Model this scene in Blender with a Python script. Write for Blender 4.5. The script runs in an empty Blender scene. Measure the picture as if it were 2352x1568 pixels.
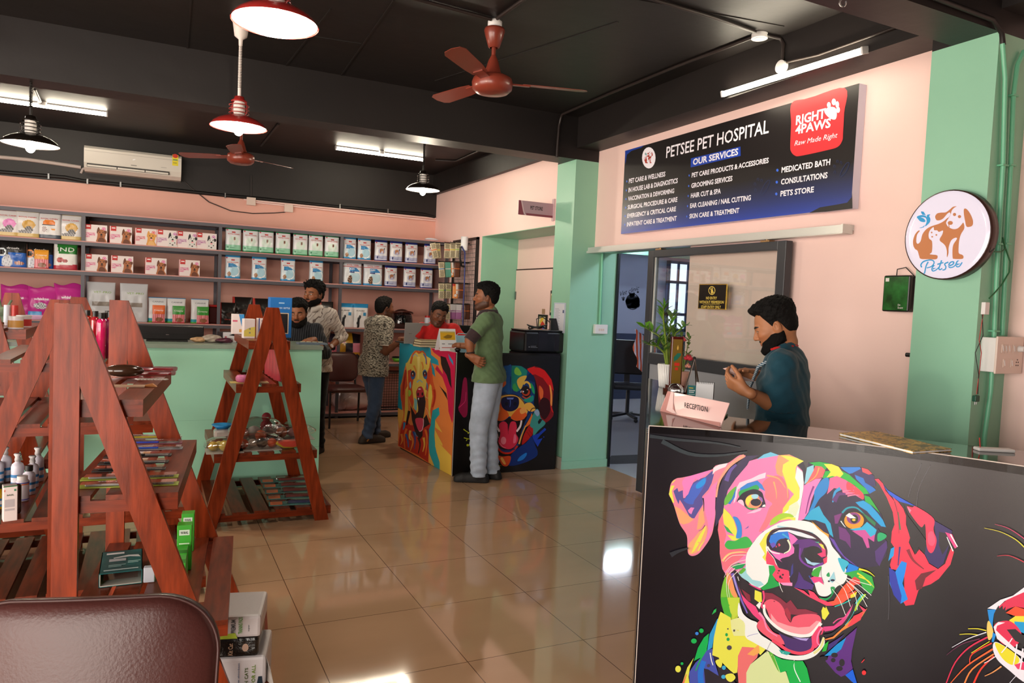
import bpy, bmesh, math, random
import numpy as np
from mathutils import Vector, Matrix, Euler
from mathutils.geometry import tessellate_polygon
random.seed(7)
S = bpy.context.scene
COL = S.collection
PI = math.pi
# ---------------------------------------------------------------- camera
FPX, YAW, PITCH, ROLL, EYE = 1683.4, .45768, .051888, .044812, 1.57     # focal length in pixels of the 2352 px wide frame
_f = Vector((math.sin(YAW)*math.cos(PITCH), math.cos(YAW)*math.cos(PITCH), -math.sin(PITCH)))
_r0 = Vector((math.cos(YAW), -math.sin(YAW), 0)); _u0 = _r0.cross(_f)
_r = _r0*math.cos(ROLL) + _u0*math.sin(ROLL); _u = _u0*math.cos(ROLL) - _r0*math.sin(ROLL)
CAM = Vector((0, 0, EYE))
cd = bpy.data.cameras.new('camera'); cam = bpy.data.objects.new('camera', cd); COL.objects.link(cam)
cd.sensor_fit = 'HORIZONTAL'; cd.sensor_width = 36; cd.lens = FPX*36/2352; cd.clip_start = .05; cd.clip_end = 200
M4 = Matrix.Identity(4)
for i in range(3):
    M4[i][0], M4[i][1], M4[i][2] = _r[i], _u[i], -_f[i]
cam.matrix_world = Matrix.Translation(CAM) @ M4
S.camera = cam
# measured directions of the photograph: where the line of sight of a pixel meets a plane of the place
def ray(x, y): return _f + _r*((x-1176)/FPX) - _u*((y-784)/FPX)
def onx(x, y, X): d = ray(x, y); return CAM + d*(X/d.x)
def ony(x, y, Y): d = ray(x, y); return CAM + d*(Y/d.y)
def onz(x, y, Z=0): d = ray(x, y); return CAM + d*((Z-EYE)/d.z)
def dep(x, y, D): return CAM + ray(x, y)*D
# ---------------------------------------------------------------- world, exposure
S.view_settings.view_transform = 'Standard'; S.view_settings.look = 'None'
S.view_settings.gamma = 1; S.view_settings.use_curve_mapping = False
S.view_settings.exposure = 0.55
S.cycles.use_denoising = True
S.cycles.max_bounces = 8; S.cycles.diffuse_bounces = 5; S.cycles.glossy_bounces = 4; S.cycles.transparent_max_bounces = 12; S.cycles.transmission_bounces = 6
S.cycles.sample_clamp_indirect = 6
S.cycles.caustics_reflective = False; S.cycles.caustics_refractive = False
W = bpy.data.worlds.new('world'); S.world = W; W.use_nodes = True
nt = W.node_tree; nt.nodes.clear()
wo = nt.nodes.new('ShaderNodeOutputWorld'); bg = nt.nodes.new('ShaderNodeBackground')
tc = nt.nodes.new('ShaderNodeTexCoord'); sp = nt.nodes.new('ShaderNodeSeparateXYZ'); rp = nt.nodes.new('ShaderNodeValToRGB')
nt.links.new(tc.outputs['Generated'], sp.inputs[0]); nt.links.new(sp.outputs['Z'], rp.inputs[0])
rp.color_ramp.elements[0].position = .47; rp.color_ramp.elements[0].color = (.42, .38, .34, 1)       # street below the horizon
rp.color_ramp.elements[1].position = .53; rp.color_ramp.elements[1].color = (.92, .96, 1, 1)         # bright overcast sky
nt.links.new(rp.outputs[0], bg.inputs['Color']); bg.inputs['Strength'].default_value = 16.0
nt.links.new(bg.outputs[0], wo.inputs[0])
# low hazy daylight that comes in through the shop front behind the camera
sl = bpy.data.lights.new('sun', 'SUN'); sl.energy = 0.0; sl.angle = math.radians(4); sl.color = (1, .96, .9)
sun = bpy.data.objects.new('sun', sl); COL.objects.link(sun); sun.rotation_euler = (math.radians(62), 0, math.radians(-35))
# portal of the glazed shop front (no light of its own: it only guides the sampling of the sky)
def portal(nm, loc, rot, sx, sy):
    pl = bpy.data.lights.new(nm, 'AREA'); pl.shape = 'RECTANGLE'; pl.size = sx; pl.size_y = sy; pl.cycles.is_portal = True
    po = bpy.data.objects.new(nm, pl); COL.objects.link(po); po.location = loc; po.rotation_euler = rot
portal('shop_front_portal', (-2.85, -1.3, 1.4), (PI/2, 0, 0), 3.9, 2.75); portal('side_front_portal', (-5.6, 2.1, 1.45), (0, -PI/2, 0), 2.9, 6.2)

# ---------------------------------------------------------------- helpers
def lin(c): return tuple((v/12.92 if v <= .04045 else ((v+.055)/1.055)**2.4) for v in c)
def hexc(h): h = h.lstrip('#'); return lin(tuple(int(h[i:i+2], 16)/255 for i in (0, 2, 4)))
MATS = {}
def mat(name, col, rough=.5, metal=0, spec=.5, noise=None, bump=None, emit=None, alpha=1, trans=0, coat=0, ior=1.45, sheen=0):
    """Principled material; noise = (scale, amount[, stretch xyz]) mottles the colour, bump = (scale, strength)."""
    if name in MATS: return MATS[name]
    m = bpy.data.materials.new(name); m.use_nodes = True; MATS[name] = m
    n = m.node_tree; b = n.nodes['Principled BSDF']
    c = hexc(col) if isinstance(col, str) else col
    b.inputs['Base Color'].default_value = (*c, 1); b.inputs['Roughness'].default_value = rough; b.inputs['Metallic'].default_value = metal
    b.inputs['Specular IOR Level'].default_value = spec; b.inputs['IOR'].default_value = ior
    b.inputs['Coat Weight'].default_value = coat; b.inputs['Coat Roughness'].default_value = .08
    b.inputs['Alpha'].default_value = alpha; b.inputs['Transmission Weight'].default_value = trans; b.inputs['Sheen Weight'].default_value = sheen
    if emit: b.inputs['Emission Color'].default_value = (*emit[0], 1); b.inputs['Emission Strength'].default_value = emit[1]
    if noise or bump:
        tc = n.nodes.new('ShaderNodeTexCoord'); mp = n.nodes.new('ShaderNodeMapping'); n.links.new(tc.outputs['Object'], mp.inputs[0])
        if noise and len(noise) > 2: mp.inputs['Scale'].default_value = noise[2]
    if noise:
        t = n.nodes.new('ShaderNodeTexNoise'); t.inputs['Scale'].default_value = noise[0]; t.inputs['Detail'].default_value = 5
        n.links.new(mp.outputs[0], t.inputs['Vector'])
        r = n.nodes.new('ShaderNodeValToRGB'); a = noise[1]
        r.color_ramp.elements[0].position = .3; r.color_ramp.elements[1].position = .72
        r.color_ramp.elements[0].color = (*[v*(1-a) for v in c], 1); r.color_ramp.elements[1].color = (*[min(1, v*(1+a)) for v in c], 1)
        n.links.new(t.outputs['Fac'], r.inputs[0]); n.links.new(r.outputs[0], b.inputs['Base Color'])
    if bump:
        t2 = n.nodes.new('ShaderNodeTexNoise'); t2.inputs['Scale'].default_value = bump[0]; t2.inputs['Detail'].default_value = 4
        n.links.new(mp.outputs[0], t2.inputs['Vector'])
        bp = n.nodes.new('ShaderNodeBump'); bp.inputs['Strength'].default_value = bump[1]; bp.inputs['Distance'].default_value = .01
        n.links.new(t2.outputs['Fac'], bp.inputs['Height']); n.links.new(bp.outputs[0], b.inputs['Normal'])
    return m
def mat_attr(name, rough=.5, spec=.5, bump=None, coat=0):
    """Printed or grown colour kept in the mesh attribute «Col»."""
    if name in MATS: return MATS[name]
    m = mat(name, (1, 1, 1), rough, spec=spec, bump=bump, coat=coat); n = m.node_tree
    a = n.nodes.new('ShaderNodeVertexColor'); a.layer_name = 'Col'
    n.links.new(a.outputs['Color'], n.nodes['Principled BSDF'].inputs['Base Color'])
    return m
def flat(h, rough=.45): return mat('ink_'+h.lstrip('#')+('' if rough == .45 else '_%d' % int(rough*100)), h, rough)
def emis(name, col, s):
    if name in MATS: return MATS[name]
    m = bpy.data.materials.new(name); m.use_nodes = True; MATS[name] = m; n = m.node_tree; n.nodes.clear()
    e = n.nodes.new('ShaderNodeEmission'); o = n.nodes.new('ShaderNodeOutputMaterial')
    e.inputs[0].default_value = (*col, 1); e.inputs[1].default_value = s; n.links.new(e.outputs[0], o.inputs[0]); return m
def glass(name, col=(1, 1, 1), rough=.02, amount=.12, tint=1.0):
    """Clear film or pane: mostly see-through, with the reflections of its surface."""
    if name in MATS: return MATS[name]
    m = bpy.data.materials.new(name); m.use_nodes = True; MATS[name] = m; n = m.node_tree; n.nodes.clear()
    t = n.nodes.new('ShaderNodeBsdfTransparent'); g = n.nodes.new('ShaderNodeBsdfGlossy'); x = n.nodes.new('ShaderNodeMixShader'); o = n.nodes.new('ShaderNodeOutputMaterial')
    fr = n.nodes.new('ShaderNodeLayerWeight'); fr.inputs[0].default_value = .5
    pw = n.nodes.new('ShaderNodeMath'); pw.operation = 'POWER'; pw.inputs[1].default_value = 5; n.links.new(fr.outputs['Facing'], pw.inputs[0])
    ma = n.nodes.new('ShaderNodeMath'); ma.operation = 'MULTIPLY_ADD'; ma.inputs[1].default_value = 1-amount; ma.inputs[2].default_value = amount; n.links.new(pw.outputs[0], ma.inputs[0])
    t.inputs[0].default_value = (*[c*tint for c in col], 1); g.inputs['Roughness'].default_value = rough; g.inputs['Color'].default_value = (1, 1, 1, 1)
    n.links.new(ma.outputs[0], x.inputs[0]); n.links.new(t.outputs[0], x.inputs[1]); n.links.new(g.outputs[0], x.inputs[2]); n.links.new(x.outputs[0], o.inputs[0]); return m

class MB:
    """Collects shapes into one mesh; every shape may carry its own material slot."""
    def __init__(s): s.v, s.f, s.m, s.sm = [], [], [], []
    def add(s, vs, fs, mi=0, smooth=False, M=None):
        o = len(s.v)
        s.v += [tuple(M @ Vector(v)) for v in vs] if M is not None else [tuple(v) for v in vs]
        s.f += [tuple(i+o for i in f) for f in fs]; s.m += [mi]*len(fs); s.sm += [smooth]*len(fs); return s
    def box(s, x0, x1, y0, y1, z0, z1, mi=0, bev=0, M=None):
        if bev <= 0:
            v = [(x0,y0,z0),(x1,y0,z0),(x1,y1,z0),(x0,y1,z0),(x0,y0,z1),(x1,y0,z1),(x1,y1,z1),(x0,y1,z1)]
            return s.add(v, [(0,3,2,1),(4,5,6,7),(0,1,5,4),(1,2,6,5),(2,3,7,6),(3,0,4,7)], mi, False, M)
        bm = bmesh.new(); bmesh.ops.create_cube(bm, size=1)
        for q in bm.verts: q.co = Vector(((x0+x1)/2+q.co.x*(x1-x0), (y0+y1)/2+q.co.y*(y1-y0), (z0+z1)/2+q.co.z*(z1-z0)))
        bmesh.ops.bevel(bm, geom=bm.edges[:], offset=bev, segments=2, profile=.5, affect='EDGES')
        bm.verts.index_update(); s.add([q.co[:] for q in bm.verts], [[q.index for q in f.verts] for f in bm.faces], mi, False, M); bm.free(); return s
    def bar(s, a, b, w, t, up=(0, 0, 1), mi=0, bev=0):
        """Board from a to b, w wide across, t thick along «up»."""
        a, b = Vector(a), Vector(b); z = (b-a); L = z.length; z.normalize(); y = Vector(up); y = (y - z*y.dot(z)).normalized(); x = y.cross(z)
        M = Matrix(((x.x,y.x,z.x,a.x),(x.y,y.y,z.y,a.y),(x.z,y.z,z.z,a.z),(0,0,0,1)))
        return s.box(-w/2, w/2, -t/2, t/2, 0, L, mi, bev, M)
    def ring(s, pts, r, seg=10, mi=0, cap=True, smooth=True, closed=False):
        """Tube along a path; r a number or one radius per point."""
        pts = [Vector(p) for p in pts]; n = len(pts); rs = r if hasattr(r, '__len__') else [r]*n
        vs, fs = [], []; prev = None
        for i, p in enumerate(pts):
            a = pts[(i-1) % n] if (i > 0 or closed) else p; b = pts[(i+1) % n] if (i < n-1 or closed) else p
            d = (b-a).normalized()
            if prev is None: prev = Vector((0, 0, 1)) if abs(d.z) < .9 else Vector((1, 0, 0))
            x = (prev - d*prev.dot(d)).normalized(); prev = x; y = d.cross(x)
            for k in range(seg):
                t = 2*PI*k/seg; vs.append(p + (x*math.cos(t)+y*math.sin(t))*rs[i])
        for i in range(n if closed else n-1):
            j = (i+1) % n
            for k in range(seg): fs.append((i*seg+k, i*seg+(k+1) % seg, j*seg+(k+1) % seg, j*seg+k))
        s.add(vs, fs, mi, smooth)
        if cap and not closed:
            s.add(vs[:seg], [tuple(range(seg))[::-1]], mi); s.add(vs[-seg:], [tuple(range(seg))], mi)
        return s
    def cyl(s, a, b, r, r2=None, seg=20, mi=0, smooth=True): return s.ring([a, b], [r, r if r2 is None else r2], seg, mi, True, smooth)
    def lathe(s, prof, c=(0, 0, 0), seg=32, mi=0, smooth=True, M=None):
        """prof: (radius, z) pairs."""
        vs, fs = [], []
        for (r, z) in prof:
            for k in range(seg): t = 2*PI*k/seg; vs.append((c[0]+r*math.cos(t), c[1]+r*math.sin(t), c[2]+z))
        for i in range(len(prof)-1):
            for k in range(seg): fs.append((i*seg+k, i*seg+(k+1) % seg, (i+1)*seg+(k+1) % seg, (i+1)*seg+k))
        return s.add(vs, fs, mi, smooth, M)
    def ball(s, c, r, seg=16, rings=10, mi=0, M=None):
        rx, ry, rz = r if hasattr(r, '__len__') else (r, r, r); vs, fs = [], []
        for i in range(rings+1):
            p = PI*i/rings
            for k in range(seg): t = 2*PI*k/seg; vs.append((c[0]+rx*math.sin(p)*math.cos(t), c[1]+ry*math.sin(p)*math.sin(t), c[2]-rz*math.cos(p)))
        for i in range(rings):
            for k in range(seg): fs.append((i*seg+k, i*seg+(k+1) % seg, (i+1)*seg+(k+1) % seg, (i+1)*seg+k))
        return s.add(vs, fs, mi, True, M)
    def poly(s, pts, mi=0, M=None):
        """Flat polygon of 3-D points, concave allowed."""
        pts = [Vector(p) for p in pts]
        return s.add(pts, [tuple(t) for t in tessellate_polygon([pts])], mi, False, M)
    def prism(s, pts2, y0, y1, mi=0, M=None):
        """Outline in x,z pushed from y0 to y1."""
        n = len(pts2); a = [Vector((p[0], y0, p[1])) for p in pts2]; b = [Vector((p[0], y1, p[1])) for p in pts2]
        t = tessellate_polygon([[Vector((p[0], p[1], 0)) for p in pts2]])
        return s.add(a+b, [tuple(q) for q in t] + [tuple(i+n for i in q) for q in t] + [(i, (i+1) % n, n+(i+1) % n, n+i) for i in range(n)], mi, False, M)
    def build(s, name, mats, parent=None, loc=None, fix=True):
        me = bpy.data.meshes.new(name); me.from_pydata(s.v, [], s.f)
        for q in (mats if isinstance(mats, (list, tuple)) else [mats]): me.materials.append(q)
        me.polygons.foreach_set('material_index', s.m); me.polygons.foreach_set('use_smooth', s.sm)
        if fix:
            bm = bmesh.new(); bm.from_mesh(me); bmesh.ops.recalc_face_normals(bm, faces=bm.faces); bm.to_mesh(me); bm.free()
        me.update(); o = bpy.data.objects.new(name, me); COL.objects.link(o)
        if parent is not None: o.parent = parent
        if loc is not None: o.location = loc
        return o
def link_mesh(name, me, parent=None): o = bpy.data.objects.new(name, me); COL.objects.link(o); o.parent = parent; return o
def tag(o, label=None, cat=None, group=None, kind=None):
    if label: o['label'] = label
    if cat: o['category'] = cat
    if group: o['group'] = group
    if kind: o['kind'] = kind
    return o
def thing(name, label, cat, loc=(0, 0, 0), rz=0, group=None):
    o = bpy.data.objects.new(name, None); COL.objects.link(o); o.empty_display_size = .1
    o.location = loc; o.rotation_euler = (0, 0, rz); return tag(o, label, cat, group)
def struct(o): o['kind'] = 'structure'; return o
def copy_tree(o, parent=None):
    c = o.copy(); COL.objects.link(c)
    if parent is not None: c.parent = parent
    for ch in list(o.children): copy_tree(ch, c)
    return c
def dup(o, loc=None, rz=None, label=None, group=None):
    c = copy_tree(o)
    if loc is not None: c.location = loc
    if rz is not None: c.rotation_euler = (0, 0, rz)
    return tag(c, label, None, group)
# lettering: 2-D triangles of the built-in font
_T = {}
def glyphs(txt, bold=.0, shear=0, space=1):
    k = (txt, bold, shear, space)
    if k not in _T:
        c = bpy.data.curves.new('t', 'FONT'); c.body = txt; c.size = 1; c.offset = bold; c.shear = shear; c.resolution_u = 2; c.space_character = space; c.align_x = 'LEFT'
        o = bpy.data.objects.new('t', c); COL.objects.link(o); dg = bpy.context.evaluated_depsgraph_get(); dg.update()
        me = bpy.data.meshes.new_from_object(o.evaluated_get(dg)); bpy.data.objects.remove(o); bpy.data.curves.remove(c)
        v = np.array([q.co[:2] for q in me.vertices]).reshape(-1, 2); f = [tuple(p.vertices) for p in me.polygons]; bpy.data.meshes.remove(me)
        if len(v):
            h = .73; v = v - np.array([v[:, 0].min(), 0]); v = v/h          # capital height becomes 1
        _T[k] = (v, f)
    return _T[k]
def put_text(mb, txt, place, x, y, h, w=None, bold=.0, mi=0, align='l', shear=0, rot=0, space=1):
    """Lettering with capital height h at (x, y) of a surface; place(u, v) gives the 3-D point; w forces the line's width."""
    v, f = glyphs(txt, bold, shear, space)
    if not len(v): return
    W0 = v[:, 0].max(); sx = (w/W0) if w else h; ww = W0*sx
    ox = {'l': 0, 'c': -ww/2, 'r': -ww}[align]; cr, sr = math.cos(rot), math.sin(rot)
    pts = []
    for a, b in v: p, q = a*sx+ox, b*h; pts.append(place(x+p*cr-q*sr, y+p*sr+q*cr))
    mb.add(pts, f, mi)
def smooth_closed(pts, n=5, tight=.5):
    """Closed Catmull-Rom through pts."""
    P = [Vector((p[0], p[1])) for p in pts]; N = len(P); out = []
    for i in range(N):
        a, b, c, d = P[(i-1) % N], P[i], P[(i+1) % N], P[(i+2) % N]
        for k in range(n):
            t = k/n; out.append(tuple(b + (c-a)*tight*t + (a*2*tight+b*(tight-3)+c*(3-2*tight)-d*tight)*t*t + (-a*tight+b*(2-tight)+c*(tight-2)+d*tight)*t**3))
    return out
def disc2(cx, cy, rx, ry=None, n=20, a=0):
    ry = ry or rx; return [(cx+rx*math.cos(t)*math.cos(a)-ry*math.sin(t)*math.sin(a), cy+rx*math.cos(t)*math.sin(a)+ry*math.sin(t)*math.cos(a)) for t in [2*PI*i/n for i in range(n)]]
def stroke2(pts, w0, w1=None, n=4):
    """Tapering brush stroke along pts as an outline."""
    w1 = w0 if w1 is None else w1; P = [Vector(p) for p in pts]
    if len(P) > 2:
        Q = []
        for i in range(len(P)-1):
            a, b, c, d = P[max(i-1, 0)], P[i], P[i+1], P[min(i+2, len(P)-1)]
            for k in range(n): t = k/n; Q.append(b + (c-a)*.5*t + (a*2-b*5+c*4-d)*.5*t*t + (b*3-a-c*3+d)*.5*t**3)
        P = Q+[P[-1]]
    L, R_ = [], []
    for i, p in enumerate(P):
        d = (P[min(i+1, len(P)-1)]-P[max(i-1, 0)]).normalized(); w = (w0+(w1-w0)*i/(len(P)-1))/2; nn = Vector((-d.y, d.x))*w; L.append(tuple(p+nn)); R_.append(tuple(p-nn))
    return L+R_[::-1]
# ================================================================= the room
XR, XP, YB, HC = 3.81, 3.62, 10.0, 3.34      # hospital wall, pet store wall, back wall, ceiling
pink = mat('pink_paint', '#efcdc5', .55, noise=(1.3, .03), bump=(60, .03))
green = mat('green_paint', '#8fc4a8', .42, noise=(2, .04), bump=(40, .04))
black = mat('black_paint', '#1b1615', .5, noise=(1.5, .12), bump=(6, .25))
# floor: polished beige tiles of 0.6 m with fine joints
fm = mat('floor_tile', '#b08a6c', .06, spec=.55); n_ = fm.node_tree; b_ = n_.nodes['Principled BSDF']
tcf = n_.nodes.new('ShaderNodeTexCoord'); mpf = n_.nodes.new('ShaderNodeMapping'); n_.links.new(tcf.outputs['Object'], mpf.inputs[0])
mpf.inputs['Location'].default_value = (-.083, -.44, 0)
br = n_.nodes.new('ShaderNodeTexBrick'); br.offset = 0; br.inputs['Scale'].default_value = 1; br.inputs['Brick Width'].default_value = .59; br.inputs['Row Height'].default_value = .605
br.inputs['Mortar Size'].default_value = .0022; br.inputs['Color1'].default_value = (*hexc('#c09a7a'), 1); br.inputs['Color2'].default_value = (*hexc('#bb9676'), 1); br.inputs['Mortar'].default_value = (*hexc('#6b4f3c'), 1)
n_.links.new(mpf.outputs[0], br.inputs['Vector'])
tn = n_.nodes.new('ShaderNodeTexNoise'); tn.inputs['Scale'].default_value = 1.1; tn.inputs['Detail'].default_value = 6
mp2 = n_.nodes.new('ShaderNodeMapping'); mp2.inputs['Scale'].default_value = (1, 3.2, 1); n_.links.new(tcf.outputs['Object'], mp2.inputs[0]); n_.links.new(mp2.outputs[0], tn.inputs['Vector'])
mx = n_.nodes.new('ShaderNodeMix'); mx.data_type = 'RGBA'; mx.blend_type = 'MULTIPLY'; mx.inputs[0].default_value = .35
rr = n_.nodes.new('ShaderNodeValToRGB'); rr.color_ramp.elements[0].position = .3; rr.color_ramp.elements[0].color = (.72, .7, .68, 1); rr.color_ramp.elements[1].position = .7; rr.color_ramp.elements[1].color = (1, 1, 1, 1)
n_.links.new(tn.outputs['Fac'], rr.inputs[0]); n_.links.new(br.outputs['Color'], mx.inputs[6]); n_.links.new(rr.outputs[0], mx.inputs[7]); n_.links.new(mx.outputs[2], b_.inputs['Base Color'])
struct(MB().box(-5.6, 4.06, -1.4, 10.2, -.12, 0).build('floor', fm))
struct(MB().box(-5.6, 8.4, -1.4, 10.2, HC, HC+.15).build('ceiling', black))
# raised joint lines of the shuttering in the black soffit, and the painted conduits are built further down
# back wall: pink below, painted black above 2.75 m
struct(MB().box(-5.6, XP, YB, YB+.2, 0, 2.745).build('wall_back', mat('pink_paint_dim_light', '#dda898', .6, noise=(1.2, .05), bump=(60, .03))))  # same pink paint, deepened to carry the dimmer light at the back
struct(MB().box(-5.6, XP, YB-.012, YB+.2, 2.745, HC).build('wall_back_black_band', black))
struct(MB().box(-5.8, -5.6, 5.2, 10.2, 0, HC).box(-5.8, -5.6, -1.4, -1.0, 0, HC).box(-5.8, -5.6, -1.0, 5.2, 2.9, HC).build('wall_left', pink))
# shop front behind the camera: open glazing between a low sill, a head and two piers
MBf = MB().box(-5.6, -4.8, -1.5, -1.3, 0, HC).box(-.9, 4.0, -1.5, -1.3, 0, HC).box(-4.8, -.9, -1.5, -1.3, 2.75, HC)
struct(MBf.build('wall_front', mat('front_wall_dark', '#3a302c', .6)))
# pet store part of the right wall with the green-lined niche
y0, y1, zl = 6.55, 8.31, 2.375
wp = MB().box(XP, XP+.5, y1, YB, 0, HC).box(XP, XP+.5, 6.38, y1, zl, HC)
struct(wp.build('wall_pet_store', pink))
rev = MB().box(XP+.004, XP+.5, y1-.004, y1+.02, 0, zl).box(XP+.004, XP+.5, 6.38, y1, zl-.006, zl+.02)
struct(rev.build('trim_1', green))                                       # green reveal of the niche
nb = MB().box(XP+.5, XP+.6, 6.3, YB, 0, 2.6); struct(nb.build('wall_niche', pink))
# flush pink door in the niche
dn = MB().box(XP+.484, XP+.499, 7.36, 8.3, 0, 1.985); door = struct(dn.build('door_1', pink))
gap = mat('shadow_gap', '#3a2622', .8)
MB().box(XP+.4835, XP+.4995, 7.345, 7.36, 0, 2.0).box(XP+.4835, XP+.4995, 7.36, 8.3, 1.985, 2.0).build('door_gap', gap, door)
MB().box(XP+.478, XP+.492, 8.27, 8.3, 1.62, 1.72).box(XP+.478, XP+.492, 8.27, 8.3, .3, .4).build('hinge', mat('steel', '#9b9b9b', .3, 1), door)
# green pillar between the two shops
pc = MB().box(3.56, XR+.27, 6.03, 6.38, 0, 2.95).box(3.545, XR+.275, 6.015, 6.38, 0, .075)
struct(pc.build('pillar', green)); struct(MB().box(3.538, 3.544, 6.01, 6.38, 0.001, .115).build('trim_2', mat('bare_plaster', '#a8a092', .7)))
struct(MB().box(3.56, XR+.1, 6.031, 6.38, 2.95, HC).build('pillar_head', black))
# hospital wall with the sliding door's opening
yo0, yo1, zo = 4.62, 6.03, 2.10
hw = MB().box(XR, XR+.2, -1.4, yo0, 0, HC).box(XR, XR+.2, yo0, 6.03, zo, HC); struct(hw.build('wall_right', pink))
struct(MB().box(XR+.02, XR+.205, yo0, 6.03, zo-.006, zo+.003).box(XR+.02, XR+.205, yo0-.003, yo0+.006, 0, zo).build('trim_3', green))
# green column beside the reception, pushed out of the wall
cx0 = 3.66; cy1 = 2.70; cy0 = 2.12
# ---- black concrete beams
struct(MB().box(-5.6, 3.56, 6.03, 6.29, 2.95, HC).build('beam_middle', black))
struct(MB().box(3.56, XR, -1.3, 6.03, 3.055, HC).box(XP-.06, XP+.1, 6.38, YB, 3.065, HC).build('beam_right', black))
# ================================================================= painted pictures and prints
class Print:
    """Flat coloured shapes laid over a surface: place(u, v, lift) gives the 3-D point. Each shape lies a hair above the one before."""
    def __init__(s, place, off=(0, 0), sc=1, step=.00004, lift=.0006, fine=None):
        s.place, s.off, s.sc, s.step, s.lift, s.fine = place, off, sc, step, lift, fine; s.v, s.f, s.c = [], [], []
    def tile(s, ox, oy, sc): s.off, s.sc = (ox, oy), sc; return s
    def pt(s, p): return s.place(s.off[0]+p[0]/s.sc, s.off[1]+p[1]/s.sc, s.lift)
    def raw(s, pts, tris, col):
        if s.fine:                                   # follow a curved surface: split long edges
            pts = [(p[0], p[1]) for p in pts]; lim = (s.fine*s.sc)**2; mid = {}; todo = [tuple(t) for t in tris]; tris = []
            while todo:
                t = todo.pop(); L = [(pts[t[i]][0]-pts[t[(i+1) % 3]][0])**2+(pts[t[i]][1]-pts[t[(i+1) % 3]][1])**2 for i in range(3)]; i = L.index(max(L))
                if L[i] <= lim: tris.append(t); continue
                a, b, c = t[i], t[(i+1) % 3], t[(i+2) % 3]; k = (min(a, b), max(a, b))
                if k not in mid: mid[k] = len(pts); pts.append(((pts[a][0]+pts[b][0])/2, (pts[a][1]+pts[b][1])/2))
                m = mid[k]; todo += [(a, m, c), (m, b, c)]
        o = len(s.v); s.v += [tuple(s.pt(p)) for p in pts]; s.f += [tuple(i+o for i in t) for t in tris]; s.c += [hexc(col)]*len(tris); s.lift += s.step
    def p(s, col, *xy):
        pts = [Vector((xy[i], xy[i+1], 0)) for i in range(0, len(xy), 2)]; s.raw(pts, tessellate_polygon([pts]), col); return s
    def q(s, pts, col): return s.p(col, *[c for p in pts for c in p])
    def s_(s, col, *xy): return s.q(smooth_closed([(xy[i], xy[i+1]) for i in range(0, len(xy), 2)]), col)
    def k(s, col, w0, w1, *xy): return s.q(stroke2([(xy[i], xy[i+1]) for i in range(0, len(xy), 2)], w0, w1), col)
    def d(s, col, cx, cy, rx, ry=None): return s.q(disc2(cx, cy, rx, ry), col)
    def t(s, col, txt, x, y, h, w=None, bold=.0, align='l', shear=0, rot=0, space=1):
        """Lettering; y runs down the picture like the traced shapes."""
        v, f = glyphs(txt, bold, shear, space)
        if not len(v): return s
        W0 = v[:, 0].max(); sx = (w/W0) if w else h; ox = {'l': 0, 'c': -W0*sx/2, 'r': -W0*sx}[align]; cr, sr = math.cos(rot), math.sin(rot); o = len(s.v)
        for a, b in v: p_, q_ = a*sx+ox, b*h; s.v.append(tuple(s.pt((x+p_*cr+q_*sr, y+p_*sr-q_*cr))))
        s.f += [tuple(i+o for i in q) for q in f]; s.c += [hexc(col)]*len(f); s.lift += s.step; return s
    def build(s, name, m, parent=None):
        me = bpy.data.meshes.new(name); me.from_pydata(s.v, [], s.f); me.materials.append(m)
        at = me.color_attributes.new('Col', 'FLOAT_COLOR', 'CORNER'); col = np.ones((len(me.loops), 4), 'f'); i = 0
        for p in me.polygons: col[p.loop_start:p.loop_start+p.loop_total, :3] = s.c[p.index]
        at.data.foreach_set('color', col.ravel()); me.update(); return link_mesh(name, me, parent)
vinyl = mat_attr('printed_vinyl', .32, .5, bump=(14, .05))
matte_print = mat_attr('matte_print', .5, .4)
foil_print = mat_attr('foil_print', .28, .5, bump=(30, .1))
# ================================================================= reception counter with its dog mural
HR = 1.11
F0, F1, F2 = onz(1491, 977, HR), onz(1980, 1020, HR), onz(2352, 1070, HR)
def front_line(n=40):
    """Slightly bowed front edge of the counter in plan, carried on beyond the frame."""
    a, b, c = [Vector((p.x, p.y)) for p in (F0, F1, F2)]; L1 = (b-a).length; L2 = L1+(c-b).length; out = []
    for i in range(n+1):
        t = i/n*(L2+.42)
        l0 = (t-L1)*(t-L2)/(L1*L2); l1 = t*(t-L2)/(L1*(L1-L2)); l2 = t*(t-L1)/(L2*(L2-L1)); out.append(a*l0+b*l1+c*l2)
    return out
FL = front_line()
def on_front(x, y, lift=0):
    """Point of the bowed front panel that a traced mark of the mural lies on, lifted off it."""
    d = ray(x, y); best = None
    for i in range(len(FL)-1):
        p, q = FL[i], FL[i+1]; e = q-p; det = d.x*(-e.y)+e.x*d.y
        if abs(det) < 1e-9: continue
        t = (p.x*(-e.y)+e.x*p.y)/det; u = (d.x*p.y-d.y*p.x)/det
        if (-.2 if i == 0 else -1e-6) <= u <= (1.5 if i == len(FL)-2 else 1+1e-6) and t > 0:
            nrm = Vector((e.y, -e.x)).normalized(); nrm = -nrm if nrm.dot(p) > 0 else nrm
            best = CAM + d*t; best.x += nrm.x*lift; best.y += nrm.y*lift; break
    return best
rc = thing('reception_counter', 'dark glossy reception counter painted with a rainbow-coloured dog', 'counter', (F0.x, F0.y, 0))
O_ = Vector((F0.x, F0.y, 0))
mural_black = mat('mural_black', '#17131c', .22, noise=(3, .25), bump=(5, .04), spec=.5)
laminate = mat('dark_laminate', '#1d1715', .06, spec=.7)
chrome = mat('chrome', '#c8c8cc', .2, 1)
LB = onz(1487, 868, HR); LBv = Vector((LB.x, LB.y)); sd = (LBv-FL[0]).normalized()          # far end of the left wing
inn = Vector((sd.y, -sd.x))                                                                 # towards the inside of the counter
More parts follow.
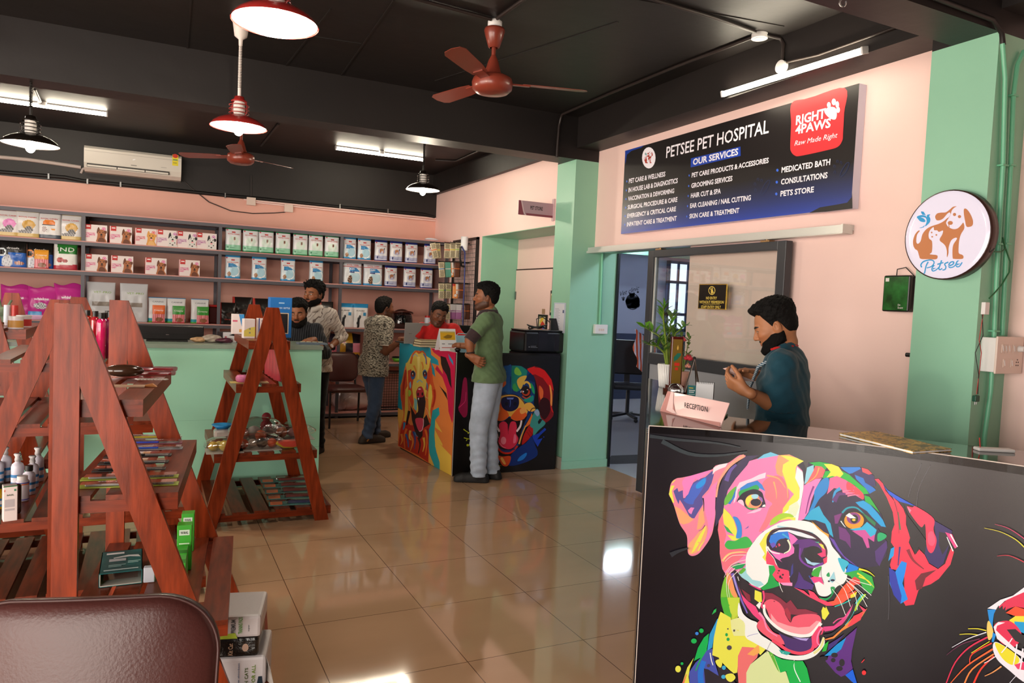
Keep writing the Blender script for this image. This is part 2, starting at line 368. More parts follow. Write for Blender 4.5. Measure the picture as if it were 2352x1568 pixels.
bk = [Vector(onz(x, y, HR)[:2]) for x, y in ((1672, 956), (1864, 980), (2081, 1006), (2221, 1022), (2300, 1029))]
bk.append(bk[-1]+(bk[-1]-bk[0]).normalized()*.5)
wing_in0 = Vector(onz(1572, 885, HR)[:2])
def solid(name, outline, z0, z1, m, parent, off):
    n = len(outline); vs = [(p[0]-off.x, p[1]-off.y, z0) for p in outline]+[(p[0]-off.x, p[1]-off.y, z1) for p in outline]
    t = tessellate_polygon([[Vector((p[0], p[1], 0)) for p in outline]])
    return MB().add(vs, [tuple(q) for q in t]+[tuple(i+n for i in q) for q in t]+[(i, (i+1) % n, n+(i+1) % n, n+i) for i in range(n)]).build(name, m, parent)
plan = [tuple(p) for p in FL]+[tuple(p) for p in bk[::-1]]+[tuple(wing_in0), tuple(LBv)]
solid('top', plan, HR-.03, HR, laminate, rc, O_)
# front panel with the mural
vs, fs = [], []
for p in FL: vs += [(p.x-O_.x, p.y-O_.y, 0), (p.x-O_.x, p.y-O_.y, HR-.002)]
fs = [(2*i, 2*i+2, 2*i+3, 2*i+1) for i in range(len(FL)-1)]
fp = MB().add(vs, fs, 0, True)
fp.build('front_panel', mural_black, rc)
# body behind it: inset walls
inset = [p + (Vector((-(FL[min(i+1, 40)]-FL[max(i-1, 0)]).y, (FL[min(i+1, 40)]-FL[max(i-1, 0)]).x)).normalized()*.01) for i, p in enumerate(FL)]
solid('body', [tuple(p) for p in inset]+[tuple(p-Vector((.1, .03))) for p in bk[::-1][:3]]+[tuple(bk[0]), tuple(wing_in0-inn*.05), tuple(LBv+inn*.006)], 0.0, HR-.03, mat('laminate_side', '#232028', .12, spec=.7), rc, O_)
ed = MB()                                              # scuffed white edge of the vinyl, aluminium corner strip
ed.ring([(p.x-O_.x, p.y-O_.y, HR-.0005) for p in FL], .0022, 6)
ed.ring([(FL[0].x-O_.x, FL[0].y-O_.y, .001), (FL[0].x-O_.x, FL[0].y-O_.y, HR)], .002, 6)
ed.build('edge_strip', mat('worn_edge', '#d8ccc4', .5), rc)
al = MB()
for k in (.02, .07, .12): a = FL[0]+sd*k-inn*.004; al.box(-.006, .006, -.004, .004, 0, HR-.03, M=Matrix.Translation((a.x-O_.x, a.y-O_.y, 0)))
al.build('corner_strip', chrome, rc)
m = Print(lambda x, y, l: on_front(x, y, l)-O_, fine=9, step=.00003)
# ---- left ear and left face (traced from the upper left of the mural)
m.tile(1520, 1020, 5.6)
BG = '#2a2438'
m.p('#3d3458', 1080,150,1250,140,1120,220,1100,280,960,420,870,560,800,740,790,880,730,1000,690,1060,690,900,700,690,800,400)
m.s_('#f08aa6', 95,640,120,500,185,440,270,425,450,385,640,325,700,270,850,240,1000,140,1080,150,1000,200,880,290,820,330,740,440,700,560,690,690,680,760,690,900,660,1100,630,1190,570,1290,480,1400,400,1435,345,1410,330,1330,320,1170,230,1020,160,800,120,700)
m.p('#f087c6', 690,700,700,560,720,470,640,540,600,620,530,680,560,880,590,1000,600,1100,560,1240,600,1230,650,1100,685,900)
m.p('#5a55a0', 150,600,200,560,215,610,270,590,275,690,300,690,350,600,390,500,470,450,560,420,650,340,670,390,640,500,600,580,520,670,530,770,480,850,420,950,370,950,330,880,270,770,230,710,215,770,180,690)
m.s_('#4a6ad0', 300,700,350,620,400,520,480,470,570,420,560,500,480,640,420,720,400,770,330,760,280,720)
m.s_('#2a9af0', 440,560,450,510,540,440,565,450,550,510,480,565)
m.p('#f087cc', 265,470,300,425,640,325,600,370,470,460,430,440,370,560,340,640,290,690,272,640,280,570,260,500)
m.p('#eaec58', 90,640,120,530,165,530,130,600,150,700,160,750,140,750,120,700).p('#eaec58', 120,510,150,465,185,455,140,495)
m.p('#f087cc', 335,850,375,810,420,815,400,850,380,900,350,880)
m.p('#f5ae7e', 160,790,240,830,320,900,410,965,350,1010,280,1030,230,1010).p('#f5ae7e', 480,880,530,800,540,900,555,1000,500,1080,450,1100,470,960)
m.s_('#f5b27e', 350,1390,345,1290,420,1200,500,1100,570,1050,585,1100,560,1220,470,1370,390,1410)
m.p('#eaec58', 380,1400,430,1270,490,1160,570,1040,560,1100,500,1240,420,1370).k('#eaec58', 18, 4, 470,1370,500,1300,550,1240)
m.k('#6a3a60', 4, 10, 475,1115,520,1090,555,1040)
m.p('#fbe8f4', 665,300,740,260,850,240,820,290,740,320,690,345,650,390,660,340)
m.k('#f5a88e', 42, 22, 1060,145,900,250,800,370,730,500,700,680)
m.k('#2f2740', 20, 5, 530,690,540,760,540,860)
m.k('#6a58a8', 26, 60, 960,260,880,340,830,470)
# face
m.p('#f087c0', 1100,265,1125,215,1240,180,1400,110,1520,140,1640,130,1740,175,1825,215,1740,270,1820,350,1830,500,1800,750,1750,1000,1500,1050,1300,1120,1180,1250,1080,1500,1100,1700,1000,1850,900,1800,780,1600,745,1400,745,1250,720,1100,735,980,790,880,800,780,850,590,950,440)
m.p('#70c8ec', 1220,195,1310,130,1400,100,1510,140,1400,160)
m.s_('#f08090', 1350,440,1480,400,1560,440,1620,560,1640,690,1560,830,1540,900,1410,980,1340,1080,1250,1120,1330,960,1380,820,1420,760,1330,690,1330,600,1290,520)
m.p('#ee788c', 790,890,735,980,720,1100,745,1250,745,1400,775,1550,800,1640,1000,1480,1110,1380,1150,1300,900,1350,800,1280,830,1170,790,1000)
m.p('#f5a878', 1500,140,1640,130,1740,180,1600,300,1550,420,1480,380,1460,280)
m.k('#f5b878', 22, 6, 1350,400,1500,440,1590,560).k('#f5b878', 20, 4, 1440,480,1470,600,1475,700).k('#f5b878', 26, 6, 1560,380,1610,520,1620,690)
m.p('#eaec58', 1520,140,1640,150,1740,175,1825,215,1745,265,1725,300,1720,420,1770,560,1780,680,1720,780,1620,850,1550,895,1560,820,1620,740,1700,640,1620,560,1590,460,1550,350,1560,260,1640,210)
m.p('#f4fafc', 1740,290,1820,360,1825,480,1815,700,1750,1000,1700,980,1560,890,1640,830,1720,770,1770,690,1775,560,1715,430)
m.p('#e4f2d0', 1620,880,1640,790,1740,730,1770,800,1720,930)
m.k(BG, 70, 20, 1790,250,1830,330,1835,480)
m.p('#fbdcf2', 960,560,1000,490,1150,440,1250,390,1340,360,1330,430,1250,450,1100,500,980,580,960,690,940,740,920,760)
m.p('#3a8ae0', 1010,560,1100,500,1230,465,1290,520,1330,600,1250,560,1190,550,1080,590,1000,620)
m.s_('#2fae5e', 990,650,1000,600,1110,560,1220,520,1250,580,1150,590,1060,630,1010,680)
m.s_('#6cc04a', 805,780,810,700,870,610,960,540,940,640,900,720,840,770).p('#3a80d8', 960,545,940,680,880,770,850,760,900,700)
m.s_('#2a2438', 965,740,985,690,1050,620,1180,575,1280,610,1310,680,1335,800,1250,815,1150,845,1070,800,1050,740,1020,715)
m.s_('#fbd0ea', 975,735,1010,710,1045,725,1060,790,1015,765)
m.d('#f2a078', 1180,735,108,95).s_('#eaec58', 1080,740,1090,690,1150,650,1160,690,1130,740,1110,790).d('#2a2438', 1210,745,68,48).s_('#9a6ab8', 1250,670,1290,690,1300,740,1270,720)
m.s_('#a8e0f5', 1150,660,1190,640,1240,650,1230,690,1180,700).p('#2fae5e', 1060,790,1140,840,1250,830,1130,815).p('#ffffff', 1300,780,1330,770,1335,800,1290,805)
m.p('#fbc8e8', 1090,890,1180,850,1290,815,1270,850,1190,880)
m.p('#eaec58', 795,815,880,900,930,980,960,1080,975,1190,1010,1215,990,1245,900,1230,840,1160,940,1180,880,1110,800,1020,785,920)
m.s_('#3a90e8', 915,930,970,940,1015,1010,1030,1100,1020,1195,955,1200,970,1090,940,990).p('#2fae5e', 795,1035,850,1070,915,1155,840,1120)
m.s_('#3cb852', 810,1290,850,1235,940,1240,1020,1200,1100,1190,1170,1290,1100,1330,1000,1340,880,1350,830,1330)
m.s_('#a8d83a', 1390,1040,1420,960,1530,890,1640,890,1700,930,1640,940,1540,960,1470,1010).p('#eaec58', 1500,980,1620,930,1720,940,1715,985,1640,960)
m.p('#6a60b8', 1065,1090,1120,1045,1110,1070)
m.k('#f5c88a', 30, 6, 780,1500,860,1410,1000,1380,1100,1390).k('#f4e0a0', 14, 4, 800,1470,900,1400,1090,1385)
# ---- right half of the head and the right ear
m.tile(1820, 1020, 4.9)
m.p('#241640', 180,205,300,195,500,240,560,255,760,255,920,350,930,440,860,560,870,620,1000,780,1050,930,960,940,1070,1100,1060,1250,960,1370,740,1390,560,1290,400,1060,250,860,130,840,60,870,130,460,160,360)
m.p('#10b040', 185,205,300,195,420,215,360,300,345,380,300,320,240,230)
m.p('#ee686a', 260,240,330,250,370,290,340,370,260,390,150,440,130,470,200,360).k('#f5b060', 16, 6, 300,260,260,360,150,450)
m.p('#90d4ec', 165,260,240,230,240,290,170,420,135,450,150,340)
m.p('#f588cc', 130,460,260,390,330,380,270,480,210,640,180,760,130,840,60,870,90,720).k('#8a2a88', 22, 10, 240,470,190,600,150,780)
m.p('#10b838', 560,300,640,340,740,430,830,500,860,555,800,560,700,460,600,400,540,370,345,380,370,300)
m.p('#e8e848', 355,220,440,220,520,250,575,330,540,370,450,355,385,372,430,310)
m.p('#1a80e0', 540,255,760,255,780,290,700,320,640,330,580,290).p('#2a2060', 680,320,780,270,920,360,940,470,830,470,740,370)
m.p('#1a78d8', 700,340,800,380,820,430,920,490,940,515,870,555,820,490,720,390).p('#ee4a58', 780,260,850,280,900,330,860,340,790,310)
m.p('#ee6aa0', 420,380,500,355,600,400,720,480,800,560,790,620,690,560,570,570,560,510,470,490,390,560,410,470)
m.s_('#ee4a60', 620,420,720,480,800,560,795,620,730,570,620,520)
for a in ((570,530,660,520), (580,560,700,540), (620,580,760,570)): m.k('#f588b0', 18, 4, a[0], a[1], (a[0]+a[2])/2, (a[1]+a[3])/2-6, a[2], a[3])
m.s_('#1a88d8', 240,620,250,520,330,400,400,375,415,440,380,540,300,620,220,760,170,800)
m.p('#2fb0e0', 130,840,210,740,300,690,350,790,430,890,462,1045,420,1010,370,890,260,850,180,850)
m.k('#30a0e0', 40, 16, 540,495,480,540,455,650).k('#5c2a78', 60, 20, 470,640,520,560,600,560)
m.p('#f5b040', 215,860,260,900,350,980,410,1010,410,1070,350,1020,270,940)
m.k('#20a0b8', 22, 14, 560,770,620,715,720,712,800,780,870,850)
m.s_('#100c16', 525,875,600,762,720,735,815,800,835,870,760,965,640,955).d('#f0a030', 695,857,112,95).d('#8a3a8a', 690,830,78,66).d('#100c16', 697,838,44,50)
m.p('#e8f4ff', 600,800,640,770,720,830,650,830).d('#f0d040', 692,848,20,14).k('#e8f4ff', 12, 5, 545,860,580,910,600,930)
m.p('#0f7a4a', 780,760,870,820,940,880,930,920,850,850).p('#30b8e8', 640,955,780,930,840,870,950,960,930,1020,880,1040,820,960,740,975)
m.p('#1fa4e8', 710,650,800,630,880,680,960,770,1020,850,1055,930,1000,920,900,820,840,750,760,700).p('#20b040', 810,570,870,590,930,680,990,775,900,690,820,640)
m.p('#d058a8', 670,970,820,960,880,1040,930,1010,920,1095,850,1050,870,1160,840,1165,790,1050).p('#6a2a7a', 520,920,600,950,650,1020,660,1170,600,1090,530,1060).p('#7a3080', 470,800,560,770,510,890,480,890)
m.s_('#10b070', 960,1010,1000,990,1060,1020,1040,1060,965,1090).p('#4a2a78', 930,1200,1060,1080,1070,1160,980,1370,940,1310)
m.p('#6a4ab8', 415,1040,470,1070,530,1180,580,1250,740,1380,600,1290,500,1180)
m.p('#ea3a58', 925,390,970,385,1020,440,1050,520,1120,600,1150,640,1130,590,1190,640,1250,720,1280,800,1280,900,1330,1060,1310,1100,1380,1240,1430,1180,1490,1240,1540,1340,1640,1400,1720,1340,1790,1150,1820,1210,1780,1350,1650,1510,1560,1570,1470,1600,1420,1640,1370,1800,1275,1813,1240,1750,1260,1600,1260,1450,1240,1350,1180,1410,1110,1400,1100,1350,1150,1160,1110,1100,1120,980,1150,900,1130,760,1060,590,980,450)
m.p('#1f5ae0', 1020,450,1070,510,1200,590,1390,695,1270,660,1200,640,1130,590,1090,560)
m.p('#15101c', 1240,650,1300,800,1450,1000,1520,1100,1500,1240,1420,1150,1400,1230,1310,1100,1325,1050,1290,920,1275,750)
m.p('#2a1a60', 1590,850,1800,970,1770,1120,1700,1340,1640,1390,1540,1330,1490,1230,1510,1130,1620,1080)
m.s_('#ea3a60', 1350,705,1400,700,1590,830,1590,960,1625,1080,1590,1200,1545,1215,1510,1130,1495,900,1450,930,1350,810,1290,700)
m.s_('#f05a80', 1530,1000,1580,980,1610,1080,1580,1140,1530,1110).p('#f588b0', 1290,690,1340,740,1320,770).p('#17101e', 1650,980,1740,1000,1770,1120,1690,1240,1650,1130)
m.p('#ee4a90', 1720,985,1800,1010,1860,1150,1830,1170).k('#ffffff', 14, 12, 1780,1010,1860,1150).k('#ffffff', 8, 14, 1740,1040,1810,1200)
m.p('#6a1428', 1380,1530,1450,1450,1620,1410,1500,1500,1460,1620,1400,1640).k('#8a1830', 40, 10, 1300,1180,1360,1300,1480,1400)
m.p('#1a90f8', 1090,1380,1160,1430,1230,1310,1290,1330,1270,1440,1240,1560,1280,1680,1300,1740,1220,1790,1150,1700,1095,1560)
m.p('#2a3ab0', 1090,1380,1160,1430,1190,1560,1230,1700,1220,1790,1140,1690,1095,1540)
m.p('#1fa4f0', 1150,1150,1140,1250,1080,1310,1110,1170).k('#2a2a80', 20, 10, 1210,1150,1190,1360).k('#107a50', 8, 16, 1190,760,1215,960)
m.k('#8b2040', 10, 4, 1150,640,1190,800,1200,1000)
# ---- muzzle, mouth, tongue
m.tile(1640, 1200, 5.2275)
m.s_('#7cc83a', 140,640,220,780,300,900,300,1080,180,1140,110,1040,80,860).s_('#f5a068', 160,590,230,700,280,890,220,870,150,700)
m.p('#c8e048', 180,880,300,960,310,1090,240,1200,200,1150)
m.p('#221622', 200,600,250,560,330,650,430,730,560,790,700,780,820,740,960,760,1100,840,1160,900,1300,970,1430,1000,1560,960,1700,860,1760,830,1700,930,1600,1080,1560,1180,1440,1260,1310,1330,1180,1380,1000,1400,850,1350,700,1270,560,1150,440,1140,330,980,250,800)
m.s_('#f2f9fb', 380,440,400,350,460,250,560,130,680,50,780,0,900,-30,1050,-30,1180,0,1260,80,1370,170,1420,280,1500,380,1560,480,1600,620,1560,720,1480,760,1400,850,1330,880,1250,850,1200,700,1170,600,900,650,700,620,650,700,560,780,450,740,370,640,380,540)
m.k('#b0e0ee', 24, 10, 760,40,900,60,1050,90,1200,120).p('#a0dce8', 290,600,380,520,390,600,460,680,560,700,600,740,520,770,420,710,330,650)
m.p('#18a05a', 200,520,290,480,380,490,340,540,260,560).s_('#60b83a', 300,590,350,540,380,560,330,610)
m.p('#eaec58', 545,250,620,130,700,80,640,190,620,300,640,420,620,460,580,410,610,370,570,300)
m.p('#18a84e', 655,510,740,510,750,570,710,620,740,690,810,745,700,780,590,805,555,780,640,720,665,620)
m.s_('#241434', 630,200,680,110,790,70,900,60,1050,80,1200,130,1310,230,1355,330,1340,430,1310,500,1200,540,1180,620,1170,720,1000,770,940,750,900,620,780,540,720,420,650,330)
m.p('#ee4a70', 640,330,720,430,740,490,780,540,900,570,910,690,940,750,820,740,750,690,700,620,740,560,720,510,630,490,620,420)
for a in ((780,572,14,9), (768,600,8,6), (826,620,13,11), (795,645,14,18), (815,660,10,10)): m.d('#1c1420', *a)
m.p('#f5a0d8', 790,715,940,715,940,755,830,745)
m.k('#4a1828', 14, 14, 640,190,700,90,850,58,1000,75,1180,150,1310,240,1355,330,1345,420)
m.p('#e8f4ff', 700,130,780,85,900,80,1040,110,1180,160,1230,190,1120,180,1000,150,880,100,780,110)
m.p('#2f80e8', 660,220,680,150,760,110,880,100,940,150,930,210,860,180,780,200,740,260,700,280).k('#40b8e8', 20, 10, 820,130,880,170,930,200)
m.p('#6a5ac8', 670,250,720,230,750,270,700,300)
m.p('#f078c8', 890,110,960,150,1010,200,940,260,965,300,960,360,900,400,820,420,790,440,820,470,740,420,680,350,640,310,760,350,860,370,910,330,920,250)
m.d('#2a2434', 825,275,85,88).p('#ee4a70', 735,290,780,240,800,265,770,290).k('#e8f4d8', 24, 12, 885,200,915,270,900,330,840,365).k('#ffffff', 20, 10, 640,280,690,345,790,368)
m.p('#5c2a80', 950,260,1000,200,1150,190,1280,240,1330,330,1310,420,1240,400,1270,330,1180,280,1080,300,1040,400,1080,470,1020,430,1020,250)
m.d('#18121f', 1190,370,112,95).p('#ee4a80', 1280,230,1340,320,1345,400,1290,410,1240,370,1300,350).p('#e8e860', 1250,240,1310,260,1330,320,1290,290).p('#40b890', 1210,225,1270,225,1250,240)
m.k('#7a3aa8', 16, 26, 1035,300,1030,420,1090,490,1190,530,1310,480).p('#a8d8f5', 1090,410,1170,470,1280,480,1200,510,1120,480).p('#ee4a70', 1310,430,1360,400,1355,470,1320,495)
m.p('#4a2a80', 1020,580,1080,680,1140,710,1200,740,1180,800,1050,790,960,770,1000,690).p('#3a3a90', 930,520,950,480,950,600,915,650)
m.s_('#3cae3c', 1170,610,1210,550,1290,520,1270,590,1250,650,1200,640).p('#ee4a90', 1150,660,1200,640,1290,650,1320,740,1260,700,1200,720).k('#2a60c0', 10, 8, 1140,630,1170,680,1200,730)
m.s_('#40c0e0', 1490,420,1570,440,1620,480,1580,540,1560,590,1520,520).p('#1a88f0', 1620,480,1740,530,1700,620,1580,590)
m.s_('#18a05a', 1400,770,1450,770,1440,830,1390,900,1330,930,1260,890,1350,900,1410,850).p('#a0dcec', 1380,680,1440,580,1460,680,1420,720).d('#1a2040', 1425,685,26,14).d('#1a2040', 1380,697,14,10).s_('#18a05a', 1350,620,1380,590,1390,640,1360,640).k('#2a2a3a', 4, 4, 1290,520,1285,620,1320,720)
m.p('#28b048', 1560,600,1740,560,1900,640,1930,770,1890,850,1800,800,1760,720,1690,720,1640,640)
m.k('#e8e83a', 26, 6, 1740,550,1850,580,1930,640).k('#e8e83a', 22, 5, 1720,600,1800,650,1890,745).k('#e8e83a', 18, 4, 1740,640,1850,690,1920,770)
m.p('#e04848', 1590,720,1690,640,1750,680,1760,730,1690,740).p('#ee5a3a', 1590,720,1690,720,1680,800,1600,850,1480,860,1540,770).p('#ee604a', 1480,860,1600,850,1720,800,1640,890,1540,960,1430,990,1340,950,1440,930).k('#30b8b0', 14, 14, 1450,1000,1560,960,1640,920).p('#f0e040', 1640,860,1720,820,1700,880,1640,900)
m.p('#ee4a70', 960,770,1080,810,1150,870,1130,800,1200,830,1260,900,1360,940,1440,990,1350,990,1230,930,1150,890).p('#ee4a90', 415,725,560,785,570,800,540,797,430,740)
m.p('#ee4a88', 290,740,330,850,400,930,500,1000,540,1080,600,1160,560,1180,470,1100,400,1010,350,930).p('#8a2a40', 330,790,430,860,440,940,400,930).k('#7a68c8', 34, 16, 220,600,270,760,320,900,400,1080).k('#c0b8f5', 10, 6, 230,620,280,800,310,870)
m.p('#8a2a44', 605,830,700,840,800,900,870,960,920,920,1000,1030,1100,1030,1250,1080,1200,1110,1000,1100,900,1090,840,1040,700,930,620,930)
m.s_('#ee607a', 600,960,680,910,780,950,840,1030,860,1100,920,1190,960,1120,1100,1090,1250,1100,1290,1180,1250,1260,1160,1330,1050,1360,900,1300,760,1240,680,1150,640,1050)
m.p('#a83048', 840,1040,880,1010,920,1080,925,1190,880,1130).p('#f5a8b4', 680,1080,760,1180,900,1230,1010,1250,1150,1240,1230,1170,1290,1180,1240,1270,1150,1340,1050,1360,900,1310,760,1240,690,1160)
m.k('#f4fafc', 30, 44, 600,975,610,1080,680,1180,790,1270,930,1330,1080,1352,1180,1320,1285,1195)
m.s_('#ee6078', 515,1240,530,1180,600,1160,650,1230,720,1310,850,1360,900,1390,880,1450,760,1440,650,1370,560,1300).k('#f590c0', 26, 14, 540,1070,600,1150,640,1270,760,1355)
m.p('#46286e', 760,1290,900,1360,1080,1390,1170,1370,1180,1480,1120,1540,980,1550,860,1500,840,1420).k('#1c1420', 26, 16, 720,1265,860,1340,1000,1380,1170,1368).p('#b8a8f0', 930,1360,1060,1380,1140,1375,1110,1410,1040,1400)
m.k('#ee4a68', 36, 40, 700,1400,820,1480,900,1530,1040,1560,1170,1520,1200,1440).p('#ee4a78', 1170,1360,1210,1300,1260,1230,1330,1260,1300,1330,1260,1350,1270,1450,1220,1500,1180,1480).k('#f590c8', 18, 10, 1300,1250,1250,1330,1240,1430,1280,1470).k('#241626', 14, 8, 1290,1290,1270,1360,1290,1460)
m.p('#eaec50', 490,800,570,830,575,940,540,950,485,910).p('#eaec50', 1290,1050,1310,1000,1340,1020,1345,995,1385,1080,1330,1160,1300,1140).p('#f4fafc', 505,985,550,940,570,960,545,1030).k('#ee4a80', 24, 16, 590,810,600,900,570,990,590,1020)
m.p('#e04a90', 1330,1300,1310,1240,1440,1230,1560,1130,1680,960,1640,1080,1560,1200,1430,1280).k('#f060a0', 14, 8, 1430,1200,1490,1150,1600,1110,1670,970)
m.k('#40c8c0', 36, 50, 1570,1220,1640,1100,1720,960,1800,860).k('#a8d83a', 26, 24, 1690,1050,1740,950,1820,850).p('#f5904a', 1330,1390,1430,1360,1560,1240,1680,1120,1800,1050,1840,1020,1780,1120,1680,1210,1540,1290,1440,1380,1340,1400)
m.p('#ee4a58', 1680,1110,1800,1060,1760,1160,1650,1230,1600,1240).p('#ee4a70', 1740,980,1830,1040,1800,1070).k('#1a1420', 20, 38, 1310,1345,1430,1320,1560,1210,1650,1080,1690,960)
for a in ((1580,650,1740,740,1890,865), (1580,670,1720,790,1850,905), (1590,690,1740,830,1840,1000), (1590,720,1700,880,1720,1040), (1440,700,1560,780,1640,1000), (1420,790,1500,900,1580,1100), (1560,640,1700,690,1890,745)): m.k('#ffffff', 5, 7, *a)
for a in ((380,440,260,470,180,530,120,650), (380,480,240,510,170,580,150,720), (250,540,160,640,150,800,180,960), (380,380,220,390,130,460), (300,560,180,700,190,900,270,1080)): m.k('#f4f0e8', 8, 4, *a)
m.k('#ffffff', 8, 5, 780,705,800,770,825,825).k('#ffffff', 9, 5, 285,640,290,665,300,690)
# ---- chin and neck
m.tile(1540, 1370, 5.2267)
m.p('#4cb83a', 600,0,680,0,760,100,720,270,700,330,640,180,610,80).p('#c8e048', 680,0,830,0,830,190,760,250,720,180)
m.p('#30a0e0', 560,260,600,230,560,330,520,480,500,600,470,620,440,640,470,440,520,340).p('#14b858', 460,430,450,540,430,640,360,720,280,760,300,700,330,600,400,480)
m.p('#4a58b8', 430,640,500,610,520,740,580,940,440,870,400,850,420,1060,230,1060,220,900,300,780,390,700).k('#2a78e0', 60, 70, 400,760,360,900,370,1060).k('#14b858', 24, 10, 430,620,360,740,300,880)
m.p('#e8e858', 280,720,200,840,150,1000,125,1060,230,1060,215,950,230,850).k('#ee6a60', 8, 24, 190,920,140,1060)
m.p('#eaec58', 600,170,720,240,740,330,900,310,920,460,1020,510,1160,600,1080,690,1000,600,860,590,820,680,800,900,760,910,700,860,560,720,500,690,520,480,560,290)
m.p('#e6eea6', 720,270,820,240,900,310,920,460,760,460,730,380)
m.p('#2a2430', 500,690,580,720,600,800,700,870,760,910,760,1000,820,1060,420,1060,400,850,450,860,580,940,560,800)
m.s_('#eaec58', 540,760,590,740,620,790,600,840,560,810).s_('#eaec58', 660,930,740,910,780,960,730,1010,680,990).d('#40b0e0', 640,840,24,26).d('#40b0e0', 635,950,26,24)
m.p('#ee787a', 860,590,1000,600,1060,640,1040,720,960,800,910,900,910,1060,820,1060,805,880,810,700).p('#f5b060', 920,680,1060,560,1070,660,1000,700)
m.p('#dcecae', 1060,720,1160,640,1240,690,1330,800,1390,900,1440,1060,910,1060,910,900,960,800).p('#60b83a', 1180,660,1220,640,1310,900,1280,860)
m.p('#10b850', 1240,690,1340,740,1500,760,1590,760,1640,850,1690,1060,1440,1060,1390,880,1320,900).k('#f4fafc', 8, 12, 1485,750,1490,860,1560,1010)
m.s_('#f2f9fb', 820,60,870,190,950,260,1040,300,1035,350,1080,440,1200,520,1290,590,1340,640,1440,690,1600,690,1720,640,1790,570,1835,470,1850,560,1760,680,1640,740,1500,750,1320,720,1180,640,1000,540,900,470,890,310,810,220)
m.p('#30b0a8', 1300,625,1380,640,1450,660,1400,690,1330,670).k('#e8eaa0', 26, 30, 1840,480,1810,590,1720,670)
m.p('#5c2a88', 2240,360,2180,640,2170,760,2190,850,2100,930,2050,950,1980,900,1860,760,1900,700,2050,600,2100,480).p('#1a98e8', 1850,700,2000,560,2110,480,2050,620,1960,690).p('#20b83a', 1820,650,1850,560,1900,520,1870,640).p('#1a68f0', 2100,930,2190,860,2250,1060,2170,1000).p('#3a2a80', 1900,560,2000,500,2090,440,1990,560,1890,640)
for a in ((1970,690,40,30), (1955,750,28,26), (2060,780,34,45), (2030,850,40,30), (1840,730,50,26)): m.d('#18121f', *a)
for c, a in (('#14b858', (370,397,27)), ('#14b858', (280,520,34,30)), ('#14b858', (137,790,17)), ('#3a88e8', (316,430,20)), ('#eaec58', (90,855,34,40)), ('#14a858', (672,445,16,20)), ('#14a858', (690,500,18,20)), ('#4a4458', (705,600,30,28)), ('#4a4458', (763,395,11,14)), ('#4a4458', (688,375,9)), ('#ee3a40', (2325,900,26,28)), ('#4a4458', (455,815,20))): m.d(c, *a)
m.p('#28b858', 495,205,520,150,550,130,545,170).k('#ee3a40', 10, 10, 2295,780,2330,740).k('#f4fafc', 12, 10, 475,660,490,750,510,810)
m.k('#8a80d0', 5, 4, 920,465,980,445,1050,430).k('#8a80a0', 5, 5, 1205,530,1170,600,1150,665)
# ---- big cat at the right end
m.tile(2160, 1180, 4.0417)
W_ = '#eeeefc'
m.p(W_, 440,870,560,790,680,750,800,660,1000,560,1000,640,800,720,600,800,520,880).p('#dd3058', 540,860,620,790,800,710,1000,640,1000,900,800,870,700,850,640,870,600,900)
m.p('#1a90e8', 440,880,520,880,590,930,570,950,500,920,490,1000,490,1080,460,1010).p('#120e18', 500,980,500,920,520,880,545,840,550,870,580,840,585,880,610,850,605,890,635,870,610,910,670,950,640,980,560,990,500,1020)
m.p('#ee5030', 610,910,700,850,800,880,1000,900,1000,960,700,940).p('#e8e040', 640,980,700,940,1000,940,1000,1040,720,1040).p('#1aa0e0', 690,990,1000,1010,1000,1180,700,1070)
m.s_('#e03058', 500,1060,530,1000,640,985,720,1040,760,1130,700,1220,640,1220,560,1180).p('#120e18', 620,1065,700,1060,760,1110,900,1150,900,1260,700,1170)
m.p(W_, 497,1040,540,995,605,1000,530,1030,520,1070,560,1110,700,1240,900,1330,1000,1400,800,1340,700,1280,530,1150)
m.s_(W_, 490,1230,530,1180,700,1290,800,1380,960,1420,960,1560,800,1560,640,1440,530,1340).s_('#e8e030', 510,1190,600,1220,720,1310,730,1370,660,1390,570,1320).p('#e84070', 690,1390,900,1330,960,1470,720,1430)
m.s_('#f0d070', 440,1000,460,990,495,1080,480,1140,450,1160,435,1080).p('#1a90e8', 490,1090,520,1110,500,1180,480,1180).k(W_, 10, 10, 672,1145,620,1220,570,1280).k(W_, 14, 10, 715,1200,700,1300,680,1400).k(W_, 16, 12, 770,1240,755,1370,740,1450)
for c, w0, w1, xy in (('#e8e030', 6, 10, (260,1057,350,1057,430,1075)), ('#e8e030', 6, 8, (180,1110,270,1105,360,1115)), ('#f0f0ff', 4, 9, (110,1230,260,1150,430,1090)), ('#dd3058', 10, 16, (55,1568,140,1370,270,1230,440,1135)), ('#e8e030', 6, 8, (290,1282,370,1230,460,1175)),
   ('#ee4030', 8, 14, (275,1380,300,1290,480,1190)), ('#ee6a38', 6, 18, (90,1568,250,1400,490,1245)), ('#f08a48', 14, 14, (225,1568,300,1430,500,1290)), ('#ee4030', 18, 14, (310,1568,380,1430,500,1310)), ('#f0a060', 6, 14, (415,1495,490,1460,570,1405)), (W_, 6, 8, (410,1375,460,1350,520,1310)),
   ('#e8e030', 3, 12, (410,125,560,160,700,230,790,310,900,420)), ('#e83070', 2, 10, (510,90,640,130,790,230,900,330)), ('#dd2848', 3, 10, (530,385,640,380,790,445,900,520)), ('#7a2a58', 3, 8, (60,1300,200,1200,370,1150)), (W_, 4, 6, (640,1568,700,1500,740,1470))): m.k(c, w0, w1, *xy)
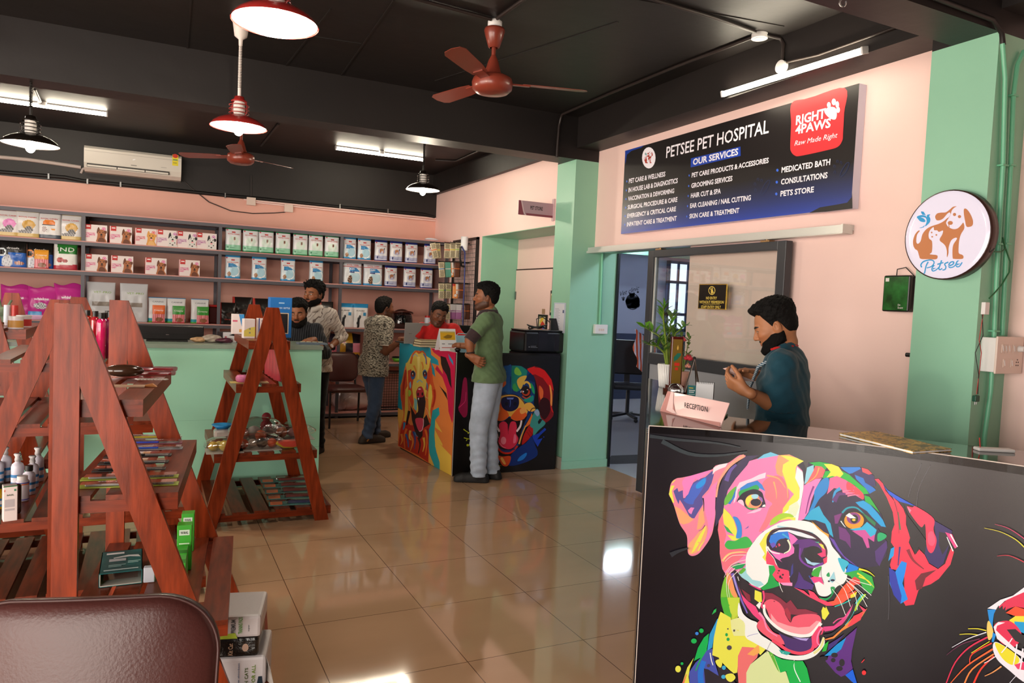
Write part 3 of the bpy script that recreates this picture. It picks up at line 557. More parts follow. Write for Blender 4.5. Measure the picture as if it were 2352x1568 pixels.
# pale scratches and a dim swirl high on the left
m.tile(1420, 940, 2.497)
for a in ((1665,500,1690,420,1740,310), (1710,560,1730,440,1790,320), (1550,1200,1555,1100,1550,950)): m.k('#6a6872', 2, 2, *a)
m.k('#26323a', 26, 8, 250,180,400,250,560,262,740,240).k('#222c34', 20, 6, 180,150,330,170,560,190,700,215).k('#262a34', 30, 8, 300,830,340,810,400,790)
m.build('mural', vinyl, rc)
# ================================================================= hospital wall: sign board, sliding door, column and its fittings
struct(MB().box(3.56, XR+.02, 2.18, 2.515, 0, 2.95).build('column', green))
struct(MB().box(3.56, XR+.02, 2.181, 2.515, 2.95, HC).box(-5.6, 3.57, 2.18, 2.41, 2.95, HC).build('beam_front', black))
def tx(pr, col, txt, bl, br, tl, bold=.0, shear=0):
    """Line of lettering on a print by three traced points: base left, base right, top left."""
    v, f = glyphs(txt, bold, shear)
    P0, P1, P2 = [Vector(pr.pt(q)) for q in (bl, br, tl)]; ez = Vector((0, 0, (P2-P0).z)); ex = (P1-P0)/v[:, 0].max(); o = len(pr.v)
    pr.v += [tuple(P0+ex*a+ez*b) for a, b in v]; pr.f += [tuple(i+o for i in q) for q in f]; pr.c += [hexc(col)]*len(f); pr.lift += pr.step
# ---- hospital service board
XS = XR-.065
c4 = [onx(*p, XS) for p in ((1435.8, 346.3), (1970.5, 192.3), (1958, 477.5), (1426.8, 536.8))]
ya, yb_ = (c4[0].y+c4[3].y)/2, (c4[1].y+c4[2].y)/2; za, zb = (c4[0].z+c4[1].z)/2, (c4[2].z+c4[3].z)/2
sb = thing('sign_board', 'long dark blue light-box listing the pet hospital services high on the pink wall', 'sign', (XR-.001, (ya+yb_)/2, zb))
o_ = Vector(sb.location)
MB().box(XS-o_.x, 0, yb_-o_.y, ya-o_.y, 0, za-zb).build('box', mat('sign_white', '#d9d4e6', .4), sb)
pr = Print(lambda x, y, l: onx(x, y, XS)-o_-Vector((l, 0, 0))).tile(1380, 170, 3.675)
def sgn(u, v): return Vector((XS-pr.lift-o_.x, ya+(yb_-ya)*u-o_.y, (za-zb)*v))
def quad(col, u0, u1, v0, v1):
    o = len(pr.v); pr.v += [tuple(sgn(*q)) for q in ((u0, v0), (u1, v0), (u1, v1), (u0, v1))]; pr.f.append((o, o+1, o+2, o+3)); pr.c.append(hexc(col)); pr.lift += pr.step
quad('#1d191a', .0, 1, 0, 1)
NB = 24
for i in range(NB):                                  # printed fade from blue up to black
    t = i/NB; h = '#%02x%02x%02x' % tuple(int(a+(b-a)*t**.8) for a, b in zip((38, 66, 170), (29, 26, 30))); quad(h, 0, 1, t*.37, (i+1)/NB*.37)
pr.p('#1c1a1c', 1760,1172,1850,1125,2000,1100,2080,1085,2118,1040,2123,1000,2126,1135,1900,1162)
pr.p('#1f3f9e', 206,648,370,600,340,622,260,648,222,680,208,760)
pr.s_('#d8383e', 1614,245,1760,203,2062,118,2055,330,2046,500,2040,560,2000,615,1900,645,1690,690,1640,688,1608,655,1601,605,1608,420)
pr.p('#d8383e', 1614,245,2062,118,2055,330,1608,420)
WT = '#f2eff8'
tx(pr, WT, 'PETSEE PET HOSPITAL', (552,708), (1418,495), (552,612), .012)
pr.p('#2546b0', 762,712,1180,612,1182,690,760,788); tx(pr, WT, 'OUR SERVICES', (778,768), (1160,680), (778,716), .03)
for t, bl, br, tl in (('PET CARE & WELLNESS', (238,922), (545,862), (238,884)), ('IN HOUSE LAB & DIAGNOSTICS', (234,998), (650,918), (234,960)), ('VACCINATION & DEWORMING', (231,1070), (620,1003), (231,1034)),
    ('SURGICAL PROCEDURE & CARE', (228,1142), (647,1076), (228,1106)), ('EMERGENCY & CRITICAL CARE', (224,1214), (635,1156), (224,1178)), ('INPATIENT CARE & TREATMENT', (221,1286), (641,1236), (221,1250)),
    ('PET CARE PRODUCTS & ACCESSORIES', (769,873), (1418,748), (769,834)), ('GROOMING SERVICES', (765,962), (1112,900), (765,922)), ('HAIR CUT & SPA', (761,1046), (1014,1006), (761,1006)),
    ('EAR CLEANING / NAIL CUTTING', (755,1131), (1268,1063), (755,1092)), ('SKIN CARE & TREATMENT', (749,1219), (1170,1170), (749,1180)),
    ('MEDICATED BATH', (1527,833), (1938,765), (1527,785)), ('CONSULTATIONS', (1522,933), (1915,876), (1522,886)), ('PETS STORE', (1518,1032), (1800,996), (1518,986))):
    tx(pr, WT, t, bl, br, tl, .028); b = (bl[0]-(17 if bl[0] < 300 else 21 if bl[0] < 900 else 34), (bl[1]+tl[1])/2+3); pr.d('#3a6ae0', b[0], b[1], 5 if bl[0] < 900 else 10, 9 if bl[0] < 900 else 12)
tx(pr, WT, 'RIGHT', (1648,430), (1897,368), (1648,352), .03); tx(pr, WT, '4PAWS', (1643,508), (1942,448), (1643,434), .03); tx(pr, WT, 'Raw Made Right', (1637,606), (2000,535), (1640,562), .0, .25)
pr.s_(WT, 1890,310,1930,280,1980,285,1995,330,1985,380,1950,380,1910,350)
for a in ((1928,262,16,25), (1970,236,18,28), (1999,258,15,28), (2006,302,16,26)): pr.d(WT, *a)
for cx, cy in ((2040, 800), (1370, 950)):
    pr.k('#22305a', 5, 5, cx-20,cy+60,cx,cy+10,cx+40,cy-50,cx+60,cy-40,cx+30,cy+30,cx-10,cy+70)
    for dx, dy in ((-62,30), (-66,-20), (-40,-60), (-10,-50)): pr.k('#22305a', 4, 4, cx+dx-8,cy+dy+8,cx+dx-4,cy+dy-12,cx+dx+8,cy+dy-6,cx+dx+4,cy+dy+12)
def pet_logo(pr, f, c1, c2, word=True):
    """Dog, cat and bird emblem; f maps its traced points to the print."""
    def S_(col, fn, *xy): q = [f(xy[i], xy[i+1]) for i in range(0, len(xy), 2)]; pr.q(fn(q), col)
    idn = lambda q: q
    S_(c1, lambda q: smooth_closed(q, 4), 885,440, 850,490,820,510,760,560,680,600,560,640,480,690,420,770,390,880,345,925,318,890,330,780,375,715,350,712,300,770,268,860,270,950,300,1010,340,1040,365,1120,390,1170,500,1177,640,1178,668,1140,650,1110,560,1100,540,1090,575,1050,577,890,530,840,520,770,545,700,600,652,612,700,660,705,690,730,755,708,745,770,705,840,710,880,760,920,800,970,820,1050,820,1145,845,1080,850,980,890,870,960,825,985,845,930,930,912,1020,915,1150,940,1172,1070,1172,1092,1135,1070,1105,1020,1085,1010,1030,1020,880,1050,770,1105,670,1090,580,1060,610,1000,670,930,685,860,660,820,620,808,570,850,500)
    S_(c1, smooth_closed, 980,312,920,320,860,370,800,410,720,415,660,430,628,480,650,535,700,540,760,510,830,430,870,412,882,440,900,380,940,335)
    S_(c1, smooth_closed, 1100,360,1140,355,1200,430,1245,540,1240,620,1190,648,1140,640,1120,560,1100,450)
    for a in ((945,445,26,26), (1027,480,27,25), (876,583,42,32), (571,740,13,14), (648,780,14,14), (580,810,15,12)): S_(c1, idn, *[c for p in disc2(*a) for c in p])
    S_(c1, lambda q: stroke2(q, abs(f(12,0)[0]-f(0,0)[0])), 850,600,855,630,855,668)
    S_(c2, smooth_closed, 330,480,400,455,470,465,485,490,500,450,550,445,530,470,550,520,535,580,465,640,490,560,470,500,395,490,440,510,470,550,450,570,390,560,350,520)
    S_(c2, idn, 398,392,440,400,475,455,420,450,400,420); S_(c2, idn, 365,665,420,650,465,615,440,655,390,668)
    if word:
        w = abs(f(22,0)[0]-f(0,0)[0])
        for xy in ((515,1220,480,1290,455,1400,440,1405), (410,1310,395,1270,440,1215,540,1190,600,1205,608,1250,560,1300,490,1320), (580,1340,640,1310,650,1275,610,1280,575,1330,590,1370,640,1355,700,1300), (735,1195,710,1270,690,1330,710,1350,745,1325),
                   (665,1262,710,1248,765,1232), (845,1225,785,1255,805,1300,790,1345,748,1355), (850,1290,920,1260,930,1220,880,1230,850,1280,870,1315,930,1300,975,1255), (970,1270,1040,1240,1045,1190,1000,1205,970,1255,985,1300,1030,1290,1072,1228)):
            S_('#1f9ad8', lambda q: stroke2(q, w, w*.75), *xy)
pr.d('#f4f0fa', 408, 707, 57, 90)
pet_logo(pr, lambda x, y: (408+(x-790)*.073, 707+(y-780)*.115), '#a8382c', '#2a8a8a', False)
pr.build('printed_face', mat_attr('sign_face', .35, .5), sb)
# ---- round lit sign on the column
rs = thing('round_sign', 'round white lit sign with a brown dog and cat emblem on the green column', 'sign', (3.56, 2.33, 1.78))
o_ = Vector(rs.location); Mx = Matrix.Rotation(-PI/2, 4, 'Y') @ Matrix.Identity(4)
MB().lathe([(.214, .0005), (.22, .004), (.22, .058), (.214, .06)], seg=56, M=Matrix.Translation((0, 0, .222)) @ Mx).build('rim', mat('sign_rim', '#3a2420', .3, spec=.6), rs)
MB().lathe([(0, .0612), (.19, .0612), (.213, .0603), (.217, .057)], seg=56, M=Matrix.Translation((0, 0, .222)) @ Mx).build('face', mat('sign_acrylic', '#dcd8ec', .12, spec=.6, emit=((.86, .84, 1), .12)), rs)
pr = Print(lambda x, y, l: onx(x, y, 3.4985)-o_-Vector((l, 0, 0))).tile(2060, 430, 7.13); pet_logo(pr, lambda x, y: (x, y), '#c07848', '#1f9ad8')
pr.build('emblem', mat_attr('sign_face', .35, .5), rs)
MB().ring([onx(*p, 3.53)-o_ for p in ((2265, 581), (2275, 578), (2284, 570))], .003, 6).build('cable_stub', mat('black_rubber', '#131111', .5), rs)
# ---- sliding door on its rail
alu = mat('white_aluminium', '#cfd0cc', .3, .4); dark_frame = mat('door_frame_grey', '#34363b', .35, spec=.5)
rl = thing('door_rail', 'long white aluminium sliding door rail under the service board', 'rail', (XR, 4.6, 2.08))
MB().box(-.075, -.0, -1.485, 1.49, .022, .055).box(-.085, -.01, -1.485, 1.45, .0, .024).box(-.09, -.082, -1.485, 1.45, .004, .02).build('track', alu, rl)
MB().box(-.1, -.02, -1.487, -1.475, .0, .055).build('end_cap', alu, rl)
sdoor = thing('sliding_door', 'grey framed sliding glass door hanging in front of the pink wall', 'door', (3.745, 4.3, .03))
o_ = Vector(sdoor.location); A, B = 5.04-4.3, 3.55-4.3; ZT = 2.062-.03; ZM0, ZM1 = 1.09, 1.185
MB().box(-.03, .03, A-.075, A, 0, ZT, 0, .004).box(-.03, .03, B, B+.075, 0, ZT, 0, .004).box(-.028, .028, B+.075, A-.075, ZT-.06, ZT, 0, .004).box(-.028, .028, B+.075, A-.075, ZM0, ZM1, 0, .004).box(-.028, .028, B+.075, A-.075, 0, .1).build('frame', dark_frame, sdoor)
MB().box(-.004, .004, B+.07, A-.07, ZM1, ZT-.055).build('pane', glass('door_glass', (.93, .97, .96), .01, .07), sdoor)
MB().box(-.008, .008, B+.07, A-.07, .1, ZM0).build('lower_panel', mat('panel_grey', '#8f9298', .45, .1), sdoor)
MB().box(-.016, -.006, A-.092, A-.078, ZM1, ZT-.06).build('bead', alu, sdoor)
for yy in (A-.12, B+.2): MB().box(-.02, .03, yy-.04, yy+.04, ZT, ZT+.012).cyl((.0, yy, ZT+.01), (.0, yy, ZT+.05), .008, seg=8).build('hanger', mat('brass_steel', '#a98a62', .35, 1), sdoor)
# no entry plate on the glass
ne = [onx(*p, 3.735) for p in ((1606, 652), (1669, 652), (1667, 711), (1603, 709))]
ye0, ye1, ze0, ze1 = (ne[1].y+ne[2].y)/2, (ne[0].y+ne[3].y)/2, (ne[2].z+ne[3].z)/2, (ne[0].z+ne[1].z)/2
ns = thing('no_entry_sign', 'small black and gold no entry plate stuck on the sliding door glass', 'sign', (3.741, (ye0+ye1)/2, ze0)); o_ = Vector(ns.location)
w2, hh = (ye1-ye0)/2, ze1-ze0; gold = mat('gold_print', '#c8a848', .25, .8)
MB().box(-.006, -.0002, -w2, w2, 0, hh).build('border', gold, ns)
MB().box(-.0066, -.0058, -w2+.006, w2-.006, .006, hh-.006).build('plate', mat('gloss_black', '#15130f', .2), ns)
pr = Print(lambda x, y, l: onx(x, y, 3.734)-o_-Vector((l, 0, 0))).tile(1340, 540, 3.408); GD = '#d8bc58'
pr.d(GD, 1006,433,27,34).d('#15130f', 1006,433,22,28).d(GD, 1008,416,5,6).p(GD, 1000,424,1014,424,1016,448,1010,458,1002,458,998,446).k(GD, 5, 5, 990,415,1024,452)
tx(pr, GD, 'NO ENTRY', (960,502), (1046,502), (960,480), .02); tx(pr, GD, 'WITHOUT PERMISSION', (908,533), (1099,535), (908,511), .02); pr.k(GD, 2, 2, 935,540,1068,541); tx(pr, GD, 'STAFF ENTRY ONLY', (921,571), (1077,573), (921,549), .02)
pr.build('lettering', mat_attr('gold_ink', .3, .6), ns)
# ---- vet clinic room behind the opening
lilac = mat('clinic_paint', '#a9b2c8', .6); navy = mat('clinic_navy', '#3a445c', .5)
struct(MB().box(4.22, 9.5, 10.5, 10.6, 0, 1.14).box(4.22, 9.5, 10.495, 10.6, 0, .1).build('wall_clinic_dado', navy)); struct(MB().box(4.22, 9.5, 10.5, 10.6, 1.14, 2.5).build('wall_clinic_back', lilac))
struct(MB().box(4.22, 9.5, 10.4, 10.6, 2.5, 2.9).build('trim_4', green)); struct(MB().box(9.3, 9.4, 3.4, 10.5, 0, 2.9).box(XR+.2, 9.4, 3.3, 3.4, 0, 2.9).build('wall_clinic_side', lilac))
struct(MB().box(4.06, 9.6, 3.3, 10.6, -.12, 0).build('floor_clinic', mat('clinic_tile', '#8d8f94', .2))); struct(MB().box(XR+.2, 9.6, 3.3, 10.6, 2.9, 3.0).build('ceiling_clinic', mat('clinic_ceiling', '#b9bcc4', .7)))
q0, q1 = [onz(*p)*1 for p in ((1386, 1290), (1447, 1283))]; k0 = 10.38/((q0.y+q1.y)/2)
ct = thing('wall_tube_lamp', 'white tube lamp above the blue clinic wall mirrored in the floor', 'lamp', (q0.x*k0, 10.38, EYE*(k0-1)-.02))
MB().box(0, (q1.x-q0.x)*k0, .0, .03, 0, .04).build('batten', mat('white_plastic', '#dedcda', .4), ct); MB().cyl((.02, -.02, .02), ((q1.x-q0.x)*k0-.02, -.02, .02), .018).build('tube', emis('cool_tube', (.8, .88, 1), 380), ct)
wn = struct(MB().box(8.15, 8.2, 10.44, 10.499, 1.2, 2.45).box(8.36, 8.4, 10.44, 10.499, 1.2, 2.45).box(8.58, 8.63, 10.44, 10.499, 1.2, 2.45).box(8.15, 8.63, 10.44, 10.499, 2.05, 2.1).box(8.15, 8.63, 10.44, 10.499, 1.48, 1.53).box(8.15, 8.63, 10.44, 10.499, 2.4, 2.45).box(8.15, 8.63, 10.44, 10.499, 1.2, 1.25).build('window_1', mat('clinic_window_frame', '#33405c', .5)))
MB().box(8.18, 8.6, 10.47, 10.495, 1.22, 2.42).build('lit_pane', emis('window_sky', (.72, .8, 1), 1.1), wn)
dup(ct, (5.2, 3.47, 2.7), PI, 'second white tube lamp of the clinic room, over the doorway side')  # added tube out of view, only there to brighten the clinic
pr = Print(lambda x, y, l: ony(x, y, 10.4985)).tile(1340, 540, 3.408); K = '#20242c'
tx(pr, K, 'Vet clinic', (285,478), (435,428), (292,440), .0, .25)
pr.d(K, 386,520,56,64).d('#a9b2c8', 386,520,50,58)
for c, a in ((K, (380,470,22,18)), (K, (365,460,7,10)), (K, (396,458,7,10)), (K, (350,515,22,24)), ('#a9b2c8', (352,518,12,13)), (K, (420,505,20,24)), (K, (395,545,24,20)), ('#a9b2c8', (396,548,13,11)), (K, (360,560,18,14)), (K, (428,545,14,20)), ('#a9b2c8', (382,474,9,8)), ('#a9b2c8', (422,510,9,11)), (K, (313,502,9,11)), (K, (426,445,8,7)), (K, (303,490,4,5)), (K, (313,486,4,5)), (K, (322,490,4,5))): pr.d(c, *a)
dc = pr.build('wall_decal', mat_attr('decal', .6, .3)); tag(dc, 'black Vet clinic wall decal with a ring of animals on the blue wall', 'decal')
mt = MB().poly([onz(*p, .004) for p in ((1390, 1065), (1480, 1062), (1480, 1043), (1404, 1046))]).build('door_mat', mat('black_mat', '#121214', .8)); tag(mt, 'flat black mat on the floor just inside the clinic doorway', 'mat')
bs = MB().box(XR+.262, XR+.285, 6.0, 6.03, 0, 2.1).build('trim_5', mat('black_gloss_trim', '#101214', .3)); struct(bs)
def office_chair(loc, rz):
    t = thing('office_chair', 'black mesh office chair with a striped towel in the clinic room', 'chair', loc, rz); k = mat('chair_black', '#121316', .5)
    b = MB()
    for i in range(5): a = 2*PI*i/5; b.bar((0, 0, .09), (.3*math.cos(a), .3*math.sin(a), .06), .05, .03); b.ball((.3*math.cos(a), .3*math.sin(a), .03), .03)
    b.build('star_base', k, t); MB().cyl((0, 0, .08), (0, 0, .45), .028).build('gas_post', k, t); MB().box(-.24, .24, -.24, .24, .44, .51, 0, .03).build('seat', k, t)
    MB().box(-.22, .22, .2, .25, .62, 1.12, 0, .02).bar((0, .22, .45), (0, .24, .7), .08, .02, (0, 1, 0)).build('backrest', k, t)
    for s in (-1, 1): MB().ring([(s*.25, .1, .48), (s*.31, .12, .62), (s*.3, -.05, .68), (s*.3, -.2, .66)], .018, 8).build('armrest', k, t)
oc = office_chair(onz(1440, 945)*.93, -.5); oc2 = bpy.data.objects['office_chair']; oc2.location.z = 0
tw = mat('striped_towel', '#d8d0d8', .8); n = tw.node_tree; wv = n.nodes.new('ShaderNodeTexWave'); wv.inputs['Scale'].default_value = 6; tcw = n.nodes.new('ShaderNodeTexCoord'); n.links.new(tcw.outputs['Object'], wv.inputs[0]); rw = n.nodes.new('ShaderNodeValToRGB'); rw.color_ramp.interpolation = 'CONSTANT'
rw.color_ramp.elements[0].color = (*hexc('#cfcbd8'), 1); rw.color_ramp.elements[1].position = .5; rw.color_ramp.elements[1].color = (*hexc('#d0562a'), 1); n.links.new(wv.outputs['Fac'], rw.inputs[0]); n.links.new(rw.outputs[0], n.nodes['Principled BSDF'].inputs['Base Color'])
gv, gf = [], []
for i in range(9):
    for j in range(13): u, v = i/8-.5, j/12; zz = 1.16-.5*v if v > .12 else 1.16; gv.append((.2+u*.3+.03*math.sin(v*9), .02-.3*v+.03*math.sin(u*14+v*5), zz-.25*u))
for i in range(8):
    for j in range(12): gf.append((i*13+j, (i+1)*13+j, (i+1)*13+j+1, i*13+j+1))
tl = MB().add(gv, gf, 0, True).build('striped_towel', tw); tl.modifiers.new('thick', 'SOLIDIFY').thickness = .012; tag(tl, 'orange and white striped towel draped over the office chair', 'towel'); tl.location = oc2.location; tl.rotation_euler = (0, 0, -.5)
# ---- fittings beside and on the column
gp = mat('green_marble_print', '#1f5a26', .12, noise=(14, .6), spec=.6); kb = mat('black_casing', '#161413', .35)
gb = thing('scent_diffuser', 'green marbled scent diffuser box with a black edge on the pink wall', 'diffuser', (XR, 2.77, 1.62))
MB().box(-.05, 0, -.082, .082, 0, .205, 0, .008).build('casing', kb, gb); MB().box(-.0515, -.048, -.074, .074, .008, .197).build('face', gp, gb)
lb = MB()
for t, z, h in (('Dr.', .045, .011), ('Scent', .03, .011)): put_text(lb, t, lambda u, v: (-.0522, -u, v), .02, z-.012, h, None, .01)
lb.box(-.0522, -.0515, .045, .067, .17, .19).build('label', flat('#d8d4d0'), gb)
MB().ring([(-.025, .02, .205), (-.03, .015, .24), (-.02, -.03, .25), (-.01, -.09, .19), (-.006, -.094, .06), (-.004, -.1, .02)], .003, 6).build('power_cable', kb, gb)
wb = thing('regulator_box', 'narrow white regulator box with a black knob tucked behind the green column', 'box', (XR, 2.578, 1.34))
MB().box(-.07, 0, -.055, .055, 0, .165, 0, .004).build('casing', mat('white_plastic', '#dedcda', .4), wb); MB().cyl((-.07, .055, .045), (-.07, .085, .045), .012).build('knob', kb, wb)
wpl = mat('switch_cream', '#dcc8bc', .35)
swb = thing('switchboard', 'cream switchboard with sockets and a dimmer knob on the side of the green column', 'switchboard', (3.69, 2.18, 1.345))
MB().box(-.09, .1, -.075, 0, .0, .165, 0, .003).build('back_box', mat('white_plastic', '#dedcda', .4), swb)
MB().box(-.1, .11, -.085, -.075, -.006, .172, 0, .003).build('plate', wpl, swb)
for i, (x, z) in enumerate(((-.06, .115), (-.035, .115), (-.01, .115), (.03, .115), (-.04, .045), (.02, .045))): MB().box(x-.009, x+.009, -.089, -.084, z-.02, z+.02).bar((x-.003, -.0895, z+.014), (x+.004, -.0895, z-.012), .006, .002, (0, 1, 0), 1).build('switch', [wpl, mat('white_plastic', '#dedcda', .4)], swb)
MB().cyl((.075, -.085, .115), (.075, -.11, .115), .016, .013).build('dimmer_knob', mat('white_plastic', '#dedcda', .4), swb)
sk = MB()
for x, z in ((.06, .05), (.075, .05), (.06, .035), (.075, .035), (.067, .062)): sk.cyl((x, -.0845, z), (x, -.0858, z), .0035, seg=10)
sk.build('socket_hole', kb, swb)
gpipe = mat('green_conduit', '#6fb894', .35)
def at_y(x, y, Y=2.163): p = ony(x, y, Y); return p
for lab, pts in (('green painted conduit running full height down the column beside the round sign', ((2303, 100), (2309, 180), (2304, 380), (2293, 560), (2284, 760), (2276, 900), (2262, 1000), (2255, 1100))), ('second green painted conduit, ending at the switchboard and bent at the top', ((2352, 118), (2337, 150), (2328, 220), (2322, 380), (2312, 560), (2302, 770)))):
    a = [at_y(*p) for p in pts]; o = thing('conduit', lab, 'pipe', a[-1], 0, 'green conduits on the column'); MB().ring([p-a[-1] for p in a], .0115, 10).build('pipe', gpipe, o)
    for i in (2, 3, 4): p = a[i]-a[-1]; MB().box(p.x-.022, p.x+.022, p.y-.014, p.y+.018, p.z-.004, p.z+.004).build('saddle', gpipe, o)
bc = thing('beam_conduit', 'black conduit dropping from the ceiling beam to the top of the green column', 'pipe', at_y(2304, 104)); MB().ring([at_y(*p)-Vector(bc.location) for p in ((2304, 104), (2301, 75), (2280, 45), (2200, 15), (2120, -15))], .012, 10).build('pipe', black, bc)
gw = mat('green_wire', '#1f5a34', .4); rw_ = mat('red_wire', '#b02a24', .4); kw = mat('black_rubber', '#131111', .5)
wr = thing('wire_loop', 'green wire looping down from the round sign to the small white connector', 'wire', at_y(2270, 692, 2.14)); o_ = Vector(wr.location)
MB().ring([at_y(*p, 2.135)-o_ for p in ((2303, 545), (2308, 566), (2320, 600), (2318, 625), (2300, 655), (2282, 675), (2272, 685))], .0035, 6).build('wire', gw, wr)
MB().ring([at_y(*p, 2.135)-o_ for p in ((2284, 578), (2300, 578), (2310, 570))], .003, 6).build('wire', gw, wr)
cn = thing('wire_connector', 'small white cable connector hanging by wires beside the column', 'connector', at_y(2262, 722, 2.14)); o_ = Vector(cn.location)
MB().box(-.017, .017, -.01, .01, 0, .058, 0, .002).build('block', mat('white_plastic', '#dedcda', .4), cn)
MB().ring([at_y(*p, 2.135)-o_ for p in ((2258, 722), (2249, 780), (2254, 810), (2250, 850), (2243, 905))], .0018, 6).build('red_wire', rw_, cn); MB().ring([at_y(*p, 2.135)-o_ for p in ((2256, 722), (2258, 770), (2240, 810), (2248, 860), (2246, 905))], .0018, 6).build('black_wire', kw, cn)
gpl = thing('green_plug', 'small green plug dangling at the end of thin wires', 'plug', at_y(2241, 922, 2.14)); MB().box(-.016, .016, -.01, .01, 0, .03, 0, .004).build('body', mat('green_plastic', '#14503c', .4), gpl); MB().cyl((-.006, 0, 0), (-.006, 0, -.014), .002).cyl((.006, 0, 0), (.006, 0, -.014), .002).build('pin', chrome, gpl)
# switch box and conduit on the pillar by the clinic door, certificate, certificate clip
pb = thing('switch_box', 'white three-switch box on the green pillar by the clinic doorway', 'switch', tuple(ony(1376, 766, 6.03))); w = .072
MB().box(-w, w, -.04, 0, 0, .09, 0, .004).build('box', mat('white_plastic', '#dedcda', .4), pb)
for x in (-.022, 0, .022): MB().box(x-.007, x+.007, -.044, -.039, .028, .05).build('rocker', wpl, pb)
p0, p1 = ony(1384, 582, 6.01), ony(1377.5, 745, 6.01); pd = thing('pillar_conduit', 'thin green conduit down the pillar to the white switch box', 'pipe', p1); MB().ring([p0-p1, Vector((0, 0, 0))], .0125, 10).build('pipe', gpipe, pd)
ce = [onx(*p, 3.553) for p in ((1273, 694.5), (1299.5, 694), (1297, 764.5), (1269.5, 762))]; cy = sum(p.y for p in ce)/4; cz = min(p.z for p in ce)
cf = thing('certificate', 'white framed certificate sheet on the light side of the green pillar', 'poster', (3.558, cy, cz)); hw_ = abs(ce[0].y-ce[1].y)/2; hh = ce[0].z-cz
MB().box(-.006, 0, -hw_, hw_, 0, hh).build('sheet', mat('paper', '#d8dae2', .4), cf)
pr = Print(lambda u, v, l: Vector((-.0062-l, hw_-u*2*hw_, hh*(1-v))))
for i in range(14): pr.p('#8a93a8', *[c for q in ((.12+.02*(i % 3), .2+i*.045), (.45+.1*(i % 2), .2+i*.045), (.45+.1*(i % 2), .212+i*.045), (.12+.02*(i % 3), .212+i*.045)) for c in q])
pr.p('#4a5a80', .78,.24,.9,.24,.9,.34,.78,.34).p('#3a4050', .1,.72,.2,.72,.2,.8,.1,.8)
for a in ((.03,.02,.97,.02,.97,.03,.03,.03), (.03,.97,.97,.97,.97,.98,.03,.98), (.03,.02,.055,.02,.055,.98,.03,.98), (.945,.02,.97,.02,.97,.98,.945,.98)): pr.p('#7aa8d0', *a)
pr.build('printing', matte_print, cf)
# PET STORE blade sign sticking out of the wall beside the pillar
bp_ = onx(1272.5, 496, 3.62); q = bp_.y; bl_ = ony(1190, 491, q)
ps = thing('blade_sign', 'mauve PET STORE blade sign sticking out from the wall over the niche', 'sign', (3.62, q, min(bp_.z, bl_.z)-.005)); L = 3.62-bl_.x
MB().box(-L, -.015, -.004, .004, 0, .14).build('panel', mat('mauve_acrylic', '#a07c88', .25), ps); MB().box(-.018, 0, -.02, .02, -.03, .19).build('bracket', mat('clear_acrylic', '#cdb0b4', .15), ps)
pr = Print(lambda u, v, l: Vector((u, -.0042-l, v)))
pr.p('#b6929c', -L+.07,.022,-.016,.022,-.016,.139,-L+.03,.139).p('#8a4450', -L,.0,-L+.06,.0,-L+.02,.139,-L,.139).k('#d8b8bc', .012, .012, -L+.085,.0,-L+.06,.03,-L+.03,.139).p('#8a4450', -L+.09,.002,-.016,.002,-.016,.02,-L+.085,.02)
v, f = glyphs('PET STORE', .02); o = len(pr.v); sc = .14/v[:, 0].max(); pr.v += [(-L+.13+a*sc, -.0055, .062+b*.036) for a, b in v]; pr.f += [tuple(i+o for i in t) for t in f]; pr.c += [hexc('#2a2024')]*len(f); pr.build('lettering', matte_print, ps)
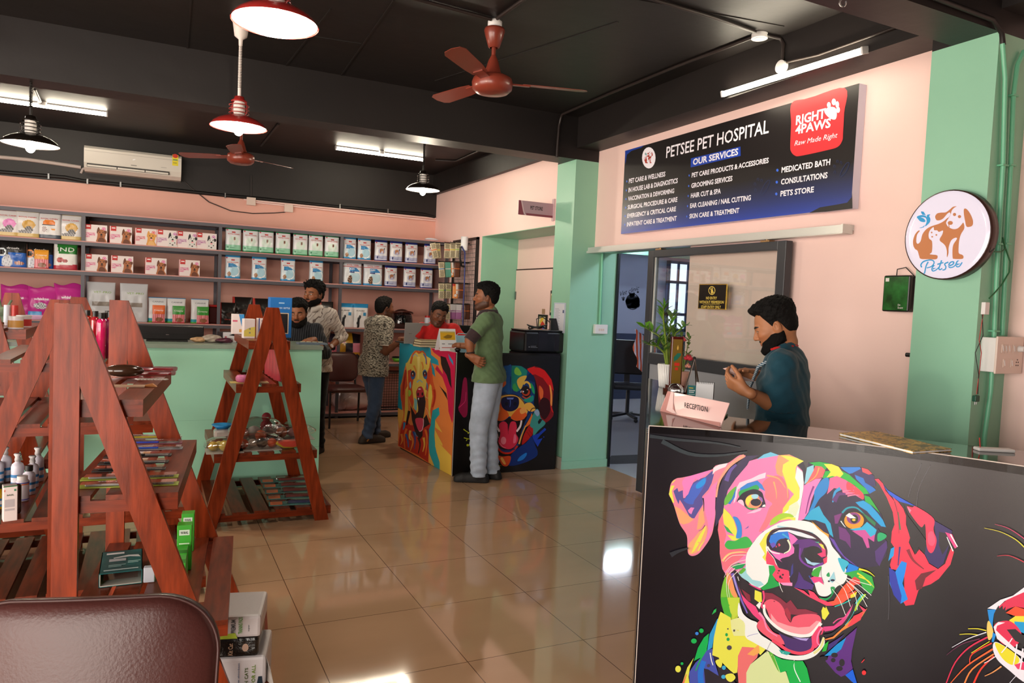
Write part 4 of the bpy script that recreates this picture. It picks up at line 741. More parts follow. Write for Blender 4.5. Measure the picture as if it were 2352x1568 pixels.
# ================================================================= under the ceiling: fans, pendant lamps, tube lamps, conduits, air conditioner
warm = (1, .86, .66)
def pendant(label, x, y, z, shade_hex, cord_hex, zc=HC, group='pendant lamps', canopy=True, body='#e4ded8'):
    """Bell-shaded pendant: shade rim at height z."""
    t = thing('pendant_lamp', label, 'lamp', (x, y, z), 0, group); sh = mat('enamel_'+shade_hex.lstrip('#'), shade_hex, .25, coat=.3); wm = mat('shade_inner', '#f4ece0', .4); cm = mat('cord_'+cord_hex.lstrip('#'), cord_hex, .45)
    prof = [(.18, 0), (.178, .006), (.16, .028), (.128, .05), (.09, .066), (.05, .074), (.045, .08)]
    MB().lathe(prof).build('shade', sh, t, fix=False)
    MB().lathe([(r-.003, h-.002) for r, h in prof[1:-1]]+[(.0, .07)]).build('shade_lining', wm, t)
    MB().cyl((0, 0, .074), (0, 0, .165), .036, .036).build('neck', mat('neck_white', body, .35), t)
    cage = MB()
    for h in (.092, .117, .142): cage.ring([(.062*math.cos(2*PI*i/24), .062*math.sin(2*PI*i/24), h) for i in range(24)], .0028, 6, closed=True)
    for k in range(4): a = PI/4+k*PI/2; cage.ring([(.045*math.cos(a), .045*math.sin(a), .075), (.063*math.cos(a), .063*math.sin(a), .092), (.063*math.cos(a), .063*math.sin(a), .142), (.04*math.cos(a), .04*math.sin(a), .17)], .0026, 6)
    cage.build('guard_ring', sh, t)
    MB().lathe([(.05, .163), (.052, .17), (.035, .182), (.03, .2), (.012, .205)]).build('cap', sh, t)
    MB().ball((0, 0, -.012), (.032, .032, .042)).cyl((0, 0, .02), (0, 0, .06), .016).build('bulb', emis('bulb_glow', (1, .93, .8), 70), t)
    MB().cyl((0, 0, .2), (0, 0, .255), .011).build('strain_relief', cm, t)
    coil = [(.0085*math.cos(i*1.05), .0085*math.sin(i*1.05), .25+(zc-z-.25-.05)*i/int((zc-z-.3)*6/.0105)) for i in range(int((zc-z-.3)*6/.0105))]
    MB().ring(coil, .0042, 5).build('coiled_cord', cm, t)
    if canopy: MB().lathe([(.012, zc-z-.16), (.014, zc-z-.12), (.04, zc-z-.1), (.052, zc-z-.02), (.052, zc-z)], seg=20).build('ceiling_rose', cm, t)
    l = bpy.data.lights.new('bulb_light', 'POINT'); l.energy = 26; l.color = warm; l.shadow_soft_size = .035; lo = bpy.data.objects.new('bulb_light', l); COL.objects.link(lo); lo.parent = t; lo.location = (0, 0, -.06)
    return t
RED, BLK = '#7e1f1c', '#17120f'
P1, P2, P3, P4 = dep(632, 55, 3.12), dep(548, 293, 4.85), dep(70, 333, 5.13), dep(971, 437, 7.7)
pendant('large red pendant lamp nearest the camera, cut by the top of the picture', P1.x, P1.y, P1.z, '#a02a26', '#dcd2cc')
pendant('red pendant lamp on a white coiled cord in front of the middle beam', P2.x, P2.y, P2.z, '#a02a26', '#dcd2cc')
pendant('black pendant lamp left of the air conditioner', P3.x, P3.y, P3.z, BLK, BLK)
pendant('black pendant lamp near the corner of the pet store, beside a tube lamp', P4.x, P4.y, P4.z, BLK, BLK)
def fan(label, x, y, zb, rot, zc=HC, blades=(0, 120, 240), rod=None):
    t = thing('ceiling_fan', label, 'fan', (x, y, zc), rot, 'brown ceiling fans'); m = mat('fan_brown', '#7c3426', .32, coat=.2); d = zc-zb
    MB().lathe([(.03, -.05), (.062, -.055), (.066, -.07), (.058, -.1), (.036, -.17), (.026, -.175)], seg=24).build('top_canopy', m, t)
    MB().cyl((0, 0, -.17), (0, 0, -d+.14), .0135, seg=14).build('downrod', m, t)
    MB().lathe([(.0145, -d+.19), (.03, -d+.16), (.05, -d+.09), (.066, -d+.06)], seg=24).build('lower_canopy', m, t)
    MB().lathe([(0, -d-.055), (.07, -d-.05), (.1, -d-.042), (.125, -d-.02), (.128, -d+.0), (.13, -d+.02), (.122, -d+.045), (.09, -d+.062), (0, -d+.065)], seg=36).build('motor', m, t)
    MB().lathe([(.03, 0), (.045, -.012), (.045, -.04), (.03, -.05), (0, -.05)], seg=16).build('ceiling_box', mat('white_plastic', '#dedcda', .4), t)
    for b in blades:
        a = math.radians(b); M = Matrix.Rotation(a, 4, 'Z') @ Matrix.Translation((0, 0, -d+.02)) @ Matrix.Rotation(math.radians(11), 4, 'X')
        MB().box(.1, .24, -.03, .03, -.004, .004, M=M).build('blade_arm', m, t)
        out = [(.19, -.05), (.3, -.062), (.56, -.068), (.6, -.05), (.62, .0), (.61, .05), (.57, .068), (.3, .058), (.19, .045)]; n = len(out)
        MB().add([(p, q, .003) for p, q in out]+[(p, q, .0055) for p, q in out], [tuple(range(n)), tuple(range(2*n-1, n-1, -1))]+[(i, (i+1) % n, n+(i+1) % n, n+i) for i in range(n)], M=M).build('blade', m, t)
    return t
fc = dep(1137, 50, 4.6); fan('brown ceiling fan hanging in front of the hospital sign board', fc.x, fc.y, 2.93, math.radians(-2), blades=(-14, 106, 226))
f2 = dep(553, 366, 7.2); fan('brown ceiling fan seen below the red pendant lamp, near the air conditioner', f2.x, f2.y, f2.z, math.radians(0), blades=(30, 150, 258))
f3 = dep(-190, -15, 3.9); fan('brown ceiling fan at the upper left edge, only one blade in view', f3.x, f3.y, f3.z, 0, blades=(-28, 92, 212))
def tube(label, a, b, nrm, group='tube lamps'):
    """Batten lamp between a and b, lit side along nrm."""
    a, b = Vector(a), Vector(b); c = (a+b)/2; t = thing('tube_lamp', label, 'lamp', c, 0, group); n = Vector(nrm).normalized()
    MB().bar(a-c, b-c, .036, .022, n).build('batten', mat('white_plastic', '#dedcda', .4), t)
    MB().bar(a-c+n*.022, b-c+n*.022, .03, .024, n).build('diffuser', emis('warm_tube', (1, .88, .68), 38), t)
    d = (b-a).normalized()
    for e in (a-c, b-c): MB().bar(e-d*.006+n*.012, e+d*.006+n*.012, .04, .05, n).build('end_cap', mat('white_plastic', '#dedcda', .4), t)
    return t
tA0, tA1 = onx(1660, 214, 3.525), onx(1983, 113, 3.525); tube('bright tube lamp on the beam above the hospital sign board', (3.548, tA0.y, tA0.z), (3.548, tA1.y, tA1.z), (-1, 0, -.25))
tB = onz(246, 263, HC-.03); tube('bright tube lamp at the left edge above the black pendant lamp', (tB.x-1.22, tB.y, HC-.012), (tB.x, tB.y, HC-.012), (0, -.5, -1))
tC0, tC1 = onz(770, 341, HC-.03), onz(974, 366, HC-.03); yc = (tC0.y+tC1.y)/2; tube('bright tube lamp on the ceiling behind the middle beam, right of the fan', (tC0.x, yc, HC-.012), (tC1.x, yc, HC-.012), (0, -.5, -1))
jb = mat('white_plastic', '#dedcda', .4)
def jbox(label, p, nrm=(0, 0, -1), r=.034):
    n = Vector(nrm); o = MB().cyl((0, 0, 0), n*.03, r).cyl(n*.03, n*.034, r*.7).build('junction_box', jb, None, p); return tag(o, label, 'junction box', 'round junction boxes')
jbox('round white box on the tube lamp at the left edge', Vector((onz(98, 243, HC-.03).x, tB.y-.03, HC)), r=.04)
jbox('small round white box splitting the ceiling tube lamp behind the beam', Vector((onz(873, 355, HC-.03).x, yc-.03, HC)))
pA = onx(1797, 154, 3.55); jbox('round white box above the tube lamp on the side beam', Vector((3.559, pA.y, pA.z)), (-1, 0, 0), .04)
jbox('round white box at the conduit crossing on the ceiling', onz(1745, 78, HC), r=.05)
pipe_black = mat('black_pipe', '#2a2220', .4)
def conduit(label, pts, r=.012, m=None, grp='conduits on the ceiling', lift=True):
    pts = [Vector(p) for p in pts]; o = thing('conduit', label, 'pipe', pts[0], 0, grp); MB().ring([p-pts[0] for p in pts], r, 8).build('pipe', m or pipe_black, o); return o
cz = HC-.014
conduit('black conduit crossing the ceiling to the fan by the hospital sign', [onz(850, -30, cz), onz(1000, 10, cz), onz(1128, 44, cz)])
conduit('short black conduit running back from the hospital fan mount to the top edge', [onz(1142, 42, cz), onz(1215, -10, cz), onz(1260, -40, cz)])
conduit('black conduit along the ceiling edge above the side beam', [onz(1738, 82, cz), onz(1560, 150, cz), onz(1400, 215, cz), onz(1292, 262, cz), Vector((3.36, 6.01, 3.3)), ony(1284, 290, 6.01), ony(1280, 340, 6.01), ony(1279, 362, 6.01)])
conduit('black conduit from the crossing box to the top edge of the picture', [onz(1735, 73, cz), onz(1640, 40, cz), onz(1500, -2, cz), onz(1440, -20, cz)])
conduit('black conduit bending down from the crossing box to the tube lamp', [onz(1755, 80, cz), onz(1792, 88, cz), Vector((3.545, pA.y, 3.28)), Vector((3.545, pA.y, pA.z+.03))])
conduit('black conduit along the side beam above the tube lamp', [(3.547, pA.y-.04, pA.z+.02), onx(1880, 126, 3.547), onx(2060, 62, 3.547)], .009)
conduit('black conduit on the ceiling behind the middle beam at left', [onz(80, 205, cz), onz(95, 238, cz)])
conduit('black conduit on the ceiling behind the rear fan', [onz(640, 285, cz), onz(600, 335, cz)])
conduit('black conduit on the ceiling leading to the side beam in the pet store', [onz(1000, 368, cz), onz(1048, 370, cz), onz(1110, 342, cz)])
hk = MB().ring([onz(1936+7*math.cos(a), 6+9*math.sin(a), 2.9) for a in [i*PI/5-.2 for i in range(9)]], .004, 6).build('ceiling_hook', mat('steel', '#9b9b9b', .3, 1)); tag(hk, 'small steel hook hanging under the front beam at the top edge', 'hook')
hk.location.z = .0
# thin ridges of the shuttering joints left in the soffit
rdg = MB()
for a, b in (((640, 172), (760, 20)), ((780, 178), (905, 0)), ((1000, 185), (1420, 50)), ((430, 110), (440, -20)), ((700, 80), (830, 100)), ((1360, -20), (1800, 60))):
    p, q = onz(*a, HC), onz(*b, HC); rdg.bar(p, q, .012, .01)
rd = rdg.build('ceiling_ridges', black); struct(rd)
# ---- wall mounted air conditioner
YA = YB-.24
a0, a1 = ony(193, 335, YA), ony(416, 412, YA); zt, zb_ = ony(300, 345, YA).z, ony(300, 401, YA).z
ac = thing('air_conditioner', 'white wall mounted air conditioner on the black band of the back wall', 'air conditioner', ((a0.x+a1.x)/2, YB-.013, zb_)); w = (a1.x-a0.x)/2; h = zt-zb_; dY = YB-.013-YA
acm = mat('ac_plastic', '#d8d2c8', .3, coat=.2)
prof = [(0, 0), (-dY+.1, 0), (-dY+.03, .035), (-dY, .09), (-dY, h-.03), (-dY+.03, h), (0, h)]; n = len(prof)
MB().add([(-w, y, z) for y, z in prof]+[(w, y, z) for y, z in prof], [tuple(range(n)), tuple(range(2*n-1, n-1, -1))]+[(i, (i+1) % n, n+(i+1) % n, n+i) for i in range(n)]).build('body', acm, ac)
MB().box(-w+.03, w-.13, -dY-.001, -dY+.05, .045, .082).build('air_outlet', mat('ac_dark', '#2c2724', .5), ac)
for x0, x1 in ((-w+.035, -w+.33), (-w+.34, -w+.62), (-w+.63, w-.14)): MB().box(x0, x1, -dY-.006, -dY+.0, .046, .066).build('louvre', acm, ac)
lab = Print(lambda u, v, l: Vector((u, -dY-l, v)))
lab.p('#e8d838', w-.1,.16,w-.035,.16,w-.035,.29,w-.1,.29).q(disc2(w-.068,.275,.03,.024), '#c83828').p('#3a8a4a', w-.092,.225,w-.044,.225,w-.044,.235,w-.092,.235).p('#5a5448', w-.09,.19,w-.05,.19,w-.05,.196,w-.09,.196)
lab.p('#8a8680', -.03,.105,.03,.105,.03,.115,-.03,.115).p('#a8a49c', w-.22,.12,w-.16,.12,w-.16,.126,w-.22,.126).p('#f4f4f4', -.02,.17,.0,.17,.02,.185,.0,.185).p('#a8a298', -w+.01,h-.06,w-.01,h-.06,w-.01,h-.056,-w+.01,h-.056)
lab.build('label', matte_print, ac)
yw = YB-.02
conduit('pale insulated pipe running left from the air conditioner', [ony(-40, 357, yw), ony(60, 366, yw), ony(120, 374, yw), ony(186, 384, yw)], .022, mat('foam_wrap', '#b8aaa4', .6), 'pipes on the back wall')
conduit('short pale drain hose under the left end of the air conditioner', [ony(200, 384, yw), ony(190, 388, yw), ony(186, 398, yw)], .014, mat('foam_wrap', '#b8aaa4', .6), 'pipes on the back wall')
bcab = thing('cable_bundle', 'black cable bundle clipped along the lower edge of the black band', 'cable', ony(0, 394, yw)); o_ = Vector(bcab.location)
MB().ring([ony(*p, yw)-o_ for p in ((-60, 390), (0, 394.5), (90, 402), (150, 407), (190, 415), (280, 424), (400, 436), (520, 449), (600, 456), (760, 473), (900, 486), (975, 492), (998, 499))], .021, 8).build('cable', mat('black_rubber', '#131111', .5), bcab)
for x, y in ((112, 405), (201, 417), (277, 424), (517, 449), (780, 474), (890, 485)): p = ony(x, y, yw)-o_; MB().box(p.x-.008, p.x+.008, -.026, .012, p.z-.03, p.z+.03).build('clip', mat('steel', '#9b9b9b', .3, 1), bcab)
for k, (lab_, a) in enumerate((('upper pink conduit along the back wall above the shelves', ((560, 458), (780, 480), (1001, 502))), ('lower pink conduit along the back wall above the shelves', ((580, 464), (780, 485), (1001, 507))))): conduit(lab_, [ony(*p, yw) for p in a], .011, pink, 'pink conduits')
wc = thing('loose_cable', 'thin dark cable sagging from the air conditioner to a small socket box', 'cable', ony(420, 414, yw)); MB().ring([ony(*p, yw)-Vector(wc.location) for p in ((420, 413), (440, 432), (480, 464), (530, 484), (580, 490), (630, 489), (655, 487))], .006, 6).build('cable', mat('grey_cable', '#3a3230', .5), wc)
for lab_, x, y in (('small cream junction box below the black band at the pink conduits', 576, 463), ('small cream socket box at the end of the sagging cable', 662, 479)):
    p = ony(x, y, YB-.0); o = MB().box(-.055, .055, -.05, 0, -.05, .05, 0, .004).build('socket_box', mat('switch_cream', '#dcc8bc', .35), None, p); tag(o, lab_, 'box', 'socket boxes on the back wall')
dcb = conduit('thin black cable running down the black band beside the fan', [ony(577, 402, yw), ony(577, 430, yw), ony(577, 455, yw)], .008, None, 'pipes on the back wall')
# ================================================================= long steel shelf rack on the back wall and what stands on it
YR0, YR1 = 9.33, 9.95
steel = mat('rack_steel', '#55535a', .45, .2); shelfm = mat('shelf_board', '#c78f88', .5, noise=(3, .06))
ZS = [2.362, 2.043, 1.718, 1.166, .72, .075]; XPOST = [-4.9, -3.5, -2.11, -.69, .707, 2.14, 3.57]
rk = thing('shelf_rack', 'long grey steel shelf rack with pink boards along the whole back wall', 'shelf', (0, YR1, 0)); o_ = Vector((0, YR1, 0))
for x in XPOST:
    MB().box(x-.018, x+.018, YR0-YR1, YR0-YR1+.036, 0, 2.362).build('front_post', steel, rk); MB().box(x-.018, x+.018, -.036, 0, 0, 2.362).build('rear_post', steel, rk)
for i, z in enumerate(ZS):
    x0 = XPOST[0]; x1 = XPOST[-1]+.018
    MB().box(x0, x1, YR0-YR1-.004, -.002, z-.012, z).build('shelf_board', shelfm, rk)
    b = MB().box(x0, x1, YR0-YR1-.006, YR0-YR1+.03, z-.05, z-.0125).box(x0, x1, -.034, -.003, z-.05, z-.0125)
    for x in XPOST: b.box(x-.016, x+.016, YR0-YR1+.03, -.034, z-.045, z-.0125)
    b.build('shelf_rail', steel, rk)
def bulge(u, v, d, top=.86, seal=.03):
    t = max(0, 1-(2*u-1)**4)**.5; p = 1-.12*(1-v)**6 if v < .55 else max(seal, 1-((v-.55)/(1-.55))**1.6*(1-seal)); return d/2*(.25+.75*t)*p if v < .99 else d/2*seal
RC = {}
def bag_mesh(kind, w, h, d, paint, texts=(), seed=0, nu=26, nv=36, wr=.004, top_wave=0):
    """Stand-up food bag; paint(u, v) gives the printed colour, texts = (txt, colour, u, v, height, width)."""
    if kind in RC: return RC[kind]
    rnd = random.Random(seed); ph = [rnd.uniform(0, 6) for _ in range(6)]; vs, fs, cs = [], [], []
    def side(u, v): return (u-.5)*w*(1-.03*math.sin(PI*v)-.02*v), bulge(u, v, d), v*h
    def P3(u, v, s):
        x, y, z = side(u, v); n = wr*(math.sin(9*u+7*v+ph[0])*math.sin(5*u-11*v+ph[1])+.6*math.sin(19*u+4*v+ph[2])*math.sin(15*v+ph[3]))*math.sin(PI*min(1, v*1.2))*math.sin(PI*u)**.5 if 0 < u < 1 else 0
        return (x, -s*(y+n) - s*0, z + (top_wave*math.sin(u*8+ph[4])*v**6 if top_wave else 0))
    for s in (1, -1):
        o = len(vs); vs += [P3(i/nu, j/nv, s) for j in range(nv+1) for i in range(nu+1)]
        for j in range(nv):
            for i in range(nu):
                q = (o+j*(nu+1)+i, o+j*(nu+1)+i+1, o+(j+1)*(nu+1)+i+1, o+(j+1)*(nu+1)+i); fs.append(q if s == 1 else q[::-1]); cs.append(hexc(paint((i+.5)/nu if s == 1 else 1.5, (j+.5)/nv)))
    N = (nu+1)*(nv+1)
    for j in range(nv):                                         # gussets
        for i, fl in ((0, 1), (nu, 0)):
            a, b = j*(nu+1)+i, (j+1)*(nu+1)+i; q = (N+a, a, b, N+b); fs.append(q if fl else q[::-1]); cs.append(hexc(paint(1.5, (j+.5)/nv)))
    for i in range(nu): fs.append((N+i, N+i+1, i+1, i)); cs.append(hexc(paint(1.5, .01))); k = nv*(nu+1)+i; fs.append((k, k+1, N+k+1, N+k)); cs.append(hexc(paint(1.5, .99)))
    nsm = len(fs)
    for txt, col, u0, v0, hh, ww, bd in texts:
        g, gf = glyphs(txt, bd); W0 = g[:, 0].max(); o = len(vs)
        for a, b in g:
            u = u0+(a/W0-.5)*ww; v = v0+b*hh; x, y, z = P3(min(.999, max(.001, u)), v, 1); vs.append((x, y-.0018, z))
        fs += [tuple(i+o for i in t) for t in gf]; cs += [hexc(col)]*len(gf)
    me = bpy.data.meshes.new(kind); me.from_pydata(vs, [], fs); me.materials.append(foil_print)
    me.polygons.foreach_set('use_smooth', [i < nsm for i in range(len(fs))])
    at = me.color_attributes.new('Col', 'FLOAT_COLOR', 'CORNER'); c = np.ones((len(me.loops), 4), 'f')
    for p in me.polygons: c[p.loop_start:p.loop_start+p.loop_total, :3] = cs[p.index]
    at.data.foreach_set('color', c.ravel()); me.update(); RC[kind] = me; return me
def ell(u, v, a, b, ra, rb): return ((u-a)/ra)**2+((v-b)/rb)**2 < 1
def rc_bag(top, panel, pic, low):
    """White dog food bag with a coloured top, a little picture and a tinted lower panel."""
    def f(u, v):
        if u > 1: return '#d8d8da' if .1 < v < .86 else top
        if v > .87: return top
        if v < .045: return top
        if ell(u, v, .09, .84, .07, .04): return '#c86a78'
        if .605 < v < .618 and panel == 'blue': return '#c04050'
        if abs(u-.5) < .13 and .72 < v < .765 and (int(u*40) % 3 or v < .735): return '#c4484a'
        p = pic(u, v)
        if p: return p
        if v < .25: return low(u, v) or '#dcdde0'
        return '#dcdde0'
    return f
def pic_mini(u, v):
    if ell(u, v, .56, .5, .07, .055): return '#6a3a26'
    if ell(u, v, .54, .44, .05, .04): return '#d8c8b8'
    if ell(u, v, .5, .42, .33, .17): return '#cfe0d6'
    return None
def pic_puppy(u, v):
    if ell(u, v, .26, .18, .13, .09): return '#7a5238' if (int(u*26)+int(v*36)) % 3 else '#c89a70'
    if .48 < v < .6 and .2 < u < .2+.6*(1-((v-.48)/.12)**2*.45): return '#2a80b8'
    if .44 < v < .475 and .2 < u < .48: return '#2a3a78'
    if .05 < ((u-.55)/.38)**2+((v-.3)/.22)**2-.75 < .4 and u > .4: return '#eceef0'
    if v < .46+.1*math.sin(u*3) and v > .08: return '#a8cede' if u > .3 else '#d0dde4'
    if v < .09+.03*math.sin(u*5): return '#2f8cc4'
    return None
def pic_maxi(u, v):
    if ell(u, v, .5, .5, .15, .055) or ell(u, v, .4, .43, .05, .06) or ell(u, v, .6, .42, .04, .06): return '#a06a48'
    if ell(u, v, .47, .53, .08, .03) or (ell(u, v, .7, .56, .03, .05)): return '#2c2226'
    if ell(u, v, .5, .44, .27, .13): return '#a9adc9'
    return None
low_green = lambda u, v: '#2f8a5c' if (.06 < u < .2 and .12 < v < .2) else '#8ec7a8' if v > .04 else None
low_blue = lambda u, v: '#2f8cc4' if v < .1 else None
low_navy = lambda u, v: '#22306a' if (.12 < u < .25 and .1 < v < .21) else '#aab0cc' if v > .07 else None
TRC = lambda v=.655: [('ROYAL CANIN', '#c23c40', .5, v, .042, .74, .02)]
K = {}
def kind(name, *a, **k): K[name] = (name, a, k)
kind('mini', .18, .298, .09, rc_bag('#1f7d4c', 'green', pic_mini, low_green), TRC()+[('3', '#1f6a44', .13, .115, .08, .07, .02), ('mini', '#2f7a56', .42, .12, .05, .27, .0)])
kind('puppy', .175, .293, .09, rc_bag('#3a90c4', 'blue', pic_puppy, low_blue), TRC(.63))
kind('maxi', .17, .285, .09, rc_bag('#26347c', 'navy', pic_maxi, low_navy), TRC(.655)+[('maxi', '#3a478a', .48, .12, .05, .3, .0)])
def wide(u, v):
    if u > 1: return '#c9d2da' if v > .1 else '#2f8cc4'
    if .55 < v < .73 and .3 < u < .3+.55*(1-((v-.55)/.18)**2*.4): return '#2a78b4'
    if .5 < v < .545 and .3 < u < .58: return '#26306c'
    if ell(u, v, .36, .22, .12, .17): return '#4a3a34' if (int(u*30)*7+int(v*40)*3) % 4 else '#c89a72'
    if .76 < v < .775: return '#c04a52'
    if .0 < ((u-.6)/.33)**2+((v-.34)/.26)**2-.75 < .45: return '#e9ecef'
    if v < .07+.02*math.sin(u*6): return '#2f8cc4'
    return '#b9d6e2' if (v < .5 and u > .25) else '#d9dde2'
kind('wide', .25, .3, .12, wide, [('ROYAL CANIN', '#c23c40', .5, .8, .06, .62, .02), ('PUPPY', '#f2f4f6', .47, .63, .06, .25, .03)])
def cat(face, top):
    def f(u, v):
        if u > 1: return '#cbb68a' if face != '#d8772a' else '#3a4250'
        if v > .9: return top
        if v < .13: return '#c8ae6c' if face != '#d8772a' else '#3a4452'
        if .66 < v < .672: return '#c04a52'
        if face == '#d8772a':
            if ell(u, v, .5, .56, .28, .12) and v > .5: return face
            if .46 < v < .5 and .2 < u < .78: return '#39404c'
            if ell(u, v, .3, .32, .12, .1) and (int(u*30)+int(v*30)) % 2: return '#6a2a22'
            if ell(u, v, .68, .34, .1, .03): return '#e0984a'
        else:
            if ell(u, v, .55, .26, .17, .14) or ell(u, v, .3, .18, .2, .06): return '#5c5a5c' if (int(u*26)+int(v*22)) % 3 else '#a6a2a2'
            if ell(u, v, .55, .44, .28, .17): return face
        return '#d9d6d6'
    return f
kind('cat_pink', .218, .3, .09, cat('#d77ab8', '#7a3a2a'), TRC(.7)); kind('cat_gold', .218, .3, .09, cat('#c79a44', '#c8ab66'), TRC(.69)); kind('cat_orange', .218, .3, .09, cat('#d8772a', '#4a4c58'), TRC(.69))
def dry(a):
    def f(u, v):
        if u > 1: return '#171514'
        if v > .955: return a
        if ell(u, v, .12, .5, .16, .14) and not ell(u, v, .12, .5, .1, .09): return '#e0eaf0' if a == '#2a88d0' else '#e08a4a'
        if ell(u, v, .3, .17, .2, .2) or ell(u, v, .33, .33, .09, .1): return '#c9ccd4' if (int(u*24)+2*int(v*20)) % 5 else '#9a9ca8'
        if ell(u, v, .74, .14, .18, .07): return '#a8705c' if int(u*30) % 2 else '#d8b0a0'
        if v < .5-.1*(u < .35): return '#1f5eb8' if a == '#2a88d0' else '#e0e0ea' if u < .3 else '#2a56a8'
        return '#171514'
    return f
kind('dry_blue', .25, .308, .1, dry('#2a88d0'), [('drools', '#e8e8ea', .52, .62, .07, .46, .01), ('ADULT', '#dfe6f0', .72, .42, .03, .22, .02)]); kind('dry_orange', .25, .308, .1, dry('#e08030'), [('drools', '#e8e8ea', .5, .62, .07, .46, .01)])
def nd(u, v):
    if u > 1: return '#dcd8d4'
    if v < .14+.05*u: return '#b02a3c'
    if ell(u, v, .28, .34, .14, .09) or ell(u, v, .5, .3, .12, .06): return '#b03a3c' if int(u*28) % 3 else '#7a2420'
    if v > .55 and u > .12+.25*(1-v): return '#2f7a36' if v < .93 else '#3a8a3e'
    if v > .88 and u < .3: return '#2a5a9a'
    return '#e4e2de'
kind('nd', .23, .308, .11, nd, [('N', '#eef0ea', .42, .64, .15, .28, .01), ('D', '#eef0ea', .76, .64, .15, .26, .01)], top_wave=.008)
def mag(u, v):
    if u > 1: return '#8a1a66'
    if .14 < v < .25 and u < .5: return '#4a9ad8'
    if ell(u, v, .45, .42, .22, .1): return '#8a8a8e' if (int(u*22)+int(v*20)) % 2 else '#c8c8cc'
    if v < .14: return '#d8a8cc'
    return '#c0308e'
kind('magenta', .29, .36, .15, mag, [('whiskas', '#efe4ee', .48, .6, .08, .5, .03)], wr=.009, top_wave=.014)
kind('silver', .29, .435, .09, lambda u, v: '#c6c7cc' if u > 1 or not (.38 < v < .5 and .2 < u < .8) else '#8a8078', [('VET-PRO', '#86a84e', .55, .72, .05, .62, .005)], wr=.008)
def can(u, v):
    if u > 1: return '#d4d6d8'
    if v > .975: return '#3a8ac0'
    if v < .05: return '#58a83e'
    if v < .17: return '#2a9aa8'
    return '#dcdcde'
kind('canine', .2, .29, .09, can, [('CANINE', '#54565c', .52, .8, .055, .6, .0)])
def treat(c):
    def f(u, v):
        if u > 1 or v < .05: return '#b03038'
        if v > .5: return c
        if ell(u, v, .55, .18, .3, .13): return '#8a5a40'
        return '#cf6670' if int(u*26) % 4 else '#e8b0b0'
    return f
for n, c in (('treat_orange', '#e0662a'), ('treat_green', '#3a8f36'), ('treat_amber', '#e39a2c')): kind(n, .135, .2, .03, treat(c), [('Creamy', '#f4f0e8', .5, .68, .08, .76, .01)], wr=.002)
kind('dark_pack', .2, .26, .09, lambda u, v: '#b03028' if u < .1 or u > 1 else '#3a2a26' if (v > .3 and ell(u, v, .6, .45, .2, .1)) else '#1a1514', [('Orijen', '#a8403a', .55, .2, .06, .5, .0)], wr=.005)
def pure(u, v):
    if u > 1: return '#c6cdd4'
    if v > .82: return '#2a8ac0'
    if ell(u, v, .3, .2, .09, .26) or ell(u, v, .38, .45, .07, .08): return '#2a2a2c'
    if .5 < v < .63 and .6 < u < .82: return '#3a88b4'
    return '#d8d6d6'
kind('pure', .2, .31, .11, pure, [('PUREPET', '#3a3438', .45, .68, .055, .56, .01)], wr=.006)
NAMES = {'mini': 'food_bag', 'dark_pack': 'food_bag'}
def put_bag(k, px, zs, label, group, Y=None, sx=1, sz=1, rz=0, name='food_bag', cat='bag'):
    n, a, kw = K[k]; me = bag_mesh(n, *a, seed=hash(k) % 97 if False else len(k)*7+ord(k[0]), **kw); Y = Y or YR0+.075
    x = ony(px, 600, Y).x if not isinstance(px, tuple) else px[0]
    zr = random.Random(int(px*10) if not isinstance(px, tuple) else int(px[0]*1000))
    o = bpy.data.objects.new(name, me); COL.objects.link(o); d = a[2]; o.location = (x, Y+zr.uniform(-.01, .02), zs+.001); o.rotation_euler = (0, 0, rz+zr.uniform(-.06, .06)); o.scale = (sx, 1, sz); return tag(o, label, cat, group)
def pxat(px, z, Y=YR0+.02): # column of the picture -> x on the shelf at height z
    lo, hi = 0, 1500
    for _ in range(40):
        m = (lo+hi)/2
        if ony(px, m, Y).z > z: lo = m
        else: hi = m
    return (ony(px, lo, Y).x,)
ORD = ['first', 'second', 'third', 'fourth', 'fifth', 'sixth', 'seventh']
Z1, Z2, Z3 = ZS[1], ZS[2], ZS[3]
for i, px in enumerate((536.6, 577, 613, 652, 692, 727.6, 764)): put_bag('mini', pxat(px, Z1+.15), Z1, f'{ORD[i]} of the seven green-topped white dog food bags on the upper shelf', 'green-topped food bags')
for i, px in enumerate((805, 839.7)): put_bag('puppy', pxat(px, Z1+.15), Z1, f'{ORD[i]} pale blue topped puppy food bag beside the navy bags on the upper shelf', 'blue-topped food bags')
for i, px in enumerate((878.6, 913, 948.6, 991)): put_bag('maxi', pxat(px, Z1+.15), Z1, f'{ORD[i]} of the four navy-topped dog food bags on the upper shelf', 'navy-topped food bags')
for i, px in enumerate((535.8, 597, 663, 728.4)): put_bag('puppy', pxat(px, Z2+.15), Z2, f'{ORD[i]} of the four spaced pale blue puppy food bags on the second shelf', 'blue-topped food bags')
for i, px in enumerate((810.6, 859)): put_bag('wide', pxat(px, Z2+.15), Z2, f'{ORD[i]} wide white and blue puppy food bag on the second shelf', 'wide puppy food bags')
for i, px in enumerate((901, 943.4, 982)): put_bag('maxi', pxat(px, Z2+.15), Z2, f'{ORD[i]} of the three navy-topped dog food bags on the second shelf', 'navy-topped food bags')
for k, px, l in (('cat_pink', 18, 'cat food bag with a pink round panel on the upper shelf'), ('cat_gold', 63, 'cat food bag with a gold top and round panel, beside the pink one'), ('cat_orange', 113, 'cat food bag with an orange panel and slate grey foot'), ('cat_gold', 162, 'gold panelled cat food bag next to the shelf post')): put_bag(k, pxat(px, Z1+.18), Z1, l, 'cat food bags')
